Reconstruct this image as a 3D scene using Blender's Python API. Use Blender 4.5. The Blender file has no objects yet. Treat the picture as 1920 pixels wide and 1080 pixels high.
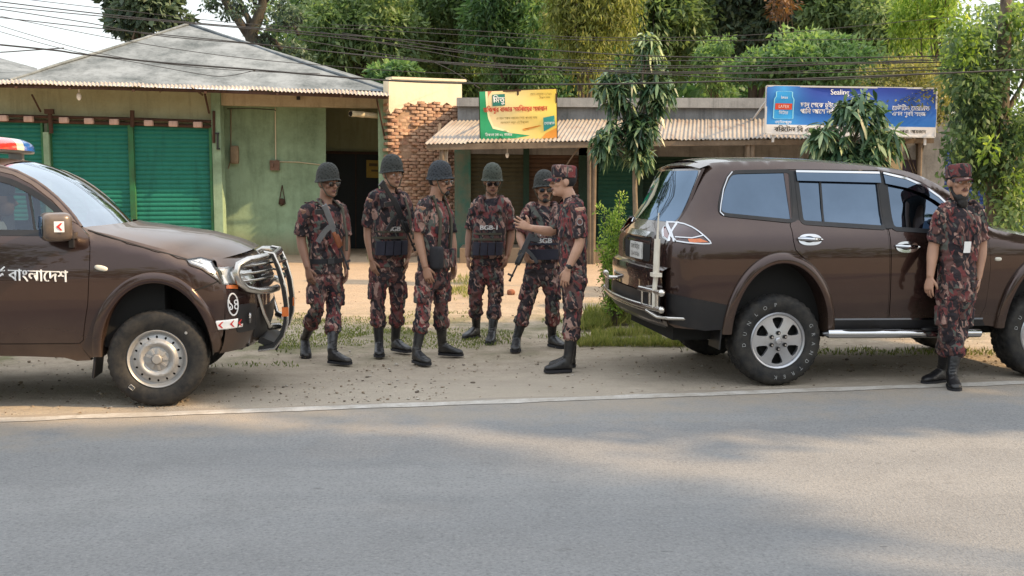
import bpy, bmesh, math, random
import numpy as np
from mathutils import Vector, Matrix, noise
from mathutils.geometry import delaunay_2d_cdt

random.seed(7)
RNG = np.random.default_rng(11)
SC = bpy.context.scene
COL = SC.collection
PI = math.pi
R = math.radians
V = Vector

# ------------------------------------------------------------------ camera numbers (used to turn surveyed photo points into places)
FPX, CAMH, HORIZON = 2000.0, 1.62, 335.0
PITCH = math.atan((540 - HORIZON) / FPX)
_cp, _sp = math.cos(PITCH), math.sin(PITCH)


def ray(u, v):
    x = (u - 960) / FPX
    y = (540 - v) / FPX
    return V((x, _cp + y * _sp, -_sp + y * _cp))


def at(u, v, Y):
    d = ray(u, v)
    return V((0, 0, CAMH)) + d * (Y / d.y)


def ground_at(u, v, z=0.0):
    d = ray(u, v)
    return V((0, 0, CAMH)) + d * ((z - CAMH) / d.z)


# ------------------------------------------------------------------ mesh helpers
class MB:
    def __init__(s):
        s.v, s.f, s.m = [], [], []

    def add(s, vs, fs, mi=0):
        b = len(s.v)
        s.v.extend([tuple(p) for p in vs])
        s.f.extend([tuple(b + i for i in f) for f in fs])
        s.m.extend([mi] * len(fs))
        return s

    def box(s, c, size, rot=None, mi=0, taper=1.0):
        hx, hy, hz = size[0] / 2, size[1] / 2, size[2] / 2
        vs = []
        for sz in (-1, 1):
            t = taper if sz > 0 else 1.0
            for sx, sy in ((-1, -1), (1, -1), (1, 1), (-1, 1)):
                vs.append(V((sx * hx * t, sy * hy * t, sz * hz)))
        if rot is not None:
            vs = [rot @ p for p in vs]
        c = V(c)
        vs = [p + c for p in vs]
        return s.add(vs, [(3, 2, 1, 0), (4, 5, 6, 7), (0, 1, 5, 4), (1, 2, 6, 5), (2, 3, 7, 6), (3, 0, 4, 7)], mi)

    def bar(s, a, b, w, h, up=(0, 0, 1), mi=0):
        a, b = V(a), V(b)
        d = (b - a)
        L = d.length
        x = d.normalized()
        z = V(up)
        y = z.cross(x)
        if y.length < 1e-4:
            y = V((0, 1, 0)).cross(x)
        y.normalize()
        z = x.cross(y)
        M = Matrix((x, y, z)).transposed()
        return s.box((a + b) / 2, (L, w, h), M, mi)

    def tube(s, path, r, n=8, caps=True, closed=False, mi=0):
        path = [V(p) for p in path]
        k = len(path)
        rs = list(r) if hasattr(r, '__len__') else [r] * k
        vs, fs = [], []
        prev = None
        for i, p in enumerate(path):
            if closed:
                t = path[(i + 1) % k] - path[i - 1]
            else:
                t = path[min(i + 1, k - 1)] - path[max(i - 1, 0)]
            if t.length < 1e-9:
                t = V((0, 0, 1))
            t.normalize()
            if prev is None:
                a = V((0, 0, 1)) if abs(t.z) < 0.9 else V((1, 0, 0))
                u = a.cross(t).normalized()
            else:
                u = (prev - t * prev.dot(t))
                if u.length < 1e-6:
                    u = V((1, 0, 0)).cross(t)
                u.normalize()
            prev = u
            w = t.cross(u)
            for j in range(n):
                th = 2 * PI * j / n
                vs.append(p + (u * math.cos(th) + w * math.sin(th)) * rs[i])
        seg = k if closed else k - 1
        for i in range(seg):
            i2 = (i + 1) % k
            for j in range(n):
                j2 = (j + 1) % n
                fs.append((i * n + j, i * n + j2, i2 * n + j2, i2 * n + j))
        if caps and not closed:
            fs.append(tuple(range(n - 1, -1, -1)))
            fs.append(tuple((k - 1) * n + j for j in range(n)))
        return s.add(vs, fs, mi)

    def rings(s, rings, cap0=True, cap1=True, mi=0, closed=False):
        """skin a list of equal length rings of points"""
        n = len(rings[0])
        vs = [p for r_ in rings for p in r_]
        fs = []
        K = len(rings)
        for i in range(K if closed else K - 1):
            i2 = (i + 1) % K
            for j in range(n):
                j2 = (j + 1) % n
                fs.append((i * n + j, i * n + j2, i2 * n + j2, i2 * n + j))
        if cap0 and not closed:
            fs.append(tuple(range(n - 1, -1, -1)))
        if cap1 and not closed:
            fs.append(tuple((K - 1) * n + j for j in range(n)))
        return s.add(vs, fs, mi)

    def lathe(s, prof, n=32, axis='y', c=(0, 0, 0), mi=0, closed=False, caps=True):
        """prof: list of (radius, height along the axis)"""
        rr = []
        c = V(c)
        for r_, h in prof:
            ring = []
            for j in range(n):
                th = 2 * PI * j / n
                if axis == 'y':
                    p = V((r_ * math.cos(th), h, r_ * math.sin(th)))
                elif axis == 'z':
                    p = V((r_ * math.cos(th), r_ * math.sin(th), h))
                else:
                    p = V((h, r_ * math.cos(th), r_ * math.sin(th)))
                ring.append(p + c)
            rr.append(ring)
        return s.rings(rr, caps, caps, mi, closed)

    def superq(s, c, size, e1=1.0, e2=1.0, nu=20, nv=12, rot=None, mi=0):
        c = V(c)

        def pw(x, e):
            return math.copysign(abs(x) ** e, x)
        vs, fs = [], []
        for i in range(nv + 1):
            ph = -PI / 2 + PI * i / nv
            for j in range(nu):
                th = 2 * PI * j / nu
                p = V((size[0] * pw(math.cos(ph), e1) * pw(math.cos(th), e2),
                       size[1] * pw(math.cos(ph), e1) * pw(math.sin(th), e2),
                       size[2] * pw(math.sin(ph), e1)))
                if rot is not None:
                    p = rot @ p
                vs.append(p + c)
        for i in range(nv):
            for j in range(nu):
                j2 = (j + 1) % nu
                fs.append((i * nu + j, i * nu + j2, (i + 1) * nu + j2, (i + 1) * nu + j))
        return s.add(vs, fs, mi)

    def mesh(s, name='m', angle=35, weld=False):
        me = bpy.data.meshes.new(name)
        me.from_pydata(s.v, [], s.f)
        me.polygons.foreach_set('material_index', s.m)
        bm = bmesh.new()
        bm.from_mesh(me)
        if weld:
            bmesh.ops.remove_doubles(bm, verts=bm.verts, dist=0.0004)
        bmesh.ops.recalc_face_normals(bm, faces=bm.faces)
        bm.to_mesh(me)
        bm.free()
        me.polygons.foreach_set('use_smooth', [True] * len(me.polygons))
        if angle is not None:
            me.set_sharp_from_angle(angle=R(angle))
        return me

    def build(s, name, mat, parent=None, angle=35, weld=False):
        return link(name, s.mesh(name, angle, weld), mat, parent)


def link(name, me, mat, parent=None):
    o = bpy.data.objects.new(name, me)
    COL.objects.link(o)
    if len(me.materials):
        me.materials.clear()
    for m in (mat if isinstance(mat, (list, tuple)) else [mat]):
        me.materials.append(m)
    if parent is not None:
        o.parent = parent
    return o


def tag(o, label, cat, group=None):
    o['label'] = label
    o['category'] = cat
    if group:
        o['group'] = group
    return o


def thing(name, label, cat, loc=(0, 0, 0), rz=0.0, group=None):
    o = bpy.data.objects.new(name, None)
    o.empty_display_size = 0.1
    COL.objects.link(o)
    o.location = loc
    o.rotation_euler = (0, 0, rz)
    if label:
        tag(o, label, cat, group)
    return o


def sub(name, parent, loc=(0, 0, 0), rz=0.0):
    o = bpy.data.objects.new(name, None)
    COL.objects.link(o)
    o.parent = parent
    o.location = loc
    o.rotation_euler = (0, 0, rz)
    return o


def structure(o):
    o['kind'] = 'structure'
    return o


def children_of(o):
    return [c for c in COL.objects if c.parent == o]


def dup(o, parent=None):
    c = o.copy()
    COL.objects.link(c)
    c.parent = parent
    for ch in children_of(o):
        dup(ch, c)
    return c


def spl(xs, ys):
    """monotone-ish cubic interpolation"""
    xs, ys = list(xs), list(ys)
    n = len(xs)
    d = [(ys[i + 1] - ys[i]) / (xs[i + 1] - xs[i]) for i in range(n - 1)]
    m = [d[0]] + [0 if d[i - 1] * d[i] <= 0 else 2 * d[i - 1] * d[i] / (d[i - 1] + d[i]) for i in range(1, n - 1)] + [d[-1]]

    def f(x):
        if x <= xs[0]:
            return ys[0]
        if x >= xs[-1]:
            return ys[-1]
        i = 0
        while x > xs[i + 1]:
            i += 1
        h = xs[i + 1] - xs[i]
        t = (x - xs[i]) / h
        return ((2 * t ** 3 - 3 * t ** 2 + 1) * ys[i] + (t ** 3 - 2 * t ** 2 + t) * h * m[i]
                + (-2 * t ** 3 + 3 * t ** 2) * ys[i + 1] + (t ** 3 - t ** 2) * h * m[i + 1])
    return f


def inside(p, poly):
    x, y = p
    c = False
    n = len(poly)
    j = n - 1
    for i in range(n):
        xi, yi = poly[i]
        xj, yj = poly[j]
        if (yi > y) != (yj > y) and x < (xj - xi) * (y - yi) / (yj - yi) + xi:
            c = not c
        j = i
    return c


def resample(poly, step, closed=True):
    out = []
    n = len(poly)
    for i in range(n if closed else n - 1):
        a, b = poly[i], poly[(i + 1) % n]
        L = math.hypot(b[0] - a[0], b[1] - a[1])
        k = max(1, int(math.ceil(L / step)))
        for j in range(k):
            t = j / k
            out.append((a[0] + (b[0] - a[0]) * t, a[1] + (b[1] - a[1]) * t))
    if not closed:
        out.append(tuple(poly[-1]))
    return out


def smooth_poly(poly, it=2):
    """Chaikin corner cutting on a closed polygon"""
    for _ in range(it):
        q = []
        n = len(poly)
        for i in range(n):
            a, b = poly[i], poly[(i + 1) % n]
            q.append((a[0] * .75 + b[0] * .25, a[1] * .75 + b[1] * .25))
            q.append((a[0] * .25 + b[0] * .75, a[1] * .25 + b[1] * .75))
        poly = q
    return poly


def round_poly(poly, r):
    out = []
    n = len(poly)
    for i in range(n):
        p0, p1, p2 = V(poly[i - 1]), V(poly[i]), V(poly[(i + 1) % n])
        a = min(r, (p0 - p1).length * .45)
        b = min(r, (p2 - p1).length * .45)
        A = p1 + (p0 - p1).normalized() * a
        B = p1 + (p2 - p1).normalized() * b
        for k in range(5):
            t = k / 4
            q = A * (1 - t) ** 2 + p1 * 2 * t * (1 - t) + B * t * t
            out.append((q.x, q.y))
    return out


def grow(poly, d):
    n = len(poly)
    A = sum(poly[i][0] * poly[(i + 1) % n][1] - poly[(i + 1) % n][0] * poly[i][1] for i in range(n))
    sg = 1 if A > 0 else -1
    out = []
    for i in range(n):
        p0, p1, p2 = V(poly[i - 1]), V(poly[i]), V(poly[(i + 1) % n])
        e1 = (p1 - p0)
        e2 = (p2 - p1)
        if e1.length < 1e-9 or e2.length < 1e-9:
            out.append(tuple(p1))
            continue
        n1 = V((e1.y, -e1.x)).normalized() * sg
        n2 = V((e2.y, -e2.x)).normalized() * sg
        b = n1 + n2
        if b.length < 1e-6:
            b = n1
        b.normalize()
        k = d / max(0.4, b.dot(n1))
        out.append((p1.x + b.x * k, p1.y + b.y * k))
    return out


def cdt(outer, holes=(), step=.05):
    loops = [resample(outer, step)] + [resample(h, step) for h in holes]
    pts, edges = [], []
    for lp in loops:
        b = len(pts)
        pts += lp
        edges += [(b + i, b + (i + 1) % len(lp)) for i in range(len(lp))]
    O = loops[0]
    xs = [p[0] for p in O]
    ys = [p[1] for p in O]
    bnd = np.array(pts)
    x = min(xs) + step * .5
    while x < max(xs):
        y = min(ys) + step * .5
        while y < max(ys):
            if inside((x, y), O) and not any(inside((x, y), h) for h in loops[1:]):
                if np.min((bnd[:, 0] - x) ** 2 + (bnd[:, 1] - y) ** 2) > (step * .45) ** 2:
                    pts.append((x, y))
            y += step
        x += step
    r = delaunay_2d_cdt([V(p) for p in pts], edges, [], 0, 1e-6)
    vs = [(p.x, p.y) for p in r[0]]
    fs = []
    for f in r[2]:
        cx = sum(vs[i][0] for i in f) / len(f)
        cy = sum(vs[i][1] for i in f) / len(f)
        if inside((cx, cy), O) and not any(inside((cx, cy), h) for h in loops[1:]):
            fs.append(tuple(f))
    return vs, fs


def panel(mb, outer, holes, fn, step=.05, mi=0):
    vs, fs = cdt(outer, holes, step)
    return mb.add([fn(*p) for p in vs], fs, mi)


def slab(mb, outer, holes, fn0, fn1, step=.05, mi=0):
    """a closed plate between two liftings of the same polygon"""
    vs, fs = cdt(outer, holes, step)
    n = len(vs)
    P = [fn0(*p) for p in vs] + [fn1(*p) for p in vs]
    F = [f for f in fs] + [tuple(n + i for i in reversed(f)) for f in fs]
    cnt = {}
    for f in fs:
        for i in range(len(f)):
            a, b = f[i], f[(i + 1) % len(f)]
            cnt[(min(a, b), max(a, b))] = cnt.get((min(a, b), max(a, b)), 0) + 1
    for f in fs:
        for i in range(len(f)):
            a, b = f[i], f[(i + 1) % len(f)]
            if cnt[(min(a, b), max(a, b))] == 1:
                F.append((b, a, n + a, n + b))
    return mb.add(P, F, mi)


def ell(cx, cy, a, b, a0=0, a1=360, n=24):
    return [(cx + a * math.cos(R(a0 + (a1 - a0) * i / n)), cy + b * math.sin(R(a0 + (a1 - a0) * i / n))) for i in range(n + 1)]


def text_mesh(s, size=1.0, extrude=0.0, spacing=1.0, align='CENTER', squash=1.0):
    c = bpy.data.curves.new('lettering', 'FONT')
    c.body = s
    c.size = size
    c.align_x = align
    c.align_y = 'CENTER'
    c.resolution_u = 3
    c.extrude = extrude
    c.space_character = spacing
    o = bpy.data.objects.new('lettering', c)
    COL.objects.link(o)
    dg = bpy.context.evaluated_depsgraph_get()
    dg.update()
    me = bpy.data.meshes.new_from_object(o.evaluated_get(dg))
    bpy.data.objects.remove(o)
    bpy.data.curves.remove(c)
    return me


def text_on(mb, s, size, fn, spacing=1.0, align='CENTER', mi=0, sx=1.0, bold=0.0, cut=None):
    """letters written with fn(x, y) -> 3D point"""
    me = text_mesh(s, size, 0, spacing, align)
    offs = [(0, 0)] if not bold else [(0, 0), (bold, 0)]
    for k, (ox, oy) in enumerate(offs):
        vs = [fn(v.co.x * sx + ox, v.co.y + oy) for v in me.vertices]
        mb.add(vs, [tuple(p.vertices) for p in me.polygons], mi)
    bpy.data.meshes.remove(me)
    return mb


def plane_fn(o, ex, ey):
    o, ex, ey = V(o), V(ex), V(ey)
    return lambda x, y: o + ex * x + ey * y


# ------------------------------------------------------------------ materials
class NT:
    def __init__(s, name):
        s.m = bpy.data.materials.new(name)
        s.m.use_nodes = True
        s.t = s.m.node_tree
        s.t.nodes.clear()
        s.out = s.n('ShaderNodeOutputMaterial')
        s.b = s.n('ShaderNodeBsdfPrincipled')
        s.l(s.b.outputs[0], s.out.inputs[0])

    def n(s, t, **kw):
        x = s.t.nodes.new(t)
        for k, v in kw.items():
            setattr(x, k, v)
        return x

    def l(s, a, b):
        s.t.links.new(a, b)

    def set(s, **kw):
        names = dict(rough='Roughness', metal='Metallic', coat='Coat Weight', coatr='Coat Roughness', spec='Specular IOR Level', ior='IOR',
                     trans='Transmission Weight', alpha='Alpha', sheen='Sheen Weight')
        for k, v in kw.items():
            s.b.inputs[names[k]].default_value = v
        return s

    def color(s, c):
        if hasattr(c, 'node'):
            s.l(c, s.b.inputs['Base Color'])
        else:
            s.b.inputs['Base Color'].default_value = (*c, 1)
        return s

    def coord(s, kind='Object', scale=(1, 1, 1), loc=(0, 0, 0), rot=(0, 0, 0), rand=0.0):
        tc = s.n('ShaderNodeTexCoord')
        mp = s.n('ShaderNodeMapping')
        mp.inputs['Scale'].default_value = scale
        mp.inputs['Location'].default_value = loc
        mp.inputs['Rotation'].default_value = rot
        src = tc.outputs[kind]
        if rand:
            oi = s.n('ShaderNodeObjectInfo')
            ma = s.n('ShaderNodeVectorMath', operation='ADD')
            mm = s.n('ShaderNodeMath', operation='MULTIPLY')
            mm.inputs[1].default_value = rand
            s.l(oi.outputs['Random'], mm.inputs[0])
            s.l(src, ma.inputs[0])
            s.l(mm.outputs[0], ma.inputs[1])
            src = ma.outputs[0]
        s.l(src, mp.inputs[0])
        return mp.outputs[0]

    def noise(s, vec, scale=5, detail=4, rough=.5, dist=0.0, out='Fac'):
        x = s.n('ShaderNodeTexNoise')
        x.inputs['Scale'].default_value = scale
        x.inputs['Detail'].default_value = detail
        x.inputs['Roughness'].default_value = rough
        x.inputs['Distortion'].default_value = dist
        if vec is not None:
            s.l(vec, x.inputs['Vector'])
        return x.outputs[out]

    def vor(s, vec, scale=5, feature='F1', out='Distance', rnd=1.0):
        x = s.n('ShaderNodeTexVoronoi', feature=feature)
        x.inputs['Scale'].default_value = scale
        x.inputs['Randomness'].default_value = rnd
        s.l(vec, x.inputs['Vector'])
        return x.outputs[out]

    def ramp(s, fac, stops, interp='LINEAR'):
        x = s.n('ShaderNodeValToRGB')
        x.color_ramp.interpolation = interp
        e = x.color_ramp.elements
        while len(e) > 1:
            e.remove(e[-1])
        for i, (p, c) in enumerate(stops):
            if i == 0:
                e[0].position = p
            else:
                e.new(p)
            c = (c, c, c) if not hasattr(c, '__len__') else c
            e[i].color = (*c, 1)
        s.l(fac, x.inputs[0])
        return x.outputs[0]

    def mix(s, fac, a, b, mode='MIX'):
        x = s.n('ShaderNodeMix', data_type='RGBA', blend_type=mode)
        for k, val in ((0, fac), (6, a), (7, b)):
            if hasattr(val, 'node'):
                s.l(val, x.inputs[k])
            elif k == 0:
                x.inputs[0].default_value = val
            else:
                x.inputs[k].default_value = (*val, 1)
        return x.outputs[2]

    def math(s, op, a, b=None, c=None):
        x = s.n('ShaderNodeMath', operation=op)
        for i, val in enumerate((a, b, c)):
            if val is None:
                continue
            if hasattr(val, 'node'):
                s.l(val, x.inputs[i])
            else:
                x.inputs[i].default_value = val
        return x.outputs[0]

    def mr(s, v, a, b, c=0.0, d=1.0):
        x = s.n('ShaderNodeMapRange')
        s.l(v, x.inputs[0])
        for i, k in enumerate((a, b, c, d)):
            x.inputs[i + 1].default_value = k
        return x.outputs[0]

    def sep(s, vec):
        x = s.n('ShaderNodeSeparateXYZ')
        s.l(vec, x.inputs[0])
        return x.outputs

    def bump(s, h, strength=.3, dist=.01):
        x = s.n('ShaderNodeBump')
        x.inputs['Strength'].default_value = strength
        x.inputs['Distance'].default_value = dist
        s.l(h, x.inputs['Height'])
        s.l(x.outputs[0], s.b.inputs['Normal'])
        return x

    def rough_from(s, v):
        s.l(v, s.b.inputs['Roughness'])
        return s


def simple(name, col, rough=.6, metal=0.0, coat=0.0, var=.18, scale=9, bump=0.0, spec=.5, dirt=None):
    t = NT(name).set(rough=rough, metal=metal, coat=coat, spec=spec)
    if coat:
        t.set(coatr=.05)
    vec = t.coord('Object')
    n = t.noise(vec, scale, 5, .6)
    c = t.mix(n, tuple(x * (1 - var) for x in col), tuple(min(1, x * (1 + var)) for x in col))
    if dirt:
        n2 = t.noise(vec, scale * .35, 6, .65)
        c = t.mix(t.ramp(n2, [(.48, 0), (.72, dirt[1])]), c, dirt[0])
    t.color(c)
    if bump:
        t.bump(t.noise(vec, scale * 8, 3), bump, .004)
    return t.m


def paint_material(name, col, dust=.55):
    t = NT(name).set(rough=.24, metal=.6, coat=1.0, coatr=.02, spec=.35)
    t.b.inputs['Coat IOR'].default_value = 1.42
    vec = t.coord('Object')
    geo = t.n('ShaderNodeNewGeometry')
    nz = t.sep(geo.outputs['Normal'])[2]
    pz = t.sep(vec)[2]
    n1 = t.noise(vec, 2.2, 6, .65)
    n2 = t.noise(vec, 26, 4, .7)
    base = t.mix(n2, tuple(c * .92 for c in col), tuple(c * 1.1 for c in col))
    up = t.mr(nz, .25, .9)
    low = t.mr(pz, .72, .38)
    d = t.math('ADD', t.math('MULTIPLY', up, dust), t.math('MULTIPLY', low, .26))
    d = t.math('MULTIPLY', d, t.mr(n1, .25, .7, .45, 1.1))
    d = t.math('ADD', d, t.mr(n1, .45, .9, 0, .035))
    t.color(t.mix(d, base, (.30, .225, .16)))
    rr = t.math('ADD', t.math('MULTIPLY', d, .6), .20)
    t.rough_from(rr)
    cw = t.math('SUBTRACT', 1.0, t.math('MULTIPLY', d, 1.1))
    t.l(cw, t.b.inputs['Coat Weight'])
    # orange-peel so reflections are not mirror perfect
    t.bump(t.noise(vec, 3.0, 2), .025, .03)
    return t.m


def glass_material(name, tint, opacity, gloss=.35, rough=.02, refl=(.75, .85, 1.0)):
    """window glass: part see-through, part mirror"""
    t = NT(name)
    t.t.nodes.remove(t.b)
    tr = t.n('ShaderNodeBsdfTransparent')
    tr.inputs[0].default_value = (*tint, 1)
    df = t.n('ShaderNodeBsdfDiffuse')
    df.inputs[0].default_value = (*[c * .05 for c in tint], 1)
    gl = t.n('ShaderNodeBsdfGlossy')
    gl.inputs[0].default_value = (*refl, 1)
    gl.inputs['Roughness'].default_value = rough
    m1 = t.n('ShaderNodeMixShader')
    m1.inputs[0].default_value = opacity
    t.l(tr.outputs[0], m1.inputs[1])
    t.l(df.outputs[0], m1.inputs[2])
    fr = t.n('ShaderNodeFresnel')
    fr.inputs[0].default_value = 1.5
    vec = t.coord('Object')
    sm = t.noise(vec, 3.0, 5, .6)
    f = t.math('ADD', t.math('MULTIPLY', fr.outputs[0], 1.0), t.mr(sm, .2, .8, gloss * .8, gloss * 1.15))
    m2 = t.n('ShaderNodeMixShader')
    t.l(f, m2.inputs[0])
    t.l(m1.outputs[0], m2.inputs[1])
    t.l(gl.outputs[0], m2.inputs[2])
    t.l(m2.outputs[0], t.out.inputs[0])
    return t.m


M = {}
M['paint'] = paint_material('brown metallic paint', (.044, .0235, .0205), .17)
M['paint2'] = paint_material('brown metallic paint of the pickup', (.046, .026, .0235), .40)
M['dark'] = simple('black plastic trim', (.010, .010, .012), .45, var=.3, dirt=((.07, .055, .045), .3))
M['void'] = simple('dark underside', (.006, .006, .006), .9)
M['seamgap'] = simple('panel gap shadow', (.004, .004, .004), .8)
M['chrome'] = simple('chrome', (.52, .53, .55), .10, metal=1.0, var=.05, dirt=((.35, .30, .25), .35))
M['steel'] = simple('dull stainless tube', (.58, .56, .53), .24, metal=1.0, var=.12, dirt=((.26, .21, .16), .45))
M['alloy'] = simple('silver alloy', (.46, .47, .50), .32, metal=.75, var=.08, dirt=((.30, .26, .22), .4))
M['steelwheel'] = simple('silver painted steel wheel', (.38, .38, .38), .45, metal=.45, var=.1, dirt=((.26, .22, .18), .55))
M['black_hole'] = simple('black vent hole', (.006, .006, .006), .9)


def rubber():
    t = NT('tyre rubber').set(rough=.72, spec=.35)
    vec = t.coord('Object')
    n = t.noise(vec, 14, 6, .65)
    c = t.mix(t.ramp(n, [(.35, 0), (.75, .75)]), (.010, .011, .013), (.060, .053, .044))
    t.color(c)
    t.bump(t.noise(vec, 60, 3), .25, .004)
    return t.m


M['rubber'] = rubber()
M['white_mark'] = simple('worn white lettering', (.27, .275, .28), .7, var=.4, scale=30)
M['white_decal'] = simple('white decal', (.80, .80, .80), .45, var=.06)
M['red_decal'] = simple('red decal', (.55, .03, .03), .4)
M['glass_dark'] = glass_material('tinted window glass', (.04, .05, .06), .80, .13, .015, (.55, .74, 1.0))
M['glass_clear'] = glass_material('side window glass', (.62, .74, .80), .12, .045)
M['glass_screen'] = glass_material('windscreen glass', (.40, .46, .50), .35, .34, .03, (.85, .92, 1.0))
M['lens_clear'] = glass_material('clear lamp lens', (.92, .95, .97), .05, .22, .05, (1, 1, 1))
M['lens_red'] = simple('red lamp lens', (.16, .012, .012), .15, coat=1.0, var=.5, scale=20)
M['lens_dark'] = simple('smoked lamp lens', (.05, .018, .02), .12, coat=1.0, var=.5, scale=16)
M['lens_amber'] = simple('amber lamp lens', (.62, .14, .015), .2, coat=1.0, var=.4, scale=40)
M['lens_blue'] = simple('blue beacon lens', (.02, .14, .55), .15, coat=1.0, var=.4, scale=14)
M['lens_beacon_red'] = simple('red beacon lens', (.60, .03, .03), .15, coat=1.0, var=.4, scale=14)
M['lens_white'] = simple('clear beacon dome', (.62, .60, .52), .15, coat=1.0, var=.3, scale=14)
M['seat_cloth'] = simple('grey seat cloth', (.06, .06, .065), .9)
M['reflector'] = simple('lamp reflector', (.78, .80, .82), .25, metal=.4, var=.15, scale=22)
# ------------------------------------------------------------------ vehicles
class Shell:
    def __init__(s, W, xr, rl, rc, xe, fl, fc, top, tr, td):
        s.W, s.xr, s.rl, s.rc, s.xe, s.fl, s.fc, s.top, s.tr, s.td = W, xr, rl, rc, xe, fl, fc, top, tr, td

    def Y(s, x, z):
        y = s.W(z)
        t = (s.xr(z) + s.rl - x) / s.rl
        if t > 0:
            y -= s.rc * min(t, 1.3) ** 2
        t = (x - (s.xe(z) - s.fl)) / s.fl
        if t > 0:
            y -= s.fc * min(t, 1.3) ** 2
        t = (z - (s.top(x) - s.tr)) / s.tr
        if t > 0:
            y -= s.td * min(t, 1.2) ** 2
        return y

    def side(s, sg, off=0.0):
        return lambda x, z: V((x, sg * (s.Y(x, z) + off), z))


def grid(mb, nu, nv, fn, mi=0):
    vs = [fn(i / nu, j / nv) for i in range(nu + 1) for j in range(nv + 1)]
    fs = [(i * (nv + 1) + j, (i + 1) * (nv + 1) + j, (i + 1) * (nv + 1) + j + 1, i * (nv + 1) + j + 1) for i in range(nu) for j in range(nv)]
    return mb.add(vs, fs, mi)


def strip_line(mb, pts, fn, w, step=.04):
    """a thin line along 2D points"""
    p = resample(pts, step, False)
    vs = []
    for i, q in enumerate(p):
        a, b = p[max(0, i - 1)], p[min(len(p) - 1, i + 1)]
        d = V((b[0] - a[0], b[1] - a[1])).normalized()
        n = V((-d.y, d.x)) * w / 2
        vs += [fn(q[0] + n.x, q[1] + n.y), fn(q[0] - n.x, q[1] - n.y)]
    return mb.add(vs, [(2 * i, 2 * i + 1, 2 * i + 3, 2 * i + 2) for i in range(len(p) - 1)])


def flare(mb, sh, sg, cx, cz, ai, bi, ao, bo, th, low, inner_y=.42):
    angs = [180 - 180 * i / 36 for i in range(37)]
    angs = [('d', 180)] + angs + [('d', 0)]
    rings = []
    for a in angs:
        down = isinstance(a, tuple)
        an = R(a[1] if down else a)
        c, s_ = math.cos(an), math.sin(an)

        def P(k, off, y=None):
            ax, bz = ai + (ao - ai) * k, bi + (bo - bi) * k
            x, z = cx + ax * c, cz + bz * s_
            if down:
                z = low
            yy = sh.Y(x, z) + off if y is None else y
            return V((x, sg * yy, z))
        rings.append([P(0, 0, inner_y), P(0, th * .55), P(.10, th * .95), P(.35, th), P(.75, th * .8), P(.97, th * .45), P(1.0, -.004)])
    n = len(rings[0])
    vs = [p for r_ in rings for p in r_]
    fs = [(i * n + j, (i + 1) * n + j, (i + 1) * n + j + 1, i * n + j + 1) for i in range(len(rings) - 1) for j in range(n - 1)]
    return mb.add(vs, fs)


def arch_poly(cx, cz, a, b, low):
    return [(cx + a, low)] + ell(cx, cz, a, b, 0, 180, 30) + [(cx - a, low)]


def tyre_mesh(r, w, rim, blocks, groove):
    """tyre about the y axis, outer face towards -y"""
    n = blocks * 4
    prof = [(rim, -.5 * w * .80), (rim + .012, -.5 * w * .90), (rim + (r - rim) * .35, -.5 * w * 1.02), (rim + (r - rim) * .62, -.5 * w * 1.03),
            (rim + (r - rim) * .80, -.5 * w * .985), (r - .016, -.5 * w * .93), (r - .003, -.5 * w * .80), (r, -.5 * w * .50), (r, -.5 * w * .46),
            (r, -.5 * w * .12), (r, -.5 * w * .08)]
    full = prof + [(a, -b) for a, b in reversed(prof)]
    mod = [0, 0, 0, .12, .5, 1, 1, .8, 1.6, .8, 1.6]
    mod = mod + list(reversed(mod))
    rr = []
    for k, (ra, h) in enumerate(full):
        ring = []
        for j in range(n):
            th = 2 * PI * j / n
            ph = (j + (k % 3)) % 4
            rad = ra - groove * mod[k] * (1 if ph >= 2 else 0)
            hh = h * (1 - .012 * mod[k] * (1 if ph >= 2 else 0))
            ring.append(V((rad * math.cos(th), hh, rad * math.sin(th))))
        rr.append(ring)
    mb = MB()
    mb.rings(rr, False, False)
    return mb


def disc_fn(depth):
    return lambda x, z: V((x, depth(math.hypot(x, z)), z))


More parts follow.
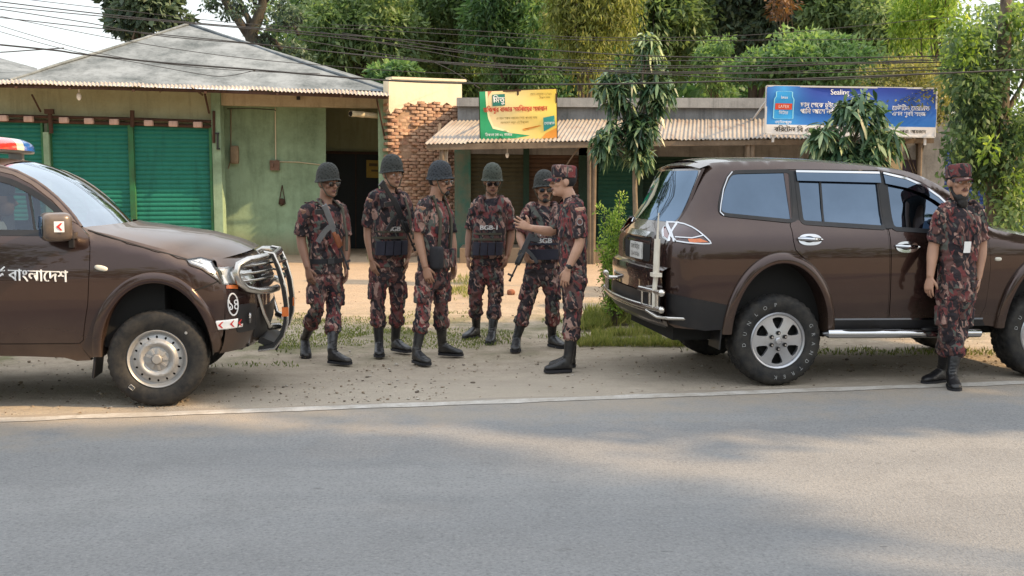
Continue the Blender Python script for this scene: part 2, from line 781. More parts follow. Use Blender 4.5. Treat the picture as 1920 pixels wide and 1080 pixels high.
def make_wheel(kind, name='wheel'):
    w = sub(name, None)
    if kind == 'alloy':
        r, wd, rim = .375, .25, .225
        tyre_mesh(r, wd, rim, 34, .011).build('tyre', M['rubber'], w, 50)
        mb = MB()
        yo = -wd / 2 * .86
        mb.lathe([(.232, yo + .02), (.234, yo - .004), (.226, yo - .012), (.214, yo - .006), (.207, yo + .02), (.205, wd / 2 * .8), (.228, wd / 2 * .8)], 64, 'y', caps=False)
        holes = []
        for k in range(6):
            a0 = 60 * k + 30
            hp = [(.100, -6), (.125, -12), (.165, -15.5), (.187, -14.5), (.192, -7), (.193, 0), (.192, 7), (.187, 14.5), (.165, 15.5), (.125, 12), (.100, 6)]
            holes.append([(q[0] * math.cos(R(a0 + q[1])), q[0] * math.sin(R(a0 + q[1]))) for q in hp])
        dep = lambda rr_: yo + .008 + .020 * math.sin(min(1, rr_ / .21) * PI * .5) - .022
        circ = [(.209 * math.cos(2 * PI * i / 60), .209 * math.sin(2 * PI * i / 60)) for i in range(60)]
        slab(mb, circ, holes, disc_fn(dep), disc_fn(lambda q: dep(q) + .028), .03)
        rimo = mb.build('rim', M['alloy'], w, 40)
        b = MB()
        b.lathe([(.001, yo + .075), (.212, yo + .075)], 32, 'y', caps=False)
        b.lathe([(.02, yo + .06), (.15, yo + .06), (.15, yo + .08)], 32, 'y', caps=False)
        b.build('brake_disc', M['void'], w)
        hb = MB()
        hb.lathe([(.001, yo - .030), (.020, yo - .029), (.029, yo - .022), (.032, yo - .004)], 24, 'y', caps=False)
        hb.build('hub_cap', M['alloy'], w)
        for k in range(6):
            nb = MB()
            a = R(60 * k + 30)
            c = (.066 * math.cos(a), 0, .066 * math.sin(a))
            nb.lathe([(.001, yo - .0185), (.017, yo - .0185), (.017, yo - .010)], 14, 'y', c, 1, caps=False)
            nb.lathe([(.001, yo - .030), (.009, yo - .030), (.011, yo - .012)], 6, 'y', c, 0, caps=False)
            nb.build('lug_nut', [M['chrome'], M['black_hole']], w)
        # raised outlined letters on the sidewall
        lt = MB()
        for word, a_mid, arc, sz in (('DUNLOP', 141, 88, .044), ('GRANDTREK', -35, 118, .044)):
            for i, ch in enumerate(word):
                an = a_mid + arc / 2 - arc * i / (len(word) - 1)
                ca, sa = math.cos(R(an)), math.sin(R(an))
                tx, tz = sa, -ca
                rc = .297
                text_on(lt, ch, sz, lambda x, y, ca=ca, sa=sa, tx=tx, tz=tz: V(((rc + y) * ca + x * tx, -wd / 2 * 1.05 - .001, (rc + y) * sa + x * tz)))
        lt.build('sidewall_lettering', M['white_mark'], w, None)
    else:
        r, wd, rim = .36, .235, .213
        tyre_mesh(r, wd, rim, 44, .005).build('tyre', M['rubber'], w, 50)
        mb = MB()
        yo = -wd / 2 * .80
        mb.lathe([(.214, yo + .02), (.218, yo - .006), (.212, yo - .014), (.204, yo - .008), (.198, yo + .012), (.186, yo + .022), (.184, wd / 2 * .8), (.214, wd / 2 * .8)], 64, 'y', caps=False)
        holes = []
        for k in range(16):
            a0 = R(360 / 16 * k)
            holes.append([(.163 * math.cos(a0) + .0105 * math.cos(t) * math.cos(a0) - .0085 * math.sin(t) * math.sin(a0),
                           .163 * math.sin(a0) + .0105 * math.cos(t) * math.sin(a0) + .0085 * math.sin(t) * math.cos(a0)) for t in [2 * PI * i / 10 for i in range(10)]])
        dep = spl([0, .07, .095, .118, .132, .15, .172, .19], [yo + .000, yo + .004, yo - .002, yo - .020, yo - .018, yo + .006, yo + .012, yo + .024])
        circ = [(.19 * math.cos(2 * PI * i / 64), .19 * math.sin(2 * PI * i / 64)) for i in range(64)]
        slab(mb, circ, holes, disc_fn(dep), disc_fn(lambda q: dep(q) + .006), .012)
        mb.build('rim', M['steelwheel'], w, 40)
        b = MB()
        b.lathe([(.001, yo + .06), (.19, yo + .06)], 32, 'y', caps=False)
        b.build('brake_drum', M['black_hole'], w)
        hb = MB()
        hb.lathe([(.001, yo - .034), (.030, yo - .033), (.036, yo - .026), (.040, yo - .012), (.086, yo - .004), (.092, yo + .004)], 40, 'y', caps=False)
        for k in range(9):
            a = R(40 * k)
            hb.bar((.040 * math.cos(a), yo - .012, .040 * math.sin(a)), (.080 * math.cos(a), yo - .006, .080 * math.sin(a)), .016, .016, (0, 1, 0))
        hb.build('hub_cap', M['steelwheel'], w, 30)
        lt = MB()
        a = R(228)
        for (o, hgt) in ((.288, .010), (.262, .010)):
            lt.bar((o * math.cos(a - .07), -wd / 2 * 1.05, o * math.sin(a - .07)), (o * math.cos(a + .07), -wd / 2 * 1.05, o * math.sin(a + .07)), .004, hgt, (0, 1, 0))
        for s_ in (-1, 1):
            lt.bar((.262 * math.cos(a + .07 * s_), -wd / 2 * 1.05, .262 * math.sin(a + .07 * s_)), (.288 * math.cos(a + .07 * s_), -wd / 2 * 1.05, .288 * math.sin(a + .07 * s_)), .004, .008, (0, 1, 0))
        text_on(lt, 'IIII', .026, lambda x, y: V((.275 * math.cos(a) + x * math.sin(a) + y * math.cos(a), -wd / 2 * 1.055, .275 * math.sin(a) - x * math.cos(a) + y * math.sin(a))))
        lt.lathe([(.001, -wd / 2 * 1.06), (.011, -wd / 2 * 1.05)], 10, 'y', (.290 * math.cos(R(42)), 0, .290 * math.sin(R(42))), caps=False)
        lt.build('sidewall_lettering', M['white_mark'], w, None)
    return w


def place_wheels(root, proto, spots, k=.96):
    for i, (x, y, z, rz) in enumerate(spots):
        w = proto if i == 0 else dup(proto, root)
        w.parent = root
        w.location = (x, y, z * k)
        w.scale = (k, 1, k)
        w.rotation_euler = (0, R(17 * i), rz)


def fit_length(root, k, dx, ky=1.0, dy=0.0):
    for o in COL.objects:
        q = o
        while q is not None and q != root:
            q = q.parent
        if q == root and o.type == 'MESH':
            o.data.transform(Matrix(((k, 0, 0, dx), (0, ky, 0, dy), (0, 0, 1, 0), (0, 0, 0, 1))))


# ---------------------------------------------------------------- SUV seen from the rear right
def build_suv():
    g = ground_at(1452, 718)
    yaw = R(9)
    o = g + V((math.cos(yaw), math.sin(yaw), 0)) * .05 - V((-math.sin(yaw), math.cos(yaw), 0)) * (-.75)
    root = thing('parked_suv', 'brown estate off-roader with chrome door handles, tinted windows and six-spoke alloy wheels', 'car', (o.x, o.y, 0), yaw)
    W = spl([.30, .5, .75, 1.0, 1.13, 1.21, 1.29, 1.5, 1.68, 1.78], [.83, .872, .898, .903, .890, .862, .800, .730, .672, .635])
    xr = spl([.40, .5, .62, .8, .95, 1.08, 1.15, 1.2, 1.33, 1.43, 1.6, 1.71, 1.78], [-.93, -.98, -1.0, -1.005, -1.0, -1.0, -.975, -.945, -.845, -.785, -.705, -.645, -.55])
    xf = spl([.38, .5, .7, .9, 1.0, 1.1], [2.84, 2.93, 2.97, 2.95, 2.90, 2.70])
    xe = lambda z: xf(z) - .26
    top = spl([-.7, -.62, -.4, 0, .4, .7, .9, 1.16, 1.32, 1.485, 1.58, 1.76, 1.84, 2.17, 2.5, 2.75], [1.70, 1.735, 1.755, 1.758, 1.748, 1.728, 1.712, 1.675, 1.62, 1.532, 1.468, 1.30, 1.222, 1.155, 1.085, 1.02])
    sh = Shell(W, xr, .17, .14, xe, .24, .10, top, .07, .045)
    AR = (-.068, .42, .408, .545, .487, .635)
    AF = (2.355, .42, .408, .545, .487, .625)
    low = .45
    outer = [(-.93, .47)]
    outer += [(xr(z), z) for z in (.5, .6, .7, .8, .9, 1.0, 1.08, 1.15, 1.2, 1.26, 1.33, 1.38, 1.43, 1.5, 1.6, 1.66)]
    outer += [(x, top(x)) for x in (-.62, -.5, -.4, -.2, 0, .2, .4, .6, .8, 1.0, 1.16, 1.25, 1.32, 1.4, 1.485, 1.58, 1.67, 1.76, 1.84, 2.0, 2.17, 2.35, 2.5, 2.6)]
    outer += [(xe(z), z) for z in (1.0, .9, .8, .7, .6, .5, .42)]
    outer += arch_poly(AF[0], AF[1], AF[2] + .02, AF[3] + .02, .42)[0:] + [(1.80, .44), (.36, .45)] + arch_poly(AR[0], AR[1], AR[2] + .02, AR[3] + .02, .45)
    rear_door = [(.015, 1.695), (.037, 1.291), (.024, 1.258), (.028, 1.138), (.044, 1.07), (.09, 1.025), (.19, .95), (.29, .82), (.355, .69), (.375, .58), (.385, .475), (.888, .462),
                 (.866, 1.2), (.866, 1.30), (.876, 1.688)]
    front_door = [(.884, 1.688), (.874, 1.30), (.874, 1.2), (.896, .462), (1.70, .452), (1.765, .60), (1.787, .912), (1.766, 1.114), (1.735, 1.205), (1.62, 1.30), (1.50, 1.405), (1.385, 1.508), (1.25, 1.592), (1.10, 1.648)]
    qwin = round_poly([(-.485, 1.60), (-.43, 1.672), (.092, 1.682), (.078, 1.287), (-.540, 1.345), (-.563, 1.385), (-.531, 1.505)], .06)
    rwin = round_poly([(.13, 1.672), (.845, 1.662), (.848, 1.24), (.14, 1.285)], .03)
    fwin = round_poly([(.915, 1.658), (1.09, 1.615), (1.235, 1.557), (1.36, 1.475), (1.46, 1.39), (1.60, 1.255), (1.63, 1.185), (.925, 1.232)], .03)
    bm = MB()
    for sg in (-1, 1):
        panel(bm, outer, [rear_door, front_door, qwin], sh.side(sg), .055)
    # roof
    grid(bm, 22, 12, lambda u, v: (lambda x, t: V((x, t * sh.Y(x, top(x)), top(x) + .040 * (1 - abs(t) ** 2.4))))(-.62 + u * 1.78, v * 2 - 1))
    # bonnet
    grid(bm, 14, 12, lambda u, v: (lambda x, t: V((x, t * sh.Y(x, top(x)), top(x) + .075 * (1 - abs(t) ** 2.2))))(1.80 + u * .90, v * 2 - 1))
    # rear face
    Yr = lambda z: sh.Y(xr(z), z)
    rearX = lambda y, z: xr(z) - .045 * (1 - min(1, abs(y) / Yr(z)) ** 2)
    rear = lambda off: (lambda y, z: V((rearX(y, z) - off, y, z)))
    rz_ = [.47, .5, .6, .7, .8, .9, 1.0, 1.08, 1.15, 1.2, 1.26, 1.33, 1.38, 1.43, 1.5, 1.6, 1.66, 1.70]
    rear_poly = [(-Yr(z), z) for z in rz_] + [(Yr(z), z) for z in reversed(rz_)]
    rglass = round_poly([(-.63, 1.30), (-.565, 1.665), (.565, 1.665), (.63, 1.30)], .05)
    panel(bm, rear_poly, [rglass], rear(0), .07)
    # front face
    frX = lambda y, z: xf(z) - .26 * min(1.0, abs(y) / .80) ** 3
    fz = [.42, .5, .6, .7, .8, .9, 1.0, 1.03]
    fr_poly = [(-.80, z) for z in fz] + [(.80, z) for z in reversed(fz)]
    panel(bm, fr_poly, [], lambda y, z: V((frX(y, z), y, z)), .08)
    bm.build('body', M['paint'], root, 40)
    # inside: dark cabin liner and floor
    cab = MB()
    cab.box((.95, 0, .78), (3.5, 1.50, .62))
    cab.box((.5, 0, 1.15), (2.0, 1.42, .2))
    cab.box((.95, 0, .45), (3.7, 1.3, .2))
    for x, w_ in ((-.12, .35), (2.25, .35)):
        cab.box((x, 0, .40), (.12, 1.3, .12))
    cab.build('underbody', M['void'], root)
    st = MB()
    for sy in (-1, 1):
        for x in (.30, 1.05):
            st.superq((x, sy * .36, 1.28), (.09, .24, .30), .4, .4, 16, 8)
            st.superq((x, sy * .36, 1.60), (.05, .11, .09), .5, .5, 12, 8)
    st.build('seats', M['seat_cloth'], root)
    # doors with windows, trims and handles
    for sg in (-1, 1):
        for nm, poly, win, hx, hz in (('rear_door', rear_door, rwin, .17, 1.150), ('front_door', front_door, fwin, 1.02, 1.085)):
            d = MB()
            slab(d, grow(poly, -.005), [win], sh.side(sg, .004), sh.side(sg, -.03), .055)
            dd = d.build(nm, M['paint'], root, 40)
            f = MB()
            slab(f, grow(win, .022), [grow(win, -.012)], sh.side(sg, .009), sh.side(sg, -.012), .06)
            f.build('window_trim', M['dark'], dd)
            gl = MB()
            panel(gl, grow(win, -.006), [], sh.side(sg, -.006), .09)
            gl.build('window', M['glass_dark'] if nm == 'rear_door' else M['glass_dark'], dd)
            h = MB()
            rot = None
            yb = sh.Y(hx, hz)
            cup = [(hx + .100 * math.copysign(abs(math.cos(t)) ** .8, math.cos(t)), hz + .044 * math.copysign(abs(math.sin(t)) ** .9, math.sin(t))) for t in [2 * PI * i / 28 for i in range(28)]]
            slab(h, cup, [[(hx - .01 + .052 * math.cos(t), hz + .002 + .025 * math.sin(t)) for t in [2 * PI * i / 16 for i in range(16)]]], sh.side(sg, .016), sh.side(sg, .002), .03)
            pts = [V((hx - .105 + .21 * i / 8, sg * (yb + .014 + .030 * math.sin(PI * i / 8)), hz + .010 - .012 * i / 8)) for i in range(9)]
            h.tube(pts, [.010, .014, .016, .016, .016, .016, .016, .014, .010], 8)
            h.build('door_handle', M['chrome'], dd)
            ck = MB()
            ck.superq((hx - .01, sg * (yb - .012), hz), (.06, .024, .032), 1, 1, 14, 8)
            ck.build('handle_recess', M['void'], dd)
        # vent divider bar on the rear door
        f = MB()
        strip_line(f, [(.335, 1.60), (.325, 1.272)], sh.side(sg, .003), .018)
        f.build('window_divider', M['dark'], root)
        for ln_, of_, w_ in (([(.100, 1.685), (.088, 1.285)], .006, .075), ([(.872, 1.67), (.882, 1.23)], .011, .055)):
            f = MB()
            strip_line(f, ln_, sh.side(sg, of_), w_)
            f.build('window_pillar', M['dark'], root)
        # door visors
        for pl in ([(.12, 1.685), (.862, 1.674), (.866, 1.588), (.125, 1.605)],
                   [(.895, 1.672), (1.10, 1.628), (1.25, 1.567), (1.375, 1.483), (1.475, 1.39), (1.43, 1.385), (1.329, 1.45), (1.234, 1.50), (1.089, 1.548), (.905, 1.582)]):
            vb = MB()
            slab(vb, pl, [], sh.side(sg, .026), sh.side(sg, .012), .06)
            vz = vb.build('window_visor', M['glass_dark'], root)
            cb = MB()
            k = 2 if len(pl) == 4 else 5
            strip_line(cb, [(a, b - .006) for a, b in pl[:k]], sh.side(sg, .030), .016)
            cb.build('chrome_line', M['chrome'], vz)
        # quarter window
        f = MB()
        slab(f, grow(qwin, .014), [grow(qwin, -.014)], sh.side(sg, .008), sh.side(sg, -.012), .06)
        qf = f.build('window_frame', M['dark'], root)
        c = MB()
        strip_line(c, [(-.425, 1.676), (-.47, 1.63), (-.515, 1.54), (-.548, 1.42), (-.558, 1.365), (-.53, 1.338)], sh.side(sg, .011), .008)
        c.build('chrome_line', M['chrome'], qf)
        gl = MB()
        panel(gl, grow(qwin, -.008), [], sh.side(sg, -.002), .09)
        gl.build('quarter_window', M['glass_dark'], root)
        # arches
        for A in (AR, AF):
            fb = MB()
            flare(fb, sh, sg, A[0], A[1], A[2], A[3], A[4], A[5], .042, .46)
            fb.build('wheel_arch', M['paint'], root, 50)
            lb = MB()
            pts = arch_poly(A[0], A[1], A[2] + .01, A[3] + .01, .40)
            n = len(pts)
            vs = [V((p[0], sg * .84, p[1])) for p in pts] + [V((p[0], sg * .42, p[1])) for p in pts]
            lb.add(vs, [(i, i + 1, n + i + 1, n + i) for i in range(n - 1)] + [tuple(n + i for i in range(n))])
            lb.build('arch_liner', M['void'], root)
        # lower rear bumper skin
        b = MB()
        slab(b, [(-.97, .50), (-.995, .60), (-1.0, .742), (-.75, .695), (-.515, .650), (-.515, .46), (-.70, .45)], [], sh.side(sg, .006), sh.side(sg, -.03), .05)
        b.build('bumper_corner', M['dark'], root)
        mf = MB()
        mf.bar((-.545, sg * .745, .62), (-.575, sg * .745, .30), .25, .012, (1, 0, 0))
        mf.build('mud_flap', M['dark'], root)
        # sill chrome and step
        c = MB()
        strip_line(c, [(.40, .520), (1.75, .500)], sh.side(sg, .008), .014)
        c.build('sill_moulding', M['chrome'], root)
        sd = MB()
        slab(sd, [(.36, .47), (.40, .512), (1.75, .492), (1.78, .44), (.36, .43)], [], sh.side(sg, .005), sh.side(sg, -.04), .07)
        sd.build('sill', M['dark'], root)
        s_ = MB()
        yb = sg * .945
        path = [V((.30, yb + sg * -.03, .415)), V((.33, yb, .415)), V((.40, yb, .414)), V((.9, yb, .405)), V((1.5, yb, .396)), V((1.68, yb, .392)), V((1.72, yb - sg * .03, .392))]
        s_.tube(path, [.012, .034, .036, .036, .036, .034, .012], 12)
        stp = s_.build('side_step', M['chrome'], root)
        pd = MB()
        for x in (.62, 1.35):
            pd.superq((x, yb, .432), (.20, .030, .014), .3, .5, 20, 6)
        for x in (.48, 1.0, 1.55):
            pd.bar((x, sg * .60, .45), (x, yb - sg * .02, .41), .04, .02)
        pd.build('step_pad', M['dark'], stp)
        mk = MB()
        mk.superq((1.85, sg * sh.Y(1.85, .98), .98), (.032, .012, .016), .7, .7, 14, 8)
        mk.build('side_marker', M['lens_white'], root)
        # tail lamp wraps the corner
        tl = MB()
        surround = smooth_poly([(-.96, 1.285), (-.90, 1.290), (-.83, 1.275), (-.74, 1.205), (-.66, 1.130), (-.70, 1.120), (-.85, 1.128), (-.97, 1.145)], 1)
        hole = [grow(surround, -.010)]
        slab(tl, surround, hole, sh.side(sg, .016), sh.side(sg, -.005), .025)
        rs = smooth_poly([(sg * -.0, 0)] * 3, 0)
        yR = lambda z: Yr(z) + .01
        rsur = [(sg * (yR(1.285) + .0), 1.288), (sg * .60, 1.278), (sg * .50, 1.245), (sg * .52, 1.215), (sg * .62, 1.165), (sg * yR(1.14), 1.142)]
        slab(tl, rsur, [grow(rsur, -.009)], rear(.016), rear(-.005), .025)
        strip_line(tl, [(-.945, 1.29), (-.955, 1.14)], sh.side(sg, .019), .010)
        strip_line(tl, [(-.94, 1.176), (-.83, 1.172), (-.74, 1.19)], sh.side(sg, .017), .008)
        tlo = tl.build('tail_lamp', M['chrome'], root)
        ln = MB()
        panel(ln, grow(surround, -.012), [], sh.side(sg, .006), .025)
        ln.build('dark_lens', M['lens_dark'], tlo)
        ln = MB()
        panel(ln, grow(rsur, -.010), [], rear(.006), .025)
        ln.build('red_lens', M['lens_red'], tlo)
        ln = MB()
        slab(ln, [(-.86, 1.164), (-.76, 1.166), (-.695, 1.138), (-.85, 1.136)], [], sh.side(sg, .012), sh.side(sg, .004), .03)
        ln.build('amber_lens', M['lens_amber'], tlo)
        # mirror
        mr_ = MB()
        mr_.superq((1.36, sg * .915, 1.30), (.075, .085, .085), .6, .6, 18, 10)
        mr_.bar((1.39, sg * .78, 1.225), (1.37, sg * .90, 1.25), .07, .04)
        mo = mr_.build('door_mirror', M['paint'], root)
        mg = MB()
        mg.superq((1.292, sg * .915, 1.30), (.012, .07, .066), .4, .6, 16, 8)
        mg.build('mirror_glass', M['glass_dark'], mo)
    # tailgate
    tg = MB()
    tgp = [(-.66, .93), (-.70, 1.10), (-.665, 1.24), (-.60, 1.70), (.60, 1.70), (.665, 1.24), (.70, 1.10), (.66, .93)]
    slab(tg, tgp, [rglass], rear(.006), rear(-.02), .07)
    tgo = tg.build('tailgate', M['paint'], root, 40)
    gl = MB()
    panel(gl, grow(rglass, .02), [], rear(.009), .08)
    gl.build('rear_window', M['glass_dark'], tgo)
    hd = MB()
    slab(hd, [(-.36, 1.155), (-.36, 1.195), (.30, 1.195), (.30, 1.155)], [], rear(.035), rear(.004), .05)
    hd.build('tailgate_handle', M['chrome'], tgo)
    rc = MB()
    panel(rc, round_poly([(-.42, .955), (-.42, 1.14), (.36, 1.14), (.36, .955)], .05), [], rear(.008), .08)
    rc.build('plate_recess', M['void'], tgo)
    pl = MB()
    slab(pl, [(-.25, .965), (-.25, 1.10), (.10, 1.10), (.10, .965)], [], rear(.026), rear(.012), .06)
    plo = pl.build('number_plate', simple('scuffed white plate', (.62, .62, .60), .5, var=.3, scale=25), tgo)
    lt = MB()
    pf = rear(.029)
    tfn = lambda dz: (lambda x, y: pf(-.075 - x, dz + y))
    text_on(lt, 'ঢাকা িমেট্রা', .052, tfn(1.062))
    text_on(lt, '১১-৫০২৮', .060, tfn(1.003))
    lt.build('plate_lettering', M['dark'], plo, None)
    sp = MB()
    grid(sp, 6, 14, lambda u, v: (lambda t: V((-.60 - .10 * u + .02 * abs(t) ** 3, t * .60, 1.765 - .035 * u - .03 * abs(t) ** 3)))(v * 2 - 1))
    grid(sp, 2, 14, lambda u, v: (lambda t: V((-.70 + .05 * u + .02 * abs(t) ** 3, t * .60, 1.730 - .035 * u - .03 * abs(t) ** 3)))(v * 2 - 1))
    sp.build('roof_spoiler', M['paint'], root)
    # rear bumper with a step on top
    bp = MB()
    bx = lambda y, k: -1.0 - .055 * (1 - (abs(y) / .80) ** 3) - k
    grid(bp, 10, 24, lambda u, v: (lambda y, q: V((bx(y, [0, .03, .045, .045, .04, .04, .045, .05, .04, .0, -.05][q]), y, [.48, .50, .56, .62, .68, .74, .80, .86, .915, .935, .94][q])))(-.80 + 1.6 * v, int(round(u * 10))))
    bp.build('rear_bumper', M['paint'], root, 50)
    bl = MB()
    grid(bl, 4, 24, lambda u, v: (lambda y, q: V((bx(y, [.052, .056, .056, .05, .0][q]), y, [.72, .68, .60, .53, .47][q])))(-.79 + 1.58 * v, int(round(u * 4))))
    bl.build('bumper_lower_trim', M['dark'], root)
    # tubular guard on the bumper
    gd = MB()
    gx = lambda y: -1.185 + .10 * (abs(y) / .9) ** 2.2
    bow = lambda z, y0, y1, dx=0: [V((gx(y0 + (y1 - y0) * i / 16) + dx, y0 + (y1 - y0) * i / 16, z)) for i in range(17)]
    gd.tube(bow(.625, -.90, .90), .021, 10)
    gd.tube(bow(.595, -.66, .66, .02), .015, 8)
    gd.tube(bow(.755, -.90, -.52), .020, 10)
    gd.tube(bow(.755, .52, .90), .020, 10)
    for sg in (-1, 1):
        for z, r_ in ((.755, .030), (.625, .028)):
            gd.superq((gx(.9), sg * .915, z), (r_, r_ * 1.2, r_), 1, 1, 14, 8)
        for y in (.58, .72, .84):
            gd.tube([V((gx(y), sg * y, .625)), V((gx(y), sg * y, .755))], .013, 8)
        gd.tube([V((gx(.5), sg * .50, .755)), V((-1.06, sg * .47, .755))], .015, 8)
        gd.tube([V((gx(.66), sg * .66, .595)), V((gx(.8) + .03, sg * .78, .555)), V((-1.0, sg * .84, .55)), V((-.85, sg * .86, .545))], .014, 8)
    gd.build('bumper_guard', M['steel'], root, 60)
    ld = MB()
    x, y = gx(.80), -.80
    ld.tube([V((x, y, .625)), V((x, y, .79)), V((x + .01, y, .88))], .020, 10)
    ld.tube([V((x + .01, y, .88)), V((x + .02, y + .01, 1.16))], [.027, .025], 12)
    ld.tube([V((x + .02, y + .01, 1.16)), V((x + .03, y + .015, 1.36))], [.010, .005], 6)
    ld.box((x + .01, y, .885), (.07, .10, .03))
    ld.build('aerial_post', simple('cream painted tube', (.62, .58, .50), .4, var=.2, dirt=((.3, .22, .15), .5)), root, 50)
    # front end (beyond the picture)
    fr = MB()
    slab(fr, [(-.42, .70), (-.45, .95), (.45, .95), (.42, .70)], [], lambda y, z: V((frX(y, z) + .02, y, z)), lambda y, z: V((frX(y, z) - .02, y, z)), .08)
    slab(fr, [(-.62, .45), (-.60, .60), (.60, .60), (.62, .45)], [], lambda y, z: V((frX(y, z) + .015, y, z)), lambda y, z: V((frX(y, z) - .02, y, z)), .08)
    fr.build('grille', M['dark'], root)
    for sg in (-1, 1):
        hl = MB()
        slab(hl, [(sg * .50, .84), (sg * .48, .96), (sg * .78, .98), (sg * .78, .86)], [], lambda y, z: V((frX(y, z) + .015, y, z)), lambda y, z: V((frX(y, z) - .02, y, z)), .06)
        hl.build('headlamp', M['lens_clear'], root)
    ws = MB()

    def wsf(u, v):
        t = v * 2 - 1
        x = 1.17 + u * .63
        zz = top(x)
        w_ = sh.Y(x, zz) - .005
        return V((x + .17 * (1 - t * t) * (.4 + .6 * u), t * w_, zz + .035 * (1 - t * t) * (1 - u)))
    grid(ws, 12, 12, wsf)
    ws.build('windscreen', M['glass_screen'], root)
    fit_length(root, .950, -.012, .955, -.040)
    place_wheels(root, make_wheel('alloy'), [(-.085, -.768, .375, 0), (2.215, -.768, .375, 0), (-.085, .690, .375, PI), (2.215, .690, .375, PI)])
    return root


# ---------------------------------------------------------------- pickup seen from its front right
def build_pickup():
    g = ground_at(290, 757)
    yaw = R(8)
    o = g - V((-math.sin(yaw), math.cos(yaw), 0)) * (-.72)
    root = thing('parked_pickup', 'brown double-cab pickup with a bull bar, steel wheels and a red and blue roof beacon', 'pickup truck', (o.x, o.y, 0), yaw)
    W = spl([.30, .42, .55, .75, .92, 1.08, 1.18, 1.26, 1.4, 1.6, 1.72, 1.8], [.80, .838, .860, .872, .872, .852, .832, .800, .752, .695, .652, .62])
    xr = lambda z: -3.35
    xf = spl([.33, .42, .55, .7, .85, .95, 1.03, 1.10], [.66, .735, .78, .79, .78, .75, .69, .52])
    xe = lambda z: xf(z) - .27
    top = spl([-2.3, -2.15, -1.9, -1.6, -1.3, -1.1, -1.0, -.904, -.776, -.624, -.51, -.45, -.24, 0, .2, .35, .43, .5], [1.60, 1.70, 1.735, 1.742, 1.738, 1.722, 1.705, 1.676, 1.610, 1.490, 1.366, 1.285, 1.225, 1.158, 1.098, 1.052, 1.022, .99])
    sh = Shell(W, xr, .1, .03, xe, .24, .085, top, .05, .035)
    AF = (.05, .39, .372, .50, .44, .578)
    AB = (-2.45, .39, .372, .50, .44, .56)
    # cab side and wing
    cabo = [(-2.0, .42), (-2.0, 1.25), (-2.02, 1.45), (-2.08, 1.62), (-2.12, 1.70)]
    cabo += [(x, top(x)) for x in (-2.0, -1.8, -1.6, -1.4, -1.2, -1.1, -1.0, -.904, -.84, -.776, -.70, -.624, -.56, -.51, -.45, -.35, -.24, -.12, 0, .1, .2, .3, .38)]
    cabo += [(xe(z), z) for z in (1.0, .95, .9, .85, .8, .7, .6, .5, .42)]
    cabo += arch_poly(AF[0], AF[1], AF[2] + .015, AF[3] + .015, .37) + [(-.45, .36), (-1.0, .395)]
    fdoor = [(-.470, 1.272), (-.525, 1.345), (-.64, 1.468), (-.785, 1.582), (-.91, 1.648), (-1.02, 1.675), (-1.18, 1.69), (-1.19, .485), (-.99, .478), (-.466, .470), (-.440, .492), (-.424, .60), (-.395, .75), (-.376, 1.0), (-.372, 1.141), (-.383, 1.225), (-.41, 1.29)]
    fdoor[0] = (-.455, 1.292)
    fdoor = fdoor[:-1]
    rdoor = [(-1.20, 1.69), (-1.20, .485), (-1.93, .49), (-1.95, 1.25), (-2.0, 1.50), (-2.03, 1.64), (-1.9, 1.685)]
    fwin = round_poly([(-.515, 1.252), (-.545, 1.315), (-.62, 1.40), (-.70, 1.467), (-.80, 1.53), (-.92, 1.59), (-1.03, 1.62), (-1.15, 1.632), (-1.155, 1.262)], .03)
    rwin = round_poly([(-1.235, 1.635), (-1.235, 1.265), (-1.90, 1.275), (-1.93, 1.45), (-1.90, 1.62)], .04)
    bm = MB()
    for sg in (-1, 1):
        panel(bm, cabo, [fdoor, rdoor], sh.side(sg), .05)
    grid(bm, 16, 12, lambda u, v: (lambda x, t: V((x, t * sh.Y(x, top(x)), top(x) + .045 * (1 - abs(t) ** 2.4))))(-2.12 + u * 1.12, v * 2 - 1))
    bm.build('body', M['paint2'], root, 40)
    # bonnet

    def hoodf(u, v):
        t = v * 2 - 1
        x0 = -.44
        w_end = .80
        # rear edge bows forward in the middle, front edge follows the nose
        xa = x0 + .20 * (1 - t * t)
        xb = xf(1.03) - .005 - .27 * abs(t) ** 3
        x = xa + (xb - xa) * u
        xx = x0 + (.42 - x0) * u
        w_ = sh.Y(xx, top(xx))
        zz = top(xx) + min(.080, .012 + .105 * u) * (1 - abs(t) ** 2.6) - .02 * (1 - t * t) * max(0, u - .85) / .15
        return V((x, t * w_, zz))
    hb = MB()
    grid(hb, 20, 16, hoodf)
    hb.build('bonnet', M['paint2'], root, 50)
    gp = MB()
    strip_line(gp, [(-.40, 1.262), (-.24, 1.212), (-.05, 1.152), (.15, 1.093), (.3, 1.046), (.38, 1.02)], lambda x, z: V((x, -(sh.Y(x, z) + .004), z)), .006)
    strip_line(gp, [(.33, .836), (.42, .865), (.49, .895)], sh.side(-1, .003), .008)
    gp.build('panel_gap', M['seamgap'], root)
    # front face: bumper skin below, grille between the lamps
    frX = lambda y, z: xf(z) - .27 * min(1.0, abs(y) / .785) ** 3
    fr = lambda off: (lambda y, z: V((frX(y, z) + off, y, z)))
    fz = [.36, .42, .5, .6, .7, .8, .9, 1.0, 1.055]
    ye = lambda z: sh.Y(xe(z), z)
    poly = [(-ye(z), z) for z in fz] + [(ye(z), z) for z in reversed(fz)]
    b = MB()
    panel(b, poly, [], fr(0), .06)
    b.build('front_bumper', M['paint2'], root, 40)
    gr = MB()
    slab(gr, round_poly([(-.44, .80), (-.46, .985), (.46, .985), (.44, .80)], .06), [], fr(.012), fr(-.02), .06)
    slab(gr, round_poly([(-.50, .43), (-.55, .66), (.55, .66), (.50, .43)], .06), [], fr(.010), fr(-.02), .06)
    gro = gr.build('grille', M['dark'], root)
    gc = MB()
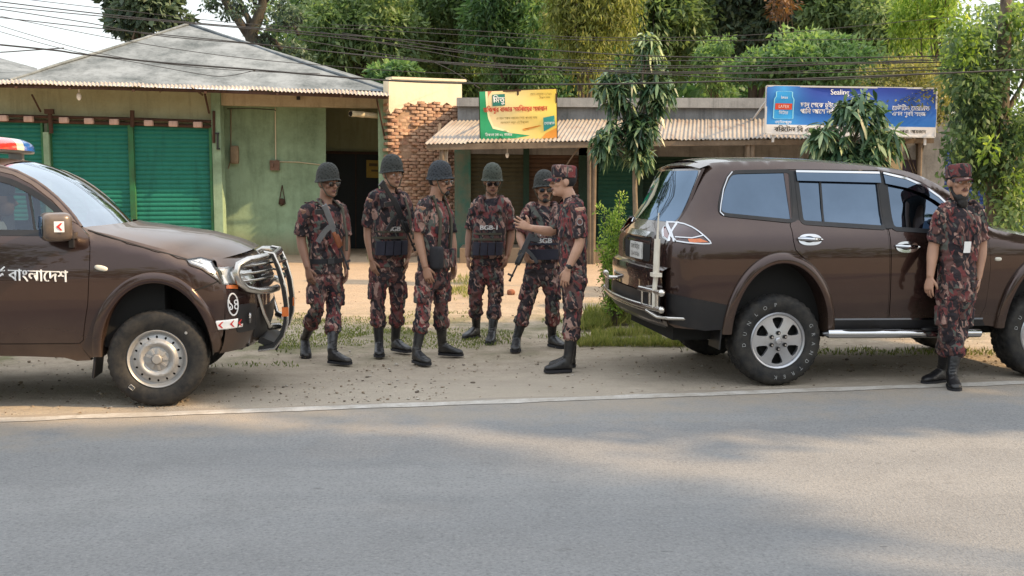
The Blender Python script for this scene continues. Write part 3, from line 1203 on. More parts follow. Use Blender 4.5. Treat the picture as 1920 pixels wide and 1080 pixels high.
    for z in (.845, .90, .955):
        strip_line(gc, [(-.42, z), (.42, z)], fr(.018), .022, .05)
    gc.build('grille_bar', M['chrome'], gro)
    for sg in (-1, 1):
        hp = [(.275, 1.052), (.36, 1.060), (.43, 1.035), (xe(.98) - .002, .985), (xe(.87) - .004, .872), (.485, .90), (.385, .985), (.30, 1.022)]
        hl = MB()
        slab(hl, hp, [], sh.side(sg, .010), sh.side(sg, -.03), .03)
        hpr = [(sg * (ye(.98) - .0), .99), (sg * .66, .985), (sg * .52, .95), (sg * .52, .85), (sg * .66, .84), (sg * (ye(.87) - .0), .868)]
        slab(hl, hpr, [], fr(.012), fr(-.02), .03)
        ho = hl.build('headlamp', M['lens_clear'], root)
        rf = MB()
        panel(rf, grow(hp, -.012), [], sh.side(sg, .004), .03)
        panel(rf, grow(hpr, -.012), [], fr(.005), .03)
        rf.build('reflector', M['reflector'], ho)
        ed = MB()
        strip_line(ed, hp + [hp[0]], sh.side(sg, .012), .008)
        ed.build('lamp_gasket', M['dark'], ho)
        am = MB()
        slab(am, [(sg * .76, .86), (sg * .70, .852), (sg * .70, .825), (sg * .765, .835)], [], fr(.016), fr(0), .03)
        am.build('indicator', M['lens_amber'], ho)
        # fog lamp pocket
        fp = MB()
        slab(fp, round_poly([(sg * .50, .50), (sg * .52, .70), (sg * .70, .71), (sg * .70, .50)], .04), [], fr(.008), fr(-.02), .05)
        fo = fp.build('fog_lamp_pocket', M['dark'], root)
        fl = MB()
        c = fr(.01)(sg * .60, .60)
        fl.lathe([(.001, .016), (.038, .012), (.045, 0)], 18, 'x', c, caps=False)
        fl.build('fog_lamp', M['lens_clear'], fo)
    # wing details on both sides
    for sg in (-1, 1):
        fb = MB()
        flare(fb, sh, sg, AF[0], AF[1], AF[2], AF[3], AF[4], AF[5], .022, .37)
        fb.build('wheel_arch', M['paint2'], root, 50)
        for A in (AF, AB):
            lb = MB()
            pts = arch_poly(A[0], A[1], A[2] + .01, A[3] + .01, .36)
            n = len(pts)
            vs = [V((p[0], sg * .82, p[1])) for p in pts] + [V((p[0], sg * .40, p[1])) for p in pts]
            lb.add(vs, [(i, i + 1, n + i + 1, n + i) for i in range(n - 1)] + [tuple(n + i for i in range(n))])
            lb.build('arch_liner', M['void'], root)
        mk = MB()
        ym = sh.Y(-.30, 1.0)
        mk.superq((-.30, sg * ym, 1.0), (.046, .012, .019), .8, 1.0, 16, 8, Matrix.Rotation(R(14) * 1, 3, 'Y'))
        mk.build('side_repeater', M['lens_white'], root)
        mf = MB()
        mf.bar((-.345, sg * .70, .60), (-.395, sg * .70, .215), .26, .014, (1, 0, 0))
        mf.build('mud_flap', M['dark'], root)
        sl = MB()
        slab(sl, [(-.40, .345), (-.47, .462), (-1.0, .470), (-2.0, .48), (-2.0, .40), (-1.0, .392), (-.60, .376), (-.50, .342)], [], sh.side(sg, .004), sh.side(sg, -.06), .06)
        sl.build('sill', M['paint2'], root)
        for nm, poly, win in (('front_door', fdoor, fwin), ('rear_door', rdoor, rwin)):
            d = MB()
            slab(d, grow(poly, -.004), [win], sh.side(sg, .004), sh.side(sg, -.03), .05)
            dd = d.build(nm, M['paint2'], root, 40)
            f = MB()
            slab(f, grow(win, .030), [grow(win, -.010)], sh.side(sg, .007), sh.side(sg, -.012), .06)
            f.build('window_trim', M['dark'], dd)
            gl = MB()
            panel(gl, grow(win, -.005), [], sh.side(sg, -.006), .09)
            gl.build('window', M['glass_clear'], dd)
            h = MB()
            hx = poly[0][0] + (-.62 if nm == 'front_door' else -.62)
            yb = sh.Y(hx, 1.05)
            h.tube([V((hx - .1 + .2 * i / 6, sg * (yb + .010 + .028 * math.sin(PI * i / 6)), 1.05)) for i in range(7)], .013, 8)
            h.build('door_handle', M['paint2'], dd)
            if nm == 'front_door':
                lt = MB()
                fn = sh.side(sg, .008)
                if sg < 0:
                    text_on(lt, 'বাংলােদশ', .118, lambda x, y: fn(-.718 + x, .951 + y - .045 * (x)), sx=.84, bold=.004)
                    text_on(lt, 'ড', .118, lambda x, y: fn(-.975 + x, .957 + y), sx=.9, bold=.004)
                    strip_line(lt, [(-.985, .998), (-.965, .990), (-.935, 1.018)], fn, .010)
                    text_on(lt, 'গা', .118, lambda x, y: fn(-1.105 + x, .960 + y), sx=.9, bold=.004)
                else:
                    text_on(lt, 'বাংলােদশ', .118, lambda x, y: fn(-.718 - x, .951 + y), sx=.84, bold=.004)
                lt.build('door_lettering', M['white_decal'], dd, None)
        # quarter-light bar
        f = MB()
        strip_line(f, [(-.80, 1.53), (-.745, 1.255)], sh.side(sg, -.001), .016)
        f.build('window_pillar', M['dark'], root)
        # mirror
        mr_ = MB()
        ex = Matrix.Rotation(R(-20 * sg), 3, 'Z')
        xm, zm = (-.555, 1.295) if sg < 0 else (-.70, 1.262)
        mr_.superq((xm, sg * .990, zm), (.100, .130, .098), .42, .45, 22, 12, ex)
        mo = mr_.build('door_mirror', simple('dusty brown mirror shell', (.10, .075, .06), .35, metal=.2, coat=.5, dirt=((.28, .22, .16), .6)), root, 60)
        ft = MB()
        ft.bar((xm + .055, sg * .78, zm - .07), (xm + .025, sg * .97, zm - .06), .09, .045)
        ft.bar((-.49, sg * .835, 1.145), (-.49, sg * .835, 1.225), .085, .03, (1, 0, 0))
        ft.build('mirror_foot', M['dark'], mo)
        mg = MB()
        mg.superq(V((xm, sg * .990, zm)) + ex @ V((-.094, 0, 0)), (.010, .105, .074), .4, .5, 16, 8, ex)
        mg.build('mirror_glass', M['glass_dark'], mo)
        if sg < 0:
            sk = MB()
            c = V((-.500, -.990 - .120, 1.300))
            pf = plane_fn(c, V((1, .12, 0)).normalized(), (0, 0, 1))
            panel(sk, [(-.032, -.036), (.032, -.036), (.032, .036), (-.032, .036)], [], lambda x, y: pf(x, y) + V((0, -.006, 0)), .03)
            panel(sk, [(-.018, 0), (.010, .025), (.022, .025), (.002, 0), (.022, -.025), (.010, -.025)], [], lambda x, y: pf(x, y) + V((0, -.010, 0)), .03, 1)
            sk.build('arrow_sticker', [M['white_decal'], M['red_decal']], mo, None)
    # stickers on the bumper corner
    sk = MB()
    
    def wrap(s_, z, off=0.0):
        """arc length round the near front corner: negative on the wing, positive on the nose"""
        x0 = xe(z)
        if s_ < 0:
            p = sh.side(-1, .005 + off)(x0 + s_ * .8, z)
        else:
            y = -ye(z) + s_ * .74
            p = V((frX(y, z) + .005 + off, y - .003, z))
        return p
    zt = lambda s_: .585 - .10 * (s_ + .05)
    slab(sk, [(-.07, -.034), (.165, -.034), (.165, .034), (-.07, .034)], [], lambda a, b_: wrap(a, .575 + b_), lambda a, b_: wrap(a, .575 + b_, -.004), .02)
    for k in range(3):
        panel(sk, [(q[0] + -.030 + .078 * k, q[1]) for q in ((-.020, 0), (.012, .024), (.024, .024), (.000, 0), (.024, -.024), (.012, -.024))], [], lambda a, b_: wrap(a, .575 + b_, .003), .02, 1)
    sk.build('chevron_sticker', [M['white_decal'], M['red_decal']], root, None)
    em = MB()
    ring = [(.075 + .050 * math.cos(t), .085 * math.sin(t)) for t in [2 * PI * i / 28 for i in range(28)]]
    ring2 = [(.075 + .043 * math.cos(t), .074 * math.sin(t)) for t in [2 * PI * i / 28 for i in range(28)]]
    slab(em, ring, [ring2], lambda a, b_: wrap(a, .715 + b_), lambda a, b_: wrap(a, .715 + b_, -.004), .03)
    text_on(em, '১৪', .115, lambda x, y: wrap(.072 + x * .75, .712 + y, .001), bold=.004)
    em.build('round_emblem', M['white_decal'], root, None)
    # windscreen
    ws = MB()

    def wsf(u, v):
        t = v * 2 - 1
        x = -1.01 + u * .56
        zz = top(x)
        w_ = sh.Y(x, zz) - .002
        return V((x + (.05 + .15 * u) * (1 - t * t), t * w_, zz + (.035 * (1 - u) - .048 * min(1, u * 1.4)) * (1 - t * t)))
    grid(ws, 14, 14, wsf)
    ws.build('windscreen', M['glass_screen'], root)
    for sg in (-1, 1):
        pil = MB()
        pil.tube([V((x, sg * (sh.Y(x, top(x)) - .008), top(x) - .010)) for x in (-1.02, -.9, -.776, -.7, -.624, -.55, -.50, -.455)], .020, 8)
        pil.build('windscreen_pillar', M['paint2'], root, 60)
    wp = MB()
    wp.tube([V((-.20, -.1, 1.262)), V((-.23, .25, 1.262)), V((-.29, .50, 1.268))], .010, 6)
    wp.tube([V((-.22, .10, 1.255)), V((-.25, .45, 1.258))], .016, 6)
    wp.build('wiper', M['dark'], root)
    # cabin interior
    it = MB()
    it.box((-.95, 0, .70), (2.1, 1.5, .55))
    it.box((-.56, 0, 1.06), (.36, 1.42, .24))
    it.box((.2, 0, .62), (.9, 1.0, .5))
    it.build('dashboard', M['void'], root)
    for y in (-.36, .36):
        st = MB()
        st.superq((-1.38, y, 1.20), (.10, .24, .32), .4, .4, 16, 8)
        st.superq((-1.40, y, 1.575), (.05, .13, .07), .5, .5, 12, 8)
        st.build('seat', M['seat_cloth'], root)
    sw = MB()
    sw.tube([V((-.80 + .05 * math.sin(t), -.36 + .18 * math.cos(t), 1.17 + .17 * math.sin(t))) for t in [2 * PI * i / 20 for i in range(20)]], .014, 6, closed=True)
    sw.build('steering_wheel', M['dark'], root)
    # rear wall of the cab, bed
    bw = MB()
    bw.box((-2.06, 0, 1.02), (.05, 1.50, .75))
    bw.box((-2.10, 0, 1.66), (.05, 1.25, .10))
    bw.build('cab_back', M['paint2'], root)
    bd = MB()
    bedo = [(-2.05, .45), (-2.05, 1.17), (-3.30, 1.17), (-3.33, .55), (-3.30, .48)] + list(reversed([(AB[0] - AB[2] - .015, .48)] + list(reversed(ell(AB[0], AB[1], AB[2] + .015, AB[3] + .015, 10, 170, 24))) + [(AB[0] + AB[2] + .015, .46)]))
    for sg in (-1, 1):
        slab(bd, bedo, [], sh.side(sg, 0), sh.side(sg, -.05), .07)
    bd.box((-2.68, 0, .72), (1.25, 1.55, .05))
    bd.box((-2.065, 0, .93), (.04, 1.60, .46))
    bd.box((-3.30, 0, .86), (.05, 1.62, .62))
    bd.build('cargo_bed', M['paint2'], root)
    un = MB()
    un.box((-1.5, 0, .42), (3.4, 1.0, .16))
    un.box((.05, 0, .36), (.1, 1.3, .1))
    un.box((.35, 0, .40), (.5, .9, .12))
    un.build('chassis', M['void'], root)
    # roof beacon: base, red middle, white, blue ends
    zc, xc = 1.87, -1.20
    lb = MB()
    for y in (-.38, .38):
        lb.box((xc, y, 1.785), (.10, .06, .07))
    lb.superq((xc, 0, zc - .042), (.115, .62, .014), .3, .5, 28, 8)
    lbo = lb.build('roof_beacon', M['alloy'], root)
    mats = [('red_lens', M['lens_beacon_red'], -.70, -.06), ('white_lens', M['lens_white'], -.06, .12), ('blue_lens', M['lens_blue'], .12, .70)]
    for nm, mt, a, b_ in mats:
        q = MB()
        rings = []
        for i in range(9):
            y = a + (b_ - a) * i / 8
            k = max(0.0, (abs(y) - .14) / .565)
            s_ = math.sqrt(max(.02, 1 - k * k)) if k > 0 else 1
            rings.append([V((xc + .14 * s_ * math.copysign(abs(math.cos(t)) ** .6, math.cos(t)), y, zc - .035 + .095 * max(0.15 if s_ < .3 else 0.0, s_) * max(0, math.sin(t)) ** .7)) for t in [PI * j / 14 for j in range(15)]])
        q.rings(rings)
        q.build(nm, mt, lbo, 50)
    # bull bar
    bb = MB()
    for sg in (-1, 1):
        loop = [V((.80, sg * .30, 1.035)), V((.755, sg * .50, 1.035)), V((.68, sg * .64, 1.03)), V((.615, sg * .725, 1.00)), V((.600, sg * .745, .945)), V((.615, sg * .735, .885)), V((.665, sg * .68, .825)), V((.735, sg * .58, .795)), V((.82, sg * .40, .785)), V((.85, sg * .25, .785))]
        bb.tube(loop, .027, 12)
        for z, a in ((.985, .66), (.93, .69), (.875, .68)):
            bb.tube([V((.63, sg * a, z)), V((.72, sg * .55, z)), V((.82, sg * .30, z))], .009, 6)
        bb.tube([V((.72, sg * .50, .79)), V((.76, sg * .46, .62)), V((.80, sg * .38, .50))], .016, 8)
        bb.tube([V((.80, sg * .38, .50)), V((.86, sg * .28, .49))], .028, 10)
    bb.tube([V((.83, -.32, 1.035)), V((.85, 0, 1.045)), V((.83, .32, 1.035))], .028, 12)
    for z in (.98, .915, .85):
        bb.tube([V((.86, -.30, z)), V((.90, 0, z)), V((.86, .30, z))], .010, 6)
    bbo = bb.build('bull_bar', M['steel'], root, 60)
    for sg in (-1, 1):
        up = MB()
        prof = [(.76, 1.068), (.83, 1.055), (.875, .95), (.915, .80), (.93, .66), (.925, .53), (.89, .42), (.82, .325), (.70, .31)]
        back = [(.71, .34), (.81, .355), (.872, .44), (.898, .54), (.902, .66), (.886, .79), (.848, .945), (.812, 1.045), (.755, 1.062)]
        pg = prof + back
        slab(up, pg, [], lambda x, z: V((x, sg * .345, z)), lambda x, z: V((x, sg * .295, z)), .05)
        u = up.build('bull_bar_upright', M['dark'], root, 40)
        ln = MB()
        ln.tube([V((x + .006, sg * .347, z)) for x, z in prof], .010, 6)
        ln.build('upright_edge', M['steel'], u)
        il = MB()
        il.box((.915, sg * .345, .61), (.05, .05, .07))
        il.build('indicator', M['lens_amber'], u)
    sk = MB()
    sk.box((.78, 0, .36), (.16, .62, .05), Matrix.Rotation(R(25), 3, 'Y'))
    sk.build('skid_plate', M['dark'], root)
    place_wheels(root, make_wheel('steel'), [(.05, -.735, .36, 0), (-2.45, -.735, .36, 0), (.05, .735, .36, PI), (-2.45, .735, .36, PI)])
    return root
# ------------------------------------------------------------------ people
def camo(name, dark=1.0, red=1.0):
    t = NT(name).set(rough=.88, spec=.2)
    vec = t.coord('Object', rand=37.0, rot=(0, R(20), R(25)))
    wv = t.n('ShaderNodeVectorMath', operation='MULTIPLY')
    wv.inputs[1].default_value = (13.5, 13.5, 6.0)
    t.l(vec, wv.inputs[0])
    v2 = wv.outputs[0]

    def off(x):
        a = t.n('ShaderNodeVectorMath', operation='ADD')
        a.inputs[1].default_value = (x, x * 1.7, x * .6)
        t.l(v2, a.inputs[0])
        return a.outputs[0]
    k = dark
    base = (.105 * k, .052 * k, .048 * k)
    c = t.mix(t.ramp(t.noise(off(3), 1.0, 2.0, .5, .9), [(.485, 0), (.50, 1)]), base, (.018 * k, .016 * k, .022 * k))
    c = t.mix(t.ramp(t.noise(off(11), 1.05, 2.0, .5, 1.1), [(.58, 0), (.595, 1)]), c, (.30 * k, .19 * k, .16 * k))
    c = t.mix(t.ramp(t.noise(off(23), 1.1, 2.0, .5, .9), [(.575, 0), (.59, 1)]), c, (.135 * k * red, .036 * k, .038 * k))
    c = t.mix(t.ramp(t.noise(off(31), 1.15, 2.0, .5, .9), [(.60, 0), (.615, 1)]), c, (.085 * k, .095 * k, .085 * k))
    c = t.mix(t.ramp(t.noise(off(43), 1.3, 2.0, .5, .8), [(.60, 0), (.615, 1)]), c, (.012 * k, .012 * k, .016 * k))
    fade = t.noise(t.coord('Object'), 7, 4, .6)
    c = t.mix(t.mr(fade, .3, .7, .0, .12), c, (.26, .20, .18))
    t.color(c)
    t.bump(t.noise(t.coord('Object', scale=(1, 1, 1.6)), 24, 4, .6), .55, .02)
    return t.m


def skin(name, c):
    t = NT(name).set(rough=.5, spec=.4)
    vec = t.coord('Object')
    n = t.noise(vec, 16, 5, .6)
    t.color(t.mix(n, tuple(x * .78 for x in c), tuple(x * 1.2 for x in c)))
    t.b.inputs['Subsurface Weight'].default_value = .06
    t.b.inputs['Subsurface Radius'].default_value = (.012, .005, .003)
    t.bump(t.noise(vec, 130, 2), .15, .002)
    return t.m


def helmet_mat(name, c):
    t = NT(name).set(rough=.7, spec=.3)
    vec = t.coord('Object', rot=(0, R(45), R(45)))
    e = t.vor(vec, 40, 'DISTANCE_TO_EDGE', rnd=.3)
    net = t.ramp(e, [(.12, 1), (.26, 0)])
    n = t.noise(t.coord('Object'), 12, 4)
    base = t.mix(n, tuple(x * .7 for x in c), tuple(x * 1.3 for x in c))
    t.color(t.mix(net, base, tuple(min(1, x * 1.8 + .006) for x in c)))
    t.bump(net, .6, .006)
    return t.m


M['camo'] = camo('woodland camouflage cloth', 1.1, 1.0)
M['camo_red'] = camo('reddish camouflage cloth', 1.08, 1.3)
M['vest'] = camo('camouflage vest cloth', .9, 1.0)
M['boot'] = simple('black boot leather', (.011, .011, .013), .38, var=.4, scale=20, bump=.2, dirt=((.10, .085, .07), .4))
M['web'] = simple('black webbing', (.014, .014, .018), .8, var=.3, scale=30)
M['navy_pouch'] = simple('dark navy pouch cloth', (.020, .020, .034), .85, var=.4, scale=18, bump=.3)
M['olive_web'] = simple('olive webbing', (.060, .055, .038), .85, var=.3, scale=30)
M['hair'] = simple('black hair', (.008, .007, .007), .6, var=.4, scale=60, bump=.6)
M['eye_white'] = simple('eye white', (.55, .50, .46), .3)
M['iris'] = simple('dark iris', (.012, .008, .006), .2)
M['sunglass'] = simple('black sunglasses', (.006, .006, .007), .08, coat=1.0)
M['gunmetal'] = simple('worn gun steel', (.060, .063, .070), .38, metal=.7, var=.3, scale=25)
M['gunlight'] = simple('bare grey steel', (.15, .155, .165), .42, metal=.6, var=.2, scale=25)
M['gunblack'] = simple('black gun finish', (.010, .010, .012), .45, var=.3, scale=25)
M['gunwood'] = simple('reddish gun wood', (.20, .060, .022), .45, var=.35, scale=14)
M['vest_print'] = simple('rubbed white print', (.52, .51, .50), .8, var=.3, scale=60)
M['lip'] = simple('lips', (.13, .05, .042), .5)
M['shirt_navy'] = simple('navy undershirt', (.018, .020, .045), .9)


def remesh(mb, voxel, smooth=4, wrinkle=0.0, seed=0.0, fold=(7, 7, 15)):
    me = mb.mesh('tmp', None)
    o = bpy.data.objects.new('tmp', me)
    COL.objects.link(o)
    m = o.modifiers.new('r', 'REMESH')
    m.mode = 'VOXEL'
    m.voxel_size = voxel
    if smooth:
        s = o.modifiers.new('s', 'SMOOTH')
        s.iterations = smooth
        s.factor = .5
    dg = bpy.context.evaluated_depsgraph_get()
    dg.update()
    out = bpy.data.meshes.new_from_object(o.evaluated_get(dg))
    bpy.data.objects.remove(o)
    bpy.data.meshes.remove(me)
    if wrinkle:
        nrm = [v.normal.copy() for v in out.vertices]
        for v, n in zip(out.vertices, nrm):
            p = v.co
            q = V((p.x * fold[0] + seed, p.y * fold[1] + seed * 1.3, p.z * fold[2] - p.x * 5))
            a = noise.noise(q) + .6 * noise.noise(q * 2.3)
            a = -abs(a) * 1.3 + .35
            v.co = p + n * (a * wrinkle)
    out.polygons.foreach_set('use_smooth', [True] * len(out.polygons))
    return out


def ell_ring(c, lat, fwd, a, b, n=24, e=.85):
    r = []
    for j in range(n):
        t = 2 * PI * j / n
        ct, st = math.cos(t), math.sin(t)
        r.append(c + lat * (a * math.copysign(abs(ct) ** e, ct)) + fwd * (b * math.copysign(abs(st) ** e, st)))
    return r


def bez(a, b, c, n=8):
    """rounded path through a bent joint b"""
    out = []
    for i in range(n + 1):
        t = i / n
        out.append(a * (1 - t) + b * t)
    for i in range(1, n + 1):
        t = i / n
        out.append(b * (1 - t) + c * t)
    for _ in range(3):
        out = [out[0]] + [(out[i - 1] + out[i] * 2 + out[i + 1]) / 4 for i in range(1, len(out) - 1)] + [out[-1]]
    return out


def dirv(yaw):
    return V((math.sin(R(yaw)), -math.cos(R(yaw)), 0))


def hand(mb, wrist, t, th, n, curl=18, spread=4, thumb=.5, k=1.0):
    """palm goes into the body mesh; returns finger chains (built apart so that they stay separate)"""
    t = t.normalized()
    n = (n - t * n.dot(t)).normalized()
    th = (th - t * th.dot(t) - n * th.dot(n))
    if th.length < 1e-3:
        th = t.cross(n)
    th.normalize()
    rings = []
    for s_, w_, h_ in ((-.02, .024, .019), (.0, .026, .018), (.03, .036, .017), (.065, .041, .016), (.092, .040, .0135), (.102, .034, .010)):
        rings.append(ell_ring(wrist + t * (s_ * k), th, n, w_ * k, h_ * k, 14, .8))
    mb.rings(rings)
    fingers = MB()
    for i, (off, L, r_) in enumerate(((.030, .070, .0088), (.0105, .079, .0092), (-.0095, .074, .0088), (-.0285, .058, .0078))):
        base = wrist + t * ((.088 - .006 * abs(i - 1.2)) * k) + th * (off * k)
        d = (t + th * math.tan(R(spread * (1.3 - i)))).normalized()
        pts, ang = [base - d * .012 * k, base], 0
        p = base
        for seg, (f, da) in enumerate(((.46, .55), (.31, 1.0), (.23, .75))):
            ang += R((curl + 4 * i) * da)
            p = p + (d * math.cos(ang) + n * math.sin(ang)) * (L * f * k)
            pts.append(p)
        fingers.tube(pts, [r_ * k, r_ * k, r_ * .98 * k, r_ * .88 * k, r_ * .62 * k], 8)
    b = wrist + t * (.022 * k) + th * (.026 * k)
    d1 = (t * .75 + th * (.75 * thumb + .25) + n * .35).normalized()
    d2 = (t * .95 + th * (.5 * thumb) + n * .35).normalized()
    fingers.tube([b - d1 * .015 * k, b + d1 * .022 * k, b + d1 * .050 * k, b + d1 * .050 * k + d2 * .030 * k], [.013 * k, .0125 * k, .0105 * k, .0072 * k], 8)
    return fingers


def head_frame(c, yaw, pitch=0, roll=0):
    f = dirv(yaw)
    l = V((math.cos(R(yaw)), math.sin(R(yaw)), 0))
    u = V((0, 0, 1))
    q = Matrix.Rotation(R(pitch), 3, l)       # positive pitch: looking down
    f, u = q @ f, q @ u
    if roll:
        q = Matrix.Rotation(R(roll), 3, f)
        l, u = q @ l, q @ u
    return lambda x, y, z: c + l * x + f * y + u * z, l, f, u


def build_person(sp):
    gR, gL = sp['footR'], sp['footL']
    fR, fL = ground_at(gR[0], gR[1]), ground_at(gL[0], gL[1])
    base = (fR + fL) / 2
    base.z = 0
    by = sp.get('depth', base.y)
    base.y = by if 'depth' in sp else base.y
    root = thing('person', sp['label'], 'person', base, 0, sp.get('group'))
    J = {}
    for k, v in sp['J'].items():
        J[k] = at(v[0], v[1], base.y + v[2]) - base
    S = sp.get('S', 1.0)
    gir = sp.get('girth', .90)
    lat = (J['shL'] - J['shR'])
    lat.z = 0
    lat.normalize()
    hipm = (J['hipR'] + J['hipL']) / 2
    shm = (J['shR'] + J['shL']) / 2
    up = (shm - hipm).normalized()
    fwd = lat.cross(up).normalized()
    hlat = (J['hipL'] - J['hipR'])
    hlat.z = 0
    hlat.normalize()
    hfwd = hlat.cross(V((0, 0, 1)))
    T = lambda t: hipm.lerp(shm, t)
    mixlat = lambda t: hlat.lerp(lat, min(1, max(0, t))).normalized()
    mixfwd = lambda t: hfwd.lerp(fwd, min(1, max(0, t))).normalized()
    uni = M[sp.get('cloth', 'camo')]
    skm = M[sp['skin']]
    # -- skin body, one surface
    b = MB()
    secs = [(-.20, .11, .09), (-.08, .150, .105), (.10, .150, .105), (.32, .128, .095), (.60, .148, .112), (.82, .158, .112), (.95, .145, .092), (1.03, .09, .075)]
    b.rings([ell_ring(T(t), mixlat(t), mixfwd(t), a * S * gir, q * S * gir) for t, a, q in secs])
    neck = J['neck']
    hc = J['head']
    HP, hl, hf, hu = head_frame(hc, sp['hyaw'], sp.get('hpitch', 0), sp.get('hroll', 0))
    k = .97 * S
    b.tube([shm - up * .04, neck.lerp(shm, .5), neck, HP(0, -.02, -.05)], [.075 * S, .066 * S, .058 * S, .056 * S], 14)
    HM = Matrix((hl, hf, hu)).transposed()
    b.superq(HP(0, -.012, .035), (.076 * k, .098 * k, .105 * k), 1, 1, 24, 16, HM)
    b.superq(HP(0, .022, -.045), (.058 * k, .070 * k, .070 * k), .9, .9, 20, 12, HM)
    b.tube([HP(0, .086 * k, .028), HP(0, .101 * k, .005), HP(0, .114 * k, -.014), HP(0, .098 * k, -.024)], [.008, .0105, .0145, .012], 8)
    b.tube([HP(-.050, .066, .034), HP(-.022, .086, .036), HP(.022, .086, .036), HP(.050, .066, .034)], .0125, 8)
    b.superq(HP(0, .082, -.050), (.027, .017, .015), 1, 1, 14, 8, HM)
    b.superq(HP(0, .074, -.086), (.024, .022, .020), 1, 1, 14, 8, HM)
    for sx in (-1, 1):
        b.superq(HP(sx * .043, .058, -.008), (.024, .026, .022), 1, 1, 12, 8, HM)
        b.superq(HP(sx * .077, -.012, .004), (.011, .024, .034), 1, 1, 12, 8, HM)
        b.superq(HP(sx * .012, .094, -.018), (.010, .012, .009), 1, 1, 10, 6, HM)
    fing = MB()
    arms = {}
    for sd in 'RL':
        sh, el, wr, tp = J['sh' + sd], J['el' + sd], J['wr' + sd], J['tip' + sd]
        path = bez(sh, el, wr, 7)
        n = len(path)
        rad = spl([0, .25, .45, .5, .62, .85, 1.0], [.056, .050, .044, .043, .044, .034, .028])
        b.tube(path, [rad(i / (n - 1)) * S for i in range(n)], 12)
        hs = sp.get('hand' + sd, {})
        med = lat * (1 if sd == 'R' else -1)
        fg = hand(b, wr, tp - wr, V(hs['th']) if 'th' in hs else fwd, V(hs['n']) if 'n' in hs else (med - fwd * .35), hs.get('curl', 20), hs.get('spread', 2), hs.get('thumb', .35), 1.0 * S)
        fing.add(fg.v, fg.f)
    legs = {}
    for sd, (gu, gv, fy, *rest) in (('R', gR), ('L', gL)):
        fp = (fR if sd == 'R' else fL) - base
        d = dirv(fy)
        lift = rest[0] if rest else 0.0          # heel lift angle
        q = Matrix.Rotation(R(lift), 3, V((0, 0, 1)).cross(d))
        toe_pt = fp + d * .10
        fpos = lambda s_, w_, h_, d=d, q=q, toe_pt=toe_pt: toe_pt + q @ (d * (s_ * .81 - .10) + V((0, 0, 1)).cross(d) * w_ + V((0, 0, 1)) * h_)
        ank = fpos(-.045, 0, .10)
        legs[sd] = (fpos, ank, q)
        hip, kn = J['hip' + sd], J['kn' + sd]
        path = bez(hip, kn, ank, 7)
        n = len(path)
        rad = spl([0, .3, .48, .62, .85, 1], [.080, .066, .050, .052, .038, .034])
        b.tube(path, [rad(i / (n - 1)) * S for i in range(n)], 12)
    me = remesh(b, .0075, 3)
    bm = bmesh.new()
    bm.from_mesh(me)
    fm = fing.mesh('f', None)
    bm.from_mesh(fm)
    bm.to_mesh(me)
    bm.free()
    bpy.data.meshes.remove(fm)
    me.polygons.foreach_set('use_smooth', [True] * len(me.polygons))
    link('body', me, skm, root)
    # -- face details
    for sx in (-1, 1):
        e = MB()
        e.superq(HP(sx * .031, .072, .012), (.0135, .0135, .010), 1, 1, 12, 8, HM, 0)
        e.superq(HP(sx * .031, .0785, .012), (.0062, .0085, .0062), 1, 1, 10, 6, HM, 1)
        e.build('eye', [M['eye_white'], M['iris']], root)
    e = MB()
    for sx in (-1, 1):
        e.tube([HP(sx * .012, .0985, .040), HP(sx * .030, .0935, .047), HP(sx * .050, .079, .042)], [.0038, .0048, .003], 6)
    e.build('eyebrows', M['hair'], root)
    e = MB()
    e.tube([HP(-.025, .0905, -.048), HP(-.010, .0985, -.046), HP(.010, .0985, -.046), HP(.025, .0905, -.048)], [.003, .0052, .0052, .003], 6)
    e.tube([HP(-.022, .090, -.055), HP(0, .099, -.056), HP(.022, .090, -.055)], [.003, .0055, .003], 6)
    e.build('lips', M['lip'], root)
    h = MB()
    h.superq(HP(0, -.020, .042), (.0795, .097, .103), 1, 1, 28, 20, HM)
    keep = MB()
    for f in h.f:
        c = sum((V(h.v[i]) for i in f), V()) / 4 - hc
        y, z = c.dot(hf), c.dot(hu)
        if (z > -.028 and y < .006 + max(0, z - .02) * .8) or z > .115:
            keep.f.append(f)
    keep.v = h.v
    keep.m = [0] * len(keep.f)
    keep.build('hair', M['hair'], root, 60)
    fh = sp.get('beard')
    if fh:
        bd = MB()
        if fh == 'full':
            bd.superq(HP(0, .038, -.106), (.053, .053, .042), .9, .9, 18, 12, HM)
            bd.superq(HP(0, .056, -.142), (.041, .034, .050), .9, .9, 18, 12, HM)
            for sx in (-1, 1):
                bd.tube([HP(sx * .068, -.004, -.01), HP(sx * .062, .012, -.06), HP(sx * .044, .036, -.100)], [.007, .012, .019], 8)
            bd.tube([HP(-.030, .084, -.055), HP(-.012, .097, -.036), HP(.012, .097, -.036), HP(.030, .084, -.055)], [.004, .005, .005, .004], 6)
            bd = remesh(bd, .006, 2, .004, 3, (40, 40, 25))
            link('beard', bd, M['hair'], root)
        else:
            bd.tube([HP(-.030, .086, -.046), HP(-.012, .1005, -.033), HP(.012, .1005, -.033), HP(.030, .086, -.046)], [.004, .006, .006, .004], 6)
            if fh == 'goatee':
                bd.superq(HP(0, .076, -.086), (.026, .025, .026), 1, 1, 12, 8, HM)
            bd.build('moustache', M['hair'], root, 60)
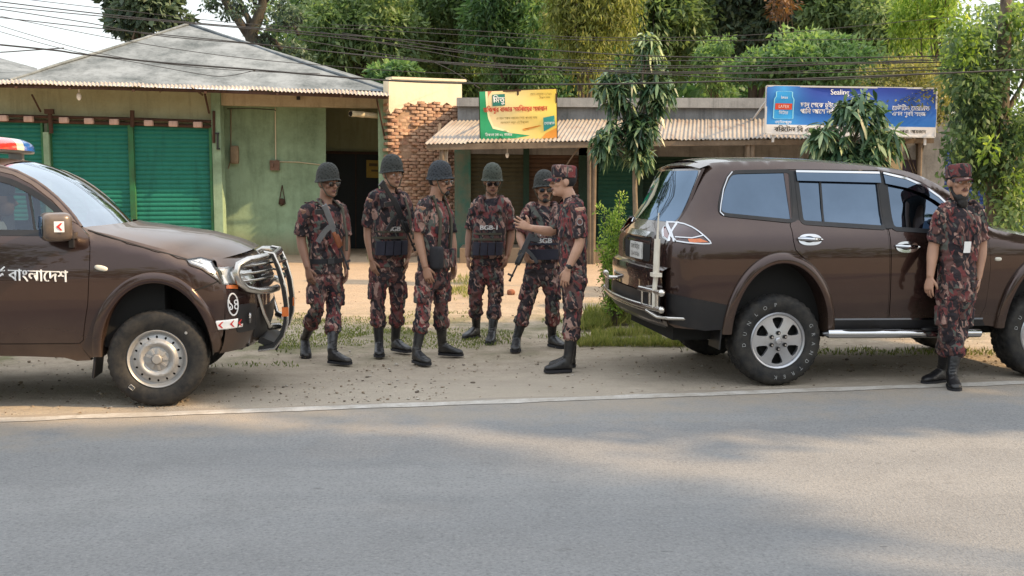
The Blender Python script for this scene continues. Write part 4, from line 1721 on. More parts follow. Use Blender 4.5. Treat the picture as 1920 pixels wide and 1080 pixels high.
    if sp.get('glasses'):
        g = MB()
        for sx in (-1, 1):
            g.superq(HP(sx * .033, .092, .010), (.029, .007, .020), .5, .6, 16, 8, Matrix.Rotation(R(-16 * sx), 3, hu) @ HM)
            g.tube([HP(sx * .060, .080, .018), HP(sx * .078, .03, .020), HP(sx * .080, -.015, .016)], .003, 6)
        g.tube([HP(-.010, .100, .016), HP(.010, .100, .016)], .003, 6)
        g.build('sunglasses', M['sunglass'], root)
    # -- trousers
    tr = MB()
    a0 = 1.12 * gir
    secs = [(-.26, .10, .085), (-.14, .162, .122), (.02, .168, .128), (.20, .155, .118), (.30, .148, .112)]
    tr.rings([ell_ring(T(t), mixlat(t), mixfwd(t), a * S * gir, q * S * gir) for t, a, q in secs])
    for sd in 'RL':
        fpos, ank, q = legs[sd]
        hip, kn = J['hip' + sd], J['kn' + sd]
        bt = ank.lerp(kn, .40)
        path = bez(hip, kn, bt, 7)
        n = len(path)
        rad = spl([0, .2, .45, .55, .7, .88, .97, 1], [.098, .089, .073, .070, .073, .081, .075, .048])
        tr.tube(path, [rad(i / (n - 1)) * S * gir ** .5 for i in range(n)], 16)
    tm = remesh(tr, .011, 3, .019, sp['seed'], (8, 8, 15))
    link('trousers', tm, uni, root)
    for sd in 'RL':
        hip, kn = J['hip' + sd], J['kn' + sd]
        ax = (kn - hip).normalized()
        o_ = hlat * (1 if sd == 'L' else -1)
        o_ = (o_ - ax * o_.dot(ax)).normalized()
        c_ = hip.lerp(kn, .62) + o_ * (.066 * S)
        cp_ = MB()
        cp_.superq(c_, (.022, .062, .080), .25, .3, 14, 8, Matrix((o_, ax.cross(o_), ax)).transposed())
        link('cargo_pocket', remesh(cp_, .009, 2, .006, sp['seed'] + 4, (20, 20, 20)), uni, root)
    # -- shirt with short rolled sleeves
    st = MB()
    hem = sp.get('hem', .02)
    secs = [(hem, .176, .136), (hem + .05, .174, .134), (.25, .162, .124), (.45, .166, .128), (.65, .178, .138), (.84, .182, .134), (.95, .160, .112), (1.03, .110, .090), (1.08, .074, .070)]
    st.rings([ell_ring(T(t), mixlat(t), mixfwd(t), a * S * gir, q * S * gir) for t, a, q in secs])
    for sd in 'RL':
        sh, el = J['sh' + sd], J['el' + sd]
        cuff = sh.lerp(el, .86)
        pts = [shm.lerp(sh, .55) + up * .02, sh.lerp(shm, .12), sh.lerp(el, .25), sh.lerp(el, .55), sh.lerp(el, .78), cuff]
        st.tube(pts, [.072 * S, .068 * S, .066 * S, .063 * S, .062 * S, .063 * S], 16)
        cd = (el - sh).normalized()
        st.tube([cuff - cd * .035, cuff + cd * .004], [.0655 * S, .0655 * S], 16)
    sm = remesh(st, .011, 3, .017, sp['seed'] + 9, (7, 7, 13))
    so = link('shirt', sm, uni, root)
    # collar, pocket flaps, shoulder straps
    c = MB()
    for sx in (-1, 1):
        n0 = neck - up * .015
        c.add([n0 + lat * (sx * .070) - fwd * .02 + up * .03, n0 + lat * (sx * .052) + fwd * .055 + up * .005, n0 + lat * (sx * .085) + fwd * .088 - up * .055, n0 + lat * (sx * .105) + fwd * .02 - up * .02], [(0, 1, 2, 3)])
    c.tube([n0 + (lat * math.cos(t) * .072 - fwd * math.sin(t) * .070) + up * .02 for t in [PI * i / 10 for i in range(11)]], .014, 6)
    c.build('collar', uni, root, 60)
    fnS = lambda x, t, off=0.0: T(t) + mixlat(t) * x + mixfwd(t) * (spl([q[0] for q in secs], [q[2] for q in secs])(t) * S * gir * math.sqrt(max(.02, 1 - (x / (.19 * S * gir)) ** 2)) ** .85 + off)
    for sx in (-1, 1):
        s_ = J['shR'] if sx < 0 else J['shL']
        ep = MB()
        ep.bar(shm.lerp(s_, .42) + up * .062, shm.lerp(s_, 1.02) + up * .062 * .9, .045, .012, up)
        ep.build('shoulder_strap', uni, root)
        pk = MB()
        if not sp.get('vest'):
            v0 = MB()
            panel(v0, [(sx * .03, .60), (sx * .03, .70), (sx * .125, .70), (sx * .125, .60), (sx * .078, .575)], [], lambda x, t: fnS(x * S, t, .010), .04)
            v0.build('pocket_flap', uni, root, 60)
            if sp.get('hem', .02) < -.05:
                v0 = MB()
                panel(v0, [(sx * .04, .05), (sx * .04, .14), (sx * .14, .14), (sx * .14, .05)], [], lambda x, t: fnS(x * S, t, .010), .04)
                v0.build('pocket_flap', uni, root, 60)
    # -- belt
    if sp.get('belt', True):
        bl = MB()
        tb = .22
        r0, r1 = 1.02, 1.10
        rr = []
        for (dt, kk) in ((-.035, 1.0), (-.035, 1.05), (.035, 1.05), (.035, 1.0)):
            rr.append(ell_ring(T(tb + dt), mixlat(tb), mixfwd(tb), .168 * S * gir * kk, .131 * S * gir * kk, 32))
        bl.rings(rr, False, False)
        bo = bl.build('belt', M['web'], root)
        bk = MB()
        bk.bar(T(tb) + mixfwd(tb) * (.142 * S * gir) - mixlat(tb) * .03, T(tb) + mixfwd(tb) * (.142 * S * gir) + mixlat(tb) * .03, .014, .05, up)
        bk.build('buckle', M['gunmetal'], bo)
    # -- vest
    if sp.get('vest'):
        vs = MB()
        vsec = [(.14, .186, .150), (.18, .192, .156), (.40, .192, .160), (.62, .186, .162), (.78, .160, .152), (.90, .125, .135), (.97, .10, .12)]
        vs.rings([ell_ring(T(t), mixlat(t), mixfwd(t), a * S * gir, q * S * gir, 28, .75) for t, a, q in vsec])
        for sx in (-1, 1):
            vs.tube([T(.86) + lat * (sx * .085) + fwd * .115, T(1.02) + lat * (sx * .100) + fwd * .07 + up * .018, T(1.06) + lat * (sx * .100) + up * .028, T(1.0) + lat * (sx * .10) - fwd * .08, T(.8) + lat * (sx * .085) - fwd * .12], [.040, .032, .030, .034, .040], 10)
        vm = remesh(vs, .012, 3, .006, sp['seed'] + 21, (9, 9, 9))
        vo = link('vest', vm, M['vest'], root)
        va = spl([q[0] for q in vsec], [q[1] for q in vsec])
        vb = spl([q[0] for q in vsec], [q[2] for q in vsec])

        def vf(x, t, off=0.0):
            e = .75
            a, q = va(t) * S * gir, vb(t) * S * gir
            cx = min(.999, abs(x / a)) ** (1 / e)
            y = q * (math.sqrt(1 - cx * cx)) ** e
            return T(t) + mixlat(t) * x + mixfwd(t) * (y + off)
        L = (shm - hipm).length
        wb = MB()
        for t0, t1 in ((.20, .25), (.43, .465), (.52, .55)):
            panel(wb, [(-.17, t0), (.17, t0), (.17, t1), (-.17, t1)], [], lambda x, t: vf(x * S, t, .010), .05)
        wb.build('vest_webbing', M['olive_web'] if sp.get('pouch', True) else M['navy_pouch'], vo, 60)
        for i, x in enumerate((-.115, -.038, .038, .115) if sp.get('pouch', True) else ()):
            p = MB()
            for (t0, t1, w0) in ((.20, .40, .034),):
                slab(p, [(x - w0, t0), (x + w0, t0), (x + w0, t1), (x - w0, t1)], [], lambda x_, t: vf(x_ * S, t, .038), lambda x_, t: vf(x_ * S, t, .0), .03)
            p.build('magazine_pouch', M['navy_pouch'], vo)
        if sp.get('pouch') is False:
            p = MB()
            slab(p, [(-.165, .19), (.165, .19), (.165, .36), (-.165, .36)], [], lambda x_, t: vf(x_ * S, t, .022), lambda x_, t: vf(x_ * S, t, .0), .04)
            p.build('waist_band', M['navy_pouch'], vo)
        if sp.get('vest_text'):
            lt = MB()
            tt, size = sp.get('vest_t', .60), sp.get('vest_size', .075)
            txs = lambda x, y: vf(x, tt + y / L, .012)
            text_on(lt, sp['vest_text'], size, txs, sx=1.12, bold=.006)
            if sp.get('vest_top'):
                text_on(lt, sp['vest_top'], size * .95, lambda x, y: vf(x, tt + .115 + y / L, .012), sx=1.0, bold=.005)
            lt.build('vest_lettering', M['vest_print'], vo, None)
    # -- headgear
    if sp['hat'] == 'helmet':
        hm = MB()
        prof = [(.001, .158), (.038, .154), (.071, .139), (.098, .110), (.114, .072), (.121, .036), (.124, .010), (.131, -.002), (.136, -.008), (.133, -.012), (.121, .0), (.113, .03)]
        rr = []
        for r_, h_ in prof:
            ring = []
            for j in range(36):
                t = 2 * PI * j / 36
                fx, fy = math.cos(t) * r_ * .80, math.sin(t) * r_ * .93
                tilt = -.012 * math.cos(t) ** 2 * (1 if h_ < .05 else 0) + (.008 * max(0, math.sin(t)) if h_ < .0 else 0)
                brim = 1.0 + (.13 * max(0, math.sin(t)) ** 2 if h_ < .005 else 0)
                ring.append(HP(fx * 1.02, -.008 + fy * brim, .040 + h_ + tilt - .012 * math.sin(t) * (-1 if h_ < .03 else 0)))
            rr.append(ring)
        hm.rings(rr, True, False)
        ho = hm.build('helmet', M[sp.get('helmet', 'helmet_dark')], root, 60)
        cs = MB()
        for sx in (-1, 1):
            cs.tube([HP(sx * .105, .02, .035), HP(sx * .082, .035, -.03), HP(sx * .052, .055, -.085), HP(0, .072, -.108)], .0055, 6)
        cs.build('chin_strap', M['olive_web'], ho)
    elif sp['hat'] == 'cap':
        cp = MB()
        prof = [(.001, .148), (.070, .149), (.090, .142), (.096, .126), (.097, .09), (.096, .048), (.092, .046)]
        rr = []
        for r_, h_ in prof:
            rr.append([HP(math.cos(t) * r_ * .92, -.012 + math.sin(t) * r_ * 1.12, h_ + .008 * math.sin(t)) for t in [2 * PI * j / 32 for j in range(32)]])
        cp.rings(rr, True, False)
        co_ = cp.build('cap', uni, root, 40)
        vz = MB()
        vs_ = []
        for i in range(5):
            u = i / 4
            for j in range(13):
                t = R(25 + 130 * j / 12)
                rx, ry = .090 + .002 * u, .095 + .075 * u * math.sin(t)
                vs_.append(HP(math.cos(t) * rx * (1 - .06 * u), -.012 + math.sin(t) * ry * 1.08, .052 - .022 * u - .018 * (math.cos(t)) ** 2))
        vz.add(vs_, [(i * 13 + j, i * 13 + j + 1, (i + 1) * 13 + j + 1, (i + 1) * 13 + j) for i in range(4) for j in range(12)])
        vz.add([v - hu * .006 for v in vs_], [(i * 13 + j + 1, i * 13 + j, (i + 1) * 13 + j, (i + 1) * 13 + j + 1) for i in range(4) for j in range(12)])
        vz.build('cap_peak', uni, co_, 60)
    elif sp['hat'] == 'peaked':
        cp = MB()
        cp.superq(HP(0, -.012, .085), (.088, .108, .075), .8, 1, 24, 12, HM)
        cp.superq(HP(0, .115, .060), (.070, .060, .008), .6, .8, 20, 6, HM)
        cp.build('cap', M['web'], root, 50)
    # -- boots
    if sp.get('boots', True):
        for sd in 'RL':
            fpos, ank, q = legs[sd]
            kn = J['kn' + sd]
            bt = MB()
            rr = []
            for s_, w_, h_ in ((-.088, .020, .045), (-.080, .034, .075), (-.045, .040, .105), (.0, .042, .115), (.045, .043, .098), (.09, .047, .078), (.135, .049, .066), (.175, .043, .058), (.200, .028, .046), (.207, .014, .034)):
                ring = []
                for j in range(16):
                    t = 2 * PI * j / 16
                    x, z = math.cos(t), math.sin(t)
                    ring.append(fpos(s_, w_ * math.copysign(abs(x) ** .7, x), .018 + (h_ - .018) * (.5 + .5 * math.copysign(abs(z) ** .7, z))))
                rr.append(ring)
            bt.rings(rr)
            shaft = [fpos(-.035, 0, .06), fpos(-.045, 0, .12)] + [ank.lerp(kn, f) for f in (.12, .25, .38, .46)]
            bt.tube(shaft, [.040, .043, .042, .045, .049, .051], 16)
            bm_ = remesh(bt, .008, 3, .003, sp['seed'] + 3, (30, 30, 40))
            bo = link('boot', bm_, M['boot'], root)
            so_ = MB()
            loop = [(-.092, 0), (-.080, .034), (-.03, .042), (.05, .045), (.12, .053), (.17, .048), (.205, .026), (.214, 0)]
            pts = loop + [(a, -b_) for a, b_ in reversed(loop[1:-1])]
            so_.rings([[fpos(a, b_, h_) for a, b_ in pts] for h_ in (.001, .022)])
            for i in range(5):
                z0 = .105 + .022 * i
                so_.bar(fpos(.02 - .012 * i, -.022, z0), fpos(.02 - .012 * i, .022, z0 + .004), .005, .005)
            so_.build('boot_sole', M['web'], bo)
    # -- extras
    for ex in sp.get('extras', ()):
        if ex == 'card0':
            continue
        elif ex == 'harness':
            hr = MB()
            for sx in (-1, 1):
                hr.tube([fnS(sx * .085, .30, .02), fnS(sx * .09, .55, .022), fnS(sx * .09, .8, .022), T(1.02) + lat * (sx * .09) + fwd * .05 + up * .07, T(1.0) + lat * (sx * .09) - fwd * .09 + up * .02, T(.5) + lat * (sx * .09) - fwd * .155], .016, 6)
            hr.build('harness', M['olive_web'], root, 60)
            for x in (-.02, .065, .14):
                p = MB()
                p.superq(fnS(x, .22, .032), (.034, .026, .085), .25, .3, 14, 8, Matrix((mixlat(.2), mixfwd(.2), up)).transposed())
                p.build('magazine_pouch', M['vest'], root, 50)
        elif ex == 'side_bag':
            p = MB()
            c0 = T(.24) - mixlat(.26) * (.120 * S) + mixfwd(.26) * .125
            p.superq(c0, (.040, .058, .100), .3, .35, 16, 10, Matrix((mixlat(.2), mixfwd(.2), up)).transposed())
            p.build('side_bag', M['web'], root, 50)
        elif ex == 'watch':
            w_ = J['wrL']
            t = (J['wrL'] - J['elL']).normalized()
            p = MB()
            a = t.cross(fwd).normalized()
            c2 = t.cross(a)
            p.rings([ell_ring(w_ - t * (.02 + z), a, c2, .034, .030, 18, 1) for z in (.0, .022)], False, False)
            p.superq(w_ - t * .031 - V((0, .034, 0)), (.018, .008, .018), .8, .8, 12, 8)
            p.build('wrist_watch', M['gunblack'], root)
        elif ex == 'card':
            p = MB()
            slab(p, [(-.062, .49), (-.062, .63), (-.008, .63), (-.008, .49)], [], lambda x, t: fnS(x, t, .026), lambda x, t: fnS(x, t, .022), .05)
            ic = p.build('identity_card', M['white_decal'], root)
            p = MB()
            p.tube([fnS(-.035, .63, .024), fnS(-.032, .72, .022), fnS(-.030, .80, .020)], .003, 5)
            p.build('lanyard', M['web'], ic)
        elif ex == 'badge':
            p = MB()
            el, sh = J['elL'], J['shL']
            c0 = sh.lerp(el, .42)
            d = V((0, -1, 0)) if sp['hyaw'] < -40 else (lat * .9 + fwd * .4)
            ax = (el - sh).normalized()
            d = (d - ax * d.dot(ax)).normalized()
            sd_ = ax.cross(d)
            p.rings([[c0 + d * (.078 * S + h_) + ax * (.034 * math.sin(t)) + sd_ * (.030 * math.cos(t)) - d * (.012 * abs(math.cos(t)) ** 2) for t in [2 * PI * i / 20 for i in range(20)]] for h_ in (-.004, .006)])
            p.build('arm_badge', M['lip'], root)
            rg = MB()
            rg.tube([c0 + d * (.085 * S - .012 * abs(math.cos(t)) ** 2) + ax * (.026 * math.sin(t)) + sd_ * (.023 * math.cos(t)) for t in [2 * PI * i / 20 for i in range(20)]], .004, 5, closed=True)
            rg.build('badge_ring', M['white_mark'], root)
    return root


M['helmet_dark'] = helmet_mat('netted dark helmet', (.014, .0155, .014))
M['helmet_blue'] = helmet_mat('netted blue grey helmet', (.014, .017, .021))
M['helmet_green'] = helmet_mat('netted green helmet', (.026, .031, .024))
M['skin_brown'] = skin('brown skin', (.32, .175, .115))
M['skin_deep'] = skin('deep brown skin', (.23, .122, .082))
M['skin_tan'] = skin('tan skin', (.38, .215, .145))
M['skin_light'] = skin('light brown skin', (.46, .27, .19))


def build_rifle(label, a, b, ya, yb, down, mats, stock=False, sling=None, L=.66):
    """a, b: photo points of the receiver end and the muzzle, ya / yb their distances"""
    A, B = at(a[0], a[1], ya), at(b[0], b[1], yb)
    x = (B - A).normalized()
    k = (B - A).length / L
    z = -V(down)
    z = (z - x * z.dot(x)).normalized()
    y = z.cross(x)
    root = thing('rifle', label, 'rifle')
    root.matrix_world = Matrix.Translation(A) @ Matrix((x, y, z)).transposed().to_4x4()
    P = lambda q: (q[0] * k, q[1], q[2] * .72)
    st, mg, wd_ = mats
    m = MB()
    m.box(P((.13, 0, .0)), (.27 * k, .030, .034))
    m.superq(P((.12, 0, .028)), (.135 * k, .015, .012), .4, .5, 12, 8)
    m.box(P((.03, 0, -.004)), (.05 * k, .028, .032))
    m.build('receiver', st, root)
    m = MB()
    m.tube([P((.26, 0, .004)), P((.66, 0, .004))], .0085, 8)
    m.tube([P((.30, 0, .028)), P((.44, 0, .028))], .008, 8)
    m.box(P((.585, 0, .026)), (.018, .012, .055))
    m.box(P((.275, 0, .042)), (.05, .020, .022))
    m.tube([P((.635, 0, .004)), P((.665, 0, .004))], .0115, 8)
    m.build('barrel', M['gunmetal'] if st is not M['gunblack'] else st, root)
    m = MB()
    m.superq(P((.345, 0, -.004)), (.090 * k, .020, .018), .4, .5, 14, 8)
    m.superq(P((.36, 0, .030)), (.065 * k, .016, .011), .4, .5, 14, 8)
    m.build('handguard', wd_, root)
    m = MB()
    pts = [(.205 + .055 * i / 7 + .045 * (i / 7) ** 2, -.018 - .205 * i / 7) for i in range(8)]
    for i in range(7):
        p, q = pts[i], pts[i + 1]
        m.bar(P((p[0], 0, p[1])), P((q[0], 0, q[1])), .024, .046 * k, (1, 0, 0))
    m.build('magazine', mg, root)
    m = MB()
    m.bar(P((.055, 0, -.02)), P((.025, 0, -.125)), .028, .042, (1, 0, 0))
    m.build('grip', wd_ if wd_ is M['gunblack'] else M['gunblack'], root)
    m = MB()
    m.tube([P((.07, 0, -.028)), P((.085, 0, -.058)), P((.13, 0, -.060)), P((.15, 0, -.026))], .0035, 6)
    m.build('trigger_guard', st, root)
    if stock:
        m = MB()
        m.bar(P((.0, 0, -.004)), P((-.20, 0, -.045)), .026, .034, (0, 0, 1))
        m.bar(P((-.18, 0, -.04)), P((-.22, 0, -.06)), .028, .062, (0, 0, 1))
        m.build('stock', wd_, root)
    if sling:
        m = MB()
        Mi = root.matrix_world.inverted()
        pts = [Mi @ at(u, v, q) for u, v, q in sling]
        m.tube(pts, .012, 6)
        m.build('sling', M['olive_web'], root, 60)
    return root


def build_people():
    people = []
    people.append(build_person(dict(
        label='helmeted soldier striding beside the bull bar, grey rifle slung across his chest', skin='skin_deep', seed=1.0, hat='helmet', helmet='helmet_dark', hyaw=48, hpitch=4, glasses=True, vest=False,
        footR=(572, 664, 15, 24), footL=(629, 681, 62),
        J=dict(head=(615, 346, 0), neck=(611, 375, .02), shR=(574, 392, -.12), shL=(641, 393, .13), elR=(563, 447, -.08), wrR=(577, 503, -.17), tipR=(583, 531, -.18),
               elL=(648, 449, .13), wrL=(649, 500, .04), tipL=(650, 530, .02), hipR=(594, 515, -.03), hipL=(626, 515, .05), knR=(595, 577, -.09), knL=(626, 582, .02)),
        extras=['card0'])))
    people.append(build_person(dict(
        label='tall helmeted soldier with vest and black rifle, before the brick wall', skin='skin_brown', seed=2.0, hat='helmet', helmet='helmet_dark', hyaw=42, hpitch=5, vest=True, vest_text='BGB', vest_t=.57, vest_size=.058,
        footR=(711, 665, 8), footL=(746, 658, 48),
        J=dict(head=(735, 329, 0), neck=(729, 355, .02), shR=(699, 371, -.07), shL=(759, 373, .09), elR=(689, 432, -.02), wrR=(697, 488, -.10), tipR=(703, 516, -.12),
               elL=(768, 434, .10), wrL=(764, 484, .03), tipL=(761, 508, .0), hipR=(710, 502, -.02), hipL=(743, 502, .04), knR=(708, 573, -.05), knL=(746, 571, .03)))))
    people.append(build_person(dict(
        label='helmeted soldier in sunglasses turned right with a black side bag and pouches on a harness', skin='skin_brown', seed=3.3, hat='helmet', helmet='helmet_blue', hyaw=66, hpitch=6, glasses=True, beard='goatee', cloth='camo_red',
        footR=(785, 681, 38), footL=(836, 666, 72),
        J=dict(head=(825, 342, 0), neck=(817, 370, .01), shR=(794, 386, -.15), shL=(832, 384, .17), elR=(783, 441, -.12), wrR=(798, 502, -.20), tipR=(806, 530, -.21),
               elL=(847, 446, .18), wrL=(851, 494, .10), tipL=(850, 522, .08), hipR=(798, 512, -.09), hipL=(828, 510, .09), knR=(795, 577, -.12), knL=(826, 574, .08)),
        extras=['harness', 'side_bag'])))
    people.append(build_person(dict(
        label='soldier in a green helmet and BGB-1 vest facing the road with arms hanging, head bowed', skin='skin_deep', seed=4.1, hat='helmet', helmet='helmet_green', hyaw=6, hpitch=16, vest=True, vest_text='BGB-1', vest_t=.63, vest_size=.062, glasses=True,
        footR=(889, 633, -38), footL=(922, 642, -8),
        J=dict(head=(923, 342, -.03), neck=(921, 368, .02), shR=(893, 382, .0), shL=(949, 382, -.01), elR=(881, 436, .05), wrR=(877, 482, -.03), tipR=(879, 507, -.05),
               elL=(959, 437, .05), wrL=(951, 480, -.03), tipL=(945, 503, -.05), hipR=(898, 500, .0), hipL=(928, 500, .0), knR=(892, 563, -.04), knL=(928, 566, -.04)))))
    people.append(build_person(dict(
        label='soldier with a goatee, sunglasses and helmet standing legs apart behind the pointing officer', skin='skin_brown', seed=5.7, hat='helmet', helmet='helmet_dark', hyaw=8, hpitch=5, vest=True, pouch=False, vest_text='BGB', vest_t=.50, vest_size=.066, vest_top='1-78', glasses=True, beard='goatee',
        footR=(968, 656, -4), footL=(1039, 650, 36),
        J=dict(head=(1020, 357, -.01), neck=(1021, 381, .02), shR=(992, 394, .0), shL=(1046, 394, .02), elR=(974, 440, .03), wrR=(984, 473, -.17), tipR=(992, 492, -.20),
               elL=(1054, 442, .06), wrL=(1046, 482, -.02), tipL=(1042, 505, -.03), hipR=(1003, 506, .0), hipL=(1030, 506, .01), knR=(985, 577, -.04), knL=(1036, 574, -.02)),
        handR=dict(curl=55))))
    people.append(build_person(dict(
        label='capped officer seen from the side, one bare arm stretched out towards the helmeted soldiers', skin='skin_light', seed=6.2, hat='cap', hyaw=-82, hpitch=2, cloth='camo_red', hem=-.12, belt=False, S=1.0,
        footL=(1057, 697, -80), footR=(1064, 688, -74),
        J=dict(head=(1056, 343, .0), neck=(1068, 369, .0), shL=(1084, 389, -.17), shR=(1062, 392, .18), elL=(1089, 455, -.19), wrL=(1064, 506, -.20), tipL=(1057, 537, -.19),
               elR=(1037, 436, .16), wrR=(994, 427, .04), tipR=(962, 414, .0), hipL=(1077, 518, -.08), hipR=(1072, 518, .09), knL=(1076, 588, -.09), knR=(1071, 587, .08)),
        handR=dict(th=(-.2, 0, 1), n=(.15, -1, .2), curl=6, spread=9, thumb=1.0), handL=dict(th=(-1, 0, -.3), n=(0.3, .7, 0), curl=16), extras=['watch', 'badge'])))
    people.append(build_person(dict(
        label='man with long black beard and camouflage cap beside the off-roader', skin='skin_tan', seed=7.4, hat='cap', hyaw=8, hpitch=-2, beard='full', hem=-.12, belt=False, S=1.0,
        footR=(1760, 717, -66), footL=(1785, 727, -12),
        J=dict(head=(1798, 345, 0), neck=(1796, 375, .02), shR=(1768, 396, -.05), shL=(1832, 394, .05), elR=(1750, 461, .0), wrR=(1744, 520, -.09), tipR=(1740, 549, -.11),
               elL=(1841, 461, .08), wrL=(1834, 522, .0), tipL=(1829, 552, -.02), hipR=(1778, 545, -.02), hipL=(1808, 545, .02), knR=(1777, 620, -.05), knL=(1797, 622, .0)),
        extras=['card'])))
    Y = people[0].location.y
    build_rifle('grey rifle with curved steel magazine slung across the striding soldier', (607, 386), (653, 505), Y - .31, Y - .20, (-.8, -.25, -.35), (M['gunlight'], M['gunlight'], M['gunwood']),
                sling=[(607, 388, Y - .28), (600, 380, Y - .12), (604, 372, Y + .03), (625, 376, Y + .10), (642, 390, Y - .02), (650, 440, Y - .12), (650, 470, Y - .17)])
    Y = people[1].location.y
    build_rifle('black rifle slung muzzle down over the left side of the tall soldier in the vest', (736, 372), (778, 470), Y - .28, Y - .16, (-.7, -.3, -.3), (M['gunblack'], M['gunblack'], M['gunblack']), stock=True, L=.66,
                sling=[(736, 372, Y - .26), (724, 350, Y - .12), (722, 346, Y - .02), (733, 352, Y + .10), (758, 366, Y + .0), (768, 400, Y - .12), (772, 440, Y - .15)])
    Y = people[4].location.y
    build_rifle('dark rifle held muzzle down beside the thigh of the soldier with the goatee', (997, 440), (966, 506), Y - .24, Y - .30, (.7, -.2, -.5), (M['gunblack'], M['gunblack'], M['gunblack']), L=.50)
    return people


def build_driver(pickup):
    """the driver sits inside the pickup cab"""
    P = pickup.matrix_world @ V((-1.27, -.36, 0)) if False else None
    mw = Matrix.Translation(pickup.location) @ Matrix.Rotation(pickup.rotation_euler.z, 4, 'Z')
    w = lambda x, y, z: mw @ V((x, y, z))
    base = w(-1.25, -.36, 0)
    root = thing('person', 'driver in a dark peaked cap sitting behind the side window of the pickup', 'person', base)
    q = lambda x, y, z: w(x, y, z) - base
    hc = q(-1.10, -.36, 1.455)
    yaw = 90 + 8
    HP, hl, hf, hu = head_frame(hc, 90 - 8 + 16, 4)
    HM = Matrix((hl, hf, hu)).transposed()
    b = MB()
    lat = (q(0, 1, 0) - q(0, 0, 0)).normalized()
    fw = (q(1, 0, 0) - q(0, 0, 0)).normalized()
    b.rings([ell_ring(q(x, -.36, z), lat, fw, a, c) for x, z, a, c in ((-1.25, .80, .16, .12), (-1.25, .95, .15, .11), (-1.23, 1.12, .17, .12), (-1.20, 1.24, .17, .10), (-1.18, 1.30, .09, .07))])
    b.tube([q(-1.18, -.36, 1.28), q(-1.15, -.36, 1.36), HP(0, -.02, -.04)], [.07, .058, .056], 12)
    b.superq(HP(0, -.012, .035), (.076, .098, .105), 1, 1, 24, 16, HM)
    b.superq(HP(0, .022, -.045), (.058, .070, .070), .9, .9, 20, 12, HM)
    b.tube([HP(0, .086, .028), HP(0, .114, -.014), HP(0, .098, -.024)], [.008, .0145, .012], 8)
    b.superq(HP(0, .080, -.052), (.027, .017, .016), 1, 1, 14, 8, HM)
    for sx in (-1, 1):
        b.superq(HP(sx * .077, -.012, .004), (.011, .024, .034), 1, 1, 12, 8, HM)
        sh, el, wr = q(-1.20, -.36 + sx * .18, 1.22), q(-1.05, -.36 + sx * .24, 1.02), q(-.86, -.36 + sx * .15, 1.12)
        p = bez(sh, el, wr, 6)
        b.tube(p, [.055 - .025 * i / (len(p) - 1) for i in range(len(p))], 12)
        fg = hand(b, wr, (fw * .8 + V((0, 0, .4))), V((0, 0, 1)), -lat * sx, 50)
        b.add(fg.v, fg.f)
        b.tube(bez(q(-1.22, -.36 + sx * .09, .86), q(-.85, -.36 + sx * .12, .92), q(-.70, -.36 + sx * .12, .60), 6), .07, 12)
    link('body', remesh(b, .007, 3), M['skin_deep'], root)
    s = MB()
    s.rings([ell_ring(q(x, -.36, z), lat, fw, a + .022, c + .022) for x, z, a, c in ((-1.25, .80, .16, .12), (-1.25, .95, .15, .11), (-1.23, 1.12, .17, .12), (-1.20, 1.24, .17, .10), (-1.18, 1.31, .07, .06))])
    for sx in (-1, 1):
        s.tube([q(-1.20, -.36 + sx * .12, 1.25), q(-1.20, -.36 + sx * .18, 1.22), q(-1.08, -.36 + sx * .225, 1.06)], .072, 14)
    link('shirt', remesh(s, .012, 3, .012, 5), simple('pale grey shirt', (.42, .42, .40), .9), root)
    c = MB()
    c.superq(HP(0, -.012, .088), (.088, .108, .075), .8, 1, 24, 12, HM)
    c.superq(HP(0, .112, .062), (.070, .060, .008), .6, .8, 20, 6, HM)
    c.build('cap', M['web'], root, 50)
    h = MB()
    h.superq(HP(0, -.030, .02), (.078, .088, .085), 1, 1, 20, 12, HM)
    h.build('hair', M['hair'], root, 60)
    return root
# ------------------------------------------------------------------ ground and road
E0, E1 = ground_at(0, 785), ground_at(1920, 715)
RD = (E1 - E0).normalized()                 # along the road
RN = V((-RD.y, RD.x, 0))                    # away from the camera
ROADYAW = math.atan2(RD.y, RD.x)


def rp(s_, d, z=0.0):
    """a place given along the road edge and away from it"""
    p = E0 + RD * s_ + RN * d
    return V((p.x, p.y, z))


